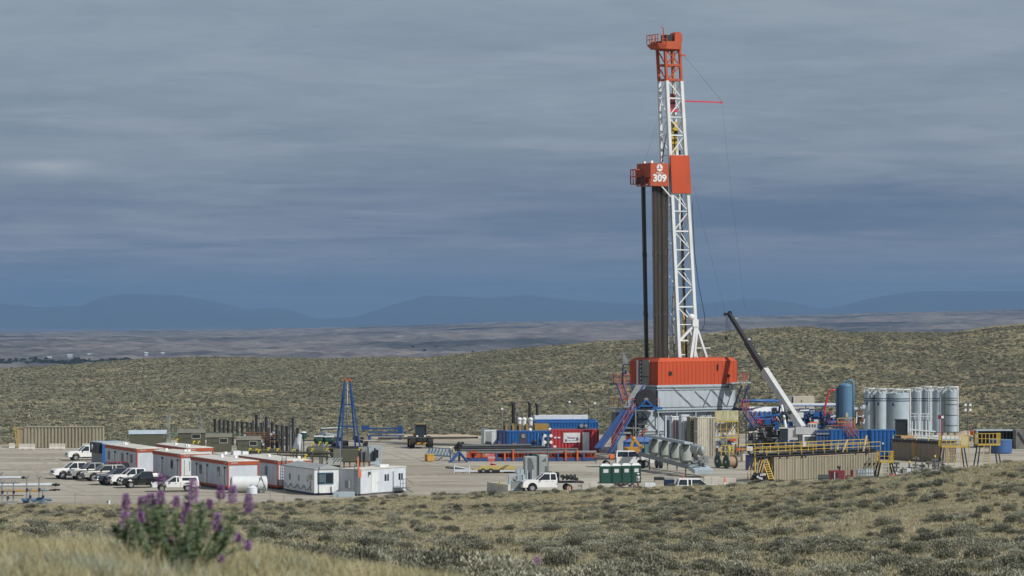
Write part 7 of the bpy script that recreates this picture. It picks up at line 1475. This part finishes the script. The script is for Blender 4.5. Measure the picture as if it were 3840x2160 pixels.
for x in (-.8, .9): w = MB().cyl((x - .2, -.3, .6), (x + .2, -.3, .6), .6, 14).build('wheel', TYRE, o); MB().cyl((x - .22, -.3, .6), (x + .22, -.3, .6), .28, 10).build('rim', AMBER, w)
o = T('long_skid', 'white skid on wheels under the rightmost silos', 'skid', G0(3500, 462), 0); MB().bx(0, 4, 0, 1.5, .5, 1.3).build('body', WHITE, o); MB().bx(4.0, 6.4, 0, 1.4, .8, 1.1).bx(4.2, 4.4, 0, .2, 0, .8).bx(6, 6.2, 0, .2, 0, .8).build('hitch', GREYD, o)
o = T('orange_bin', 'orange bin beside the light tower at right', 'bin', G0(3650, 470), 12); MB().taper(0, 1.2, 0, 1.2, 1.0, -.1, 1.3, -.1, 1.3, 1.65).build('hopper', HIVIS, o); MB().bx(.3, .9, .3, .9, .0, 1.0).build('base', GREYD, o)
# ---------------------------------------------------------------- long tan tank with yellow walkway
TF = Fr(gx(2903, 368), 368, 42); Lt = 18.2; HT = 2.62
tt = T('frac_tank', 'long tan corrugated tank with yellow railed walkway in front of the crane', 'tank', TF.loc, 42)
MB().corrbox(0, Lt, 0, 2.6, .05, HT, .46, .07).build('shell', TAN, tt); MB().bx(9.2, 9.35, -.05, 2.6, .05, HT + .02).bx(-.05, Lt + .05, -.02, 2.65, HT, HT + .12).build('seam_frame', TAND, tt)
for x in (15.6, 16.4, 17.2): MB().cyl((x, -.12, 1.45), (x, .02, 1.45), .12, 10).build('port', BLACK, tt)
m = MB(); m.bx(-3.2, Lt + .4, .1, 1.2, HT + .22, HT + .34)
for k in range(34): m.cb(-2.8 + k * .62, .2 + rr.uniform(-.2, .4), HT + .12, .25, .4, .2)
m.cyl((-2.6, .9, HT + .5), (Lt, .9, HT + .5), .14, 8).cyl((-2.6, 1.3, HT + .5), (Lt, 1.3, HT + .5), .1, 8); m.build('walkway_deck', BLACK, tt)
m = MB(); rail(m, [(-3.1, .1, HT + .34), (Lt + .2, .1, HT + .34)], 1.05, .065, 1.9, True); m.build('guard_rail', YEL, tt); m = MB(); rail(m, [(-3.1, 2.6, HT + .5), (Lt + .8, 2.6, HT + .5)], 1.1, .07, 1.3, True); m.build('guard_rail', YEL, tt)
for x in (-3.0, -1.6): MB().beam((x, .2, 0), (x, .2, HT + .2), .16).build('walkway_leg', YEL, tt)
MB().cyl((12.3, .6, HT + .3), (13.6, 1.0, HT + 1.7), .13, 7).build('hose_arm', KHAKI, tt); MB().cyl((15.8, .5, HT + .2), (17.0, 1.0, HT + 2.1), .15, 7).build('hose_arm', KHAKI, tt)
ld = T('tank_ladder', 'yellow ladder frame leaning against the left end of the long tan tank', 'ladder', (0, 0, 0)); a0, a1 = Vector(seg(2893, 1798, 366)), Vector(seg(2862, 1712, 368)); m = MB(); sd2 = Vector((.95, .2, 0)) * .3
for s in (-1, 1): m.beam(a0 + sd2 * s, a1 + sd2 * s, .1)
for k in range(10): c = a0.lerp(a1, (k + .5) / 10); m.beam(c - sd2, c + sd2, .09)
m.build('ladder', YEL, ld)
for i in range(6):
    c = 2812 + i * 10; pts = [seg(c - 8 + i * 2, 1800, 366), seg(c - 6, 1770, 366), seg(c + 6, 1728, 367), seg(c + 18, 1715, 368), seg(c + 30, 1722, 368.5), seg(c + 34, 1760, 368)]
    o = MB().path(pts, .075, 7).build('transfer_hose', HOSE if i % 2 else mat('yellow_hose', (.45, .30, .08), .7)); tag(o, ['leftmost brown hose', 'yellowish hose next to the leftmost', 'third brown hose', 'middle yellowish hose', 'fifth brown hose', 'yellowish hose nearest the ladder'][i] + ' arching at the end of the long tan tank', 'hose', 'hoses arching by the yellow ladder')
o = T('hose_rack', 'black and white fittings below the arching hoses', 'machinery', G0(2858, 365)); m = MB(); q = random.Random(3)
for k in range(14): m.cb(q.uniform(-1.1, .7), q.uniform(-.3, .5), q.uniform(.2, 1.1), .3, .3, .3)
m.bx(-1.2, .8, -.2, .4, 0, .2); m.build('fitting', BLACK, o); m = MB()
for k in range(6): m.cb(q.uniform(-1.1, .5), -.45, q.uniform(.3, 1.0), .22, .2, .22)
m.build('coupling', INSUL, o)
o = T('notice_board', 'white notice board on a blue box at the walkway end', 'sign', G0(2812, 392)); MB().bx(-.5, .9, 0, .6, 0, 1.9).build('box', NAVY, o); MB().bx(-.45, .35, -.05, 0, zz(1690, 392), zz(1674, 392)).build('board', WHITE, o)
# second tank, shaded side
T2 = Fr(gx(3528, 410.6), 410.6, 34); t2 = T('frac_tank', 'brown tan tank seen along its shaded ribbed side below the silos', 'tank', T2.loc, 34)
MB().corrbox(0, 2.6, 0, 9.6, .05, 2.6, .3, .06).build('shell', TAND, t2); m = MB().bx(-.1, 2.7, -.1, 9.7, 2.6, 2.72)
for k in range(16): m.cb(-.02, .4 + k * .58, 2.45, .2, .3, .2)
m.build('top_frame', BLACK, t2); m = MB(); m.bx(-.08, .02, 4.8, 5.6, .05, 2.55); m.build('panel', mat('ochre_panel', (.36, .22, .07), .6), t2); m = MB(); rail(m, [(.1, .2, 2.72), (.1, 9.4, 2.72)], .5, .07, 2.4, False); m.build('guard_rail', YELB, t2)
# yellow stair platforms
def tower_plat(label, px0, px1, yf, D, yt, mt=YEL):
    t = T('stair_platform', label, 'platform', G0(px0, D), 6, 'yellow stair platforms'); w = (px1 - px0) * D / F; z = zz(yf, D); MB().bx(0, w, 0, 1.6, z - .16, z).build('deck', mt, t); m = MB(); h = zz(yt, D) - z; rail(m, [(0, 1.5, z), (0, 0, z), (w, 0, z), (w, 1.5, z)], h, .07, .5); m.build('guard_rail', mt, t)
    m = MB()
    for x, s in ((w * .1, -.5), (w * .85, .5)): m.beam((x + s * 1.0, -.3, 0), (x, .1, z), .14).beam((x + s, 1.6, 0), (x, 1.4, z), .14)
    m.build('leg', BLACK, t); stairs(t, (w * .2, -1.6, .1), (w * .42, .1, z - .1), .8, (1, 0), mat('worn_yellow_deck', (.45, .33, .08), .7), GREYD, None, 10); return t
tower_plat('left yellow platform on splayed black legs near the brown tank', 3532, 3632, 1673, 381, 1634); tower_plat('right yellow platform on splayed black legs before the blue round tank', 3668, 3754, 1666, 392, 1626)
tower_plat('low yellow platform at the corner of the long tan tank', 3299, 3352, 1730, 377, 1693)
o = T('mesh_screen', 'yellow mesh screen panel on the left platform', 'screen', G0(3604, 380), 6); MB().bx(0, .95, -.02, .02, zz(1670, 380), zz(1636, 380)).build('mesh', mat('screen_mesh', (.5, .42, .22), .7), o); MB().bx(-.04, .02, -.05, .05, 0, zz(1634, 380)).bx(.93, .99, -.05, .05, 0, zz(1634, 380)).build('frame', YEL, o)
# dark open shed, round blue tank
o = T('open_shed', 'open fronted dark steel shed behind the blue round tank', 'shed', G0(3662, 452), 2); h = zz(1616, 452); w = 5.9; MB().bx(0, w, 2.2, 2.3, 0, h).bx(0, .08, 0, 2.2, 0, h).bx(w - .08, w, 0, 2.2, 0, h).build('wall', BLACK, o); MB().bx(-.1, w + .1, -.1, 2.4, h, h + .12).build('roof', SILO, o); m = MB()
for x in (.0, w - .25): m.bx(x, x + .2, -.05, .12, 0, h)
m.build('post', SILO, o); m = MB()
for k in range(6): m.bx(2.6 + k * .5, 2.68 + k * .5, 1.9, 2.0, .3, h - .2)
m.build('rib', GREYM, o)
o = T('shed_annex', 'weathered grey tarped wall at the right edge of the pad', 'shed', G0(3810, 448), 2); MB().bx(0, 5, 0, 2.4, 0, zz(1612, 448)).build('wall', mat('weathered_tarp', (.16, .16, .15), .9, var=.5, scale=1.2, dirt=.5), o); MB().beam((.3, -.1, 2.4), (1.3, -.1, .8), .1).build('brace', BLACK, o)
o = T('round_tank', 'blue round open tank before the dark shed', 'tank', G0(3752, 436)); MB().cyl((0, 0, .1), (0, 0, zz(1650, 436)), 1.55, 28).build('shell', mat('tank_blue', (.04, .11, .30), .5, dirt=.4, dirtcol=(.1, .15, .25)), o); MB().cyl((0, 0, zz(1651, 436)), (0, 0, zz(1648, 436)), 1.6, 28).build('rim', SKYB, o)
# maroon pump, drum, tote
o = T('maroon_pump', 'maroon engine driven pump before the long tan tank', 'pump', G0(3112, 366), 4); MB().bx(0, 1.7, 0, 1, .2, 1.35).build('housing', MAROON, o, .04); q = MB(); q.bx(.15, .45, -.03, 0, .3, 1.2).bx(.65, .95, -.03, 0, .3, 1.1); q.build('panel', mat('dark_maroon', (.05, .01, .02), .5), o); MB().bx(.5, .6, -.05, 0, .3, 1.2).build('stripe', BEIGE, o); MB().cyl((1.15, .3, 1.3), (1.15, .3, 1.75), .09, 8).cyl((.9, .3, 1.75), (1.3, .3, 1.7), .15, 8).build('exhaust', BLACK, o); MB().beam((1.8, .3, .3), (3.0, .3, .35), .3).cyl((2.6, .2, .3), (2.6, .2, 1.4), .16, 8).cyl((2.2, .1, .5), (2.2, .7, .5), .3, 10).build('pump_end', MAROON, o)
o = T('black_drum_pump', 'dark green drum shaped pump left of the maroon pump', 'pump', G0(3078, 364)); MB().cyl((-.3, 0, .55), (.9, 0, .55), .45, 14).cb(.2, -.4, .4, .5, .2, .4).build('drum', mat('dark_drum', (.03, .045, .045), .5), o); MB().bx(-.2, .8, -.3, .3, 0, .2).build('base', BLACK, o)
for k, px in enumerate((3217, 3248)): o = T('bulk_tote', ['caged white tote in painted shade right of the maroon pump', 'caged white tote in painted sunlight before the long tan tank'][k], 'tote', G0(px, 374 + k), 5, 'caged totes'); MB().cb(.45, .5, .62, .9, .9, .85).build('bottle', INSUL if k else SILO, o, .06); m = MB(); [m.bx(-.02 + i * .3, .03 + i * .3, -.02, .02, .12, 1.1) for i in range(4)]; [m.bx(-.02, .95, -.03, .01, z, z + .04) for z in (.2, .6, 1.08)]; m.build('cage', GREYM, o); MB().cb(.45, .5, .07, 1, 1, .14).build('pallet', WOODD, o)  # grey bottle has shade put into its colour, white bottle sunlight
# wellhead tangle between the tanks
for k in range(9):
    px = 3338 + k * 24; D = 380 - (k % 3) * 2; o = T('wellhead_valve', 'wellhead valve assembly number %d from the left between the tan tanks' % (k + 1), 'valve', G0(px, D), 0, 'wellhead valve assemblies'); q = random.Random(70 + k); m = MB(); h = q.uniform(1.1, 2.6)
    m.cyl((0, 0, 0), (0, 0, h), .1, 7)
    for j in range(4): z = q.uniform(.3, h); m.cyl((-.35, 0, z), (.35, 0, z), .1, 7).cb(q.uniform(-.3, .3), -.1, z, .28, .2, .28)
    m.build('body', GREYD if k % 2 else mat('olive_grey_valve', (.15, .15, .12), .6), o); MB().cb(q.uniform(-.2, .2), -.15, q.uniform(.3, .8), .5, .3, .45).build('casing', INSUL if k % 2 else GREYM, o)
    if k in (3, 7): MB().cyl((0, 0, h), (0, 0, h + .25), .1, 8).build('cap', YELB, o)
o = MB().cyl(seg(3330, 1783, 372), seg(3410, 1780, 372), .08, 7).build('red_pipe', RED); tag(o, 'red pipe lying low among the wellhead valves', 'pipe')
# soil banks
def bank(label, px0, px1, D, h, dep, seed):
    n = 30; vs = []; fs = []
    for j in range(7):
        for i in range(n):
            u = i / (n - 1); v = j / 6; px = px0 + (px1 - px0) * u; d = D + dep * (v - .5); e = math.sin(PI * v) * min(1, 6 * u, 6 * (1 - u)); vs.append((gx(px, d), d, -.05 + h * e * (.75 + .5 * float(fbm(np.array([px / 22.]), np.array([v * 3 + seed]), seed)[0]))))
    for j in range(6):
        for i in range(n - 1): a = j * n + i; fs.append((a, a + 1, a + n + 1, a + n))
    tag(np_mesh('soil_bank', np.array(vs), np.array(fs), berm_mat()), label, kind='structure')
bank('low soil bank along the far pad edge at right', 3560, 3900, 492, .9, 6, 4); bank('low soil bank along the far pad edge near the beams', 1380, 1830, 488, .45, 5, 5)
# far plain: shelterbelt, farm sheds
X = []; Dd = []
for k in range(900):
    px = RS.uniform(-100, 950); d = RS.normal(3720, 40); X.append(gx(px, d)); Dd.append(d)
for k in range(14):
    px = RS.uniform(1500, 2350); d = RS.normal(4500, 160); X.append(gx(px, d)); Dd.append(d)
DKT = leafmat('distant_tree_leaves', (.03, .04, .028), (.05, .06, .04), (.07, .08, .05))
scatter('shelterbelt', 'dark line of far off trees on the plain', 'trees', [tri_mesh('far_tree', sage_proto(500 + k, 120, .3, 5), DKT) for k in range(3)], np.array(X), np.array(Dd), RS.uniform(2.5, 5, len(X)), 9, 0)
for k, (px, d, w) in enumerate(((185, 4050, 5), (262, 4050, 6), (338, 4150, 6), (548, 4100, 4), (610, 4200, 4))):
    z = float(height([gx(px, d)], [d])[0]); o = T('farm_shed', 'tiny white farm building far out on the plain, %s of five' % ('first', 'second', 'third', 'fourth', 'last')[k], 'building', (gx(px, d), d, z), 10, 'far off farm buildings'); MB().bx(-w / 2, w / 2, -4, 4, -1, 2.5).build('wall', SILO, o); MB().profx([(-4.5, 2.5), (4.5, 2.5), (0, 4)], -w / 2 - .5, w / 2 + .5).build('roof', SILO, o)
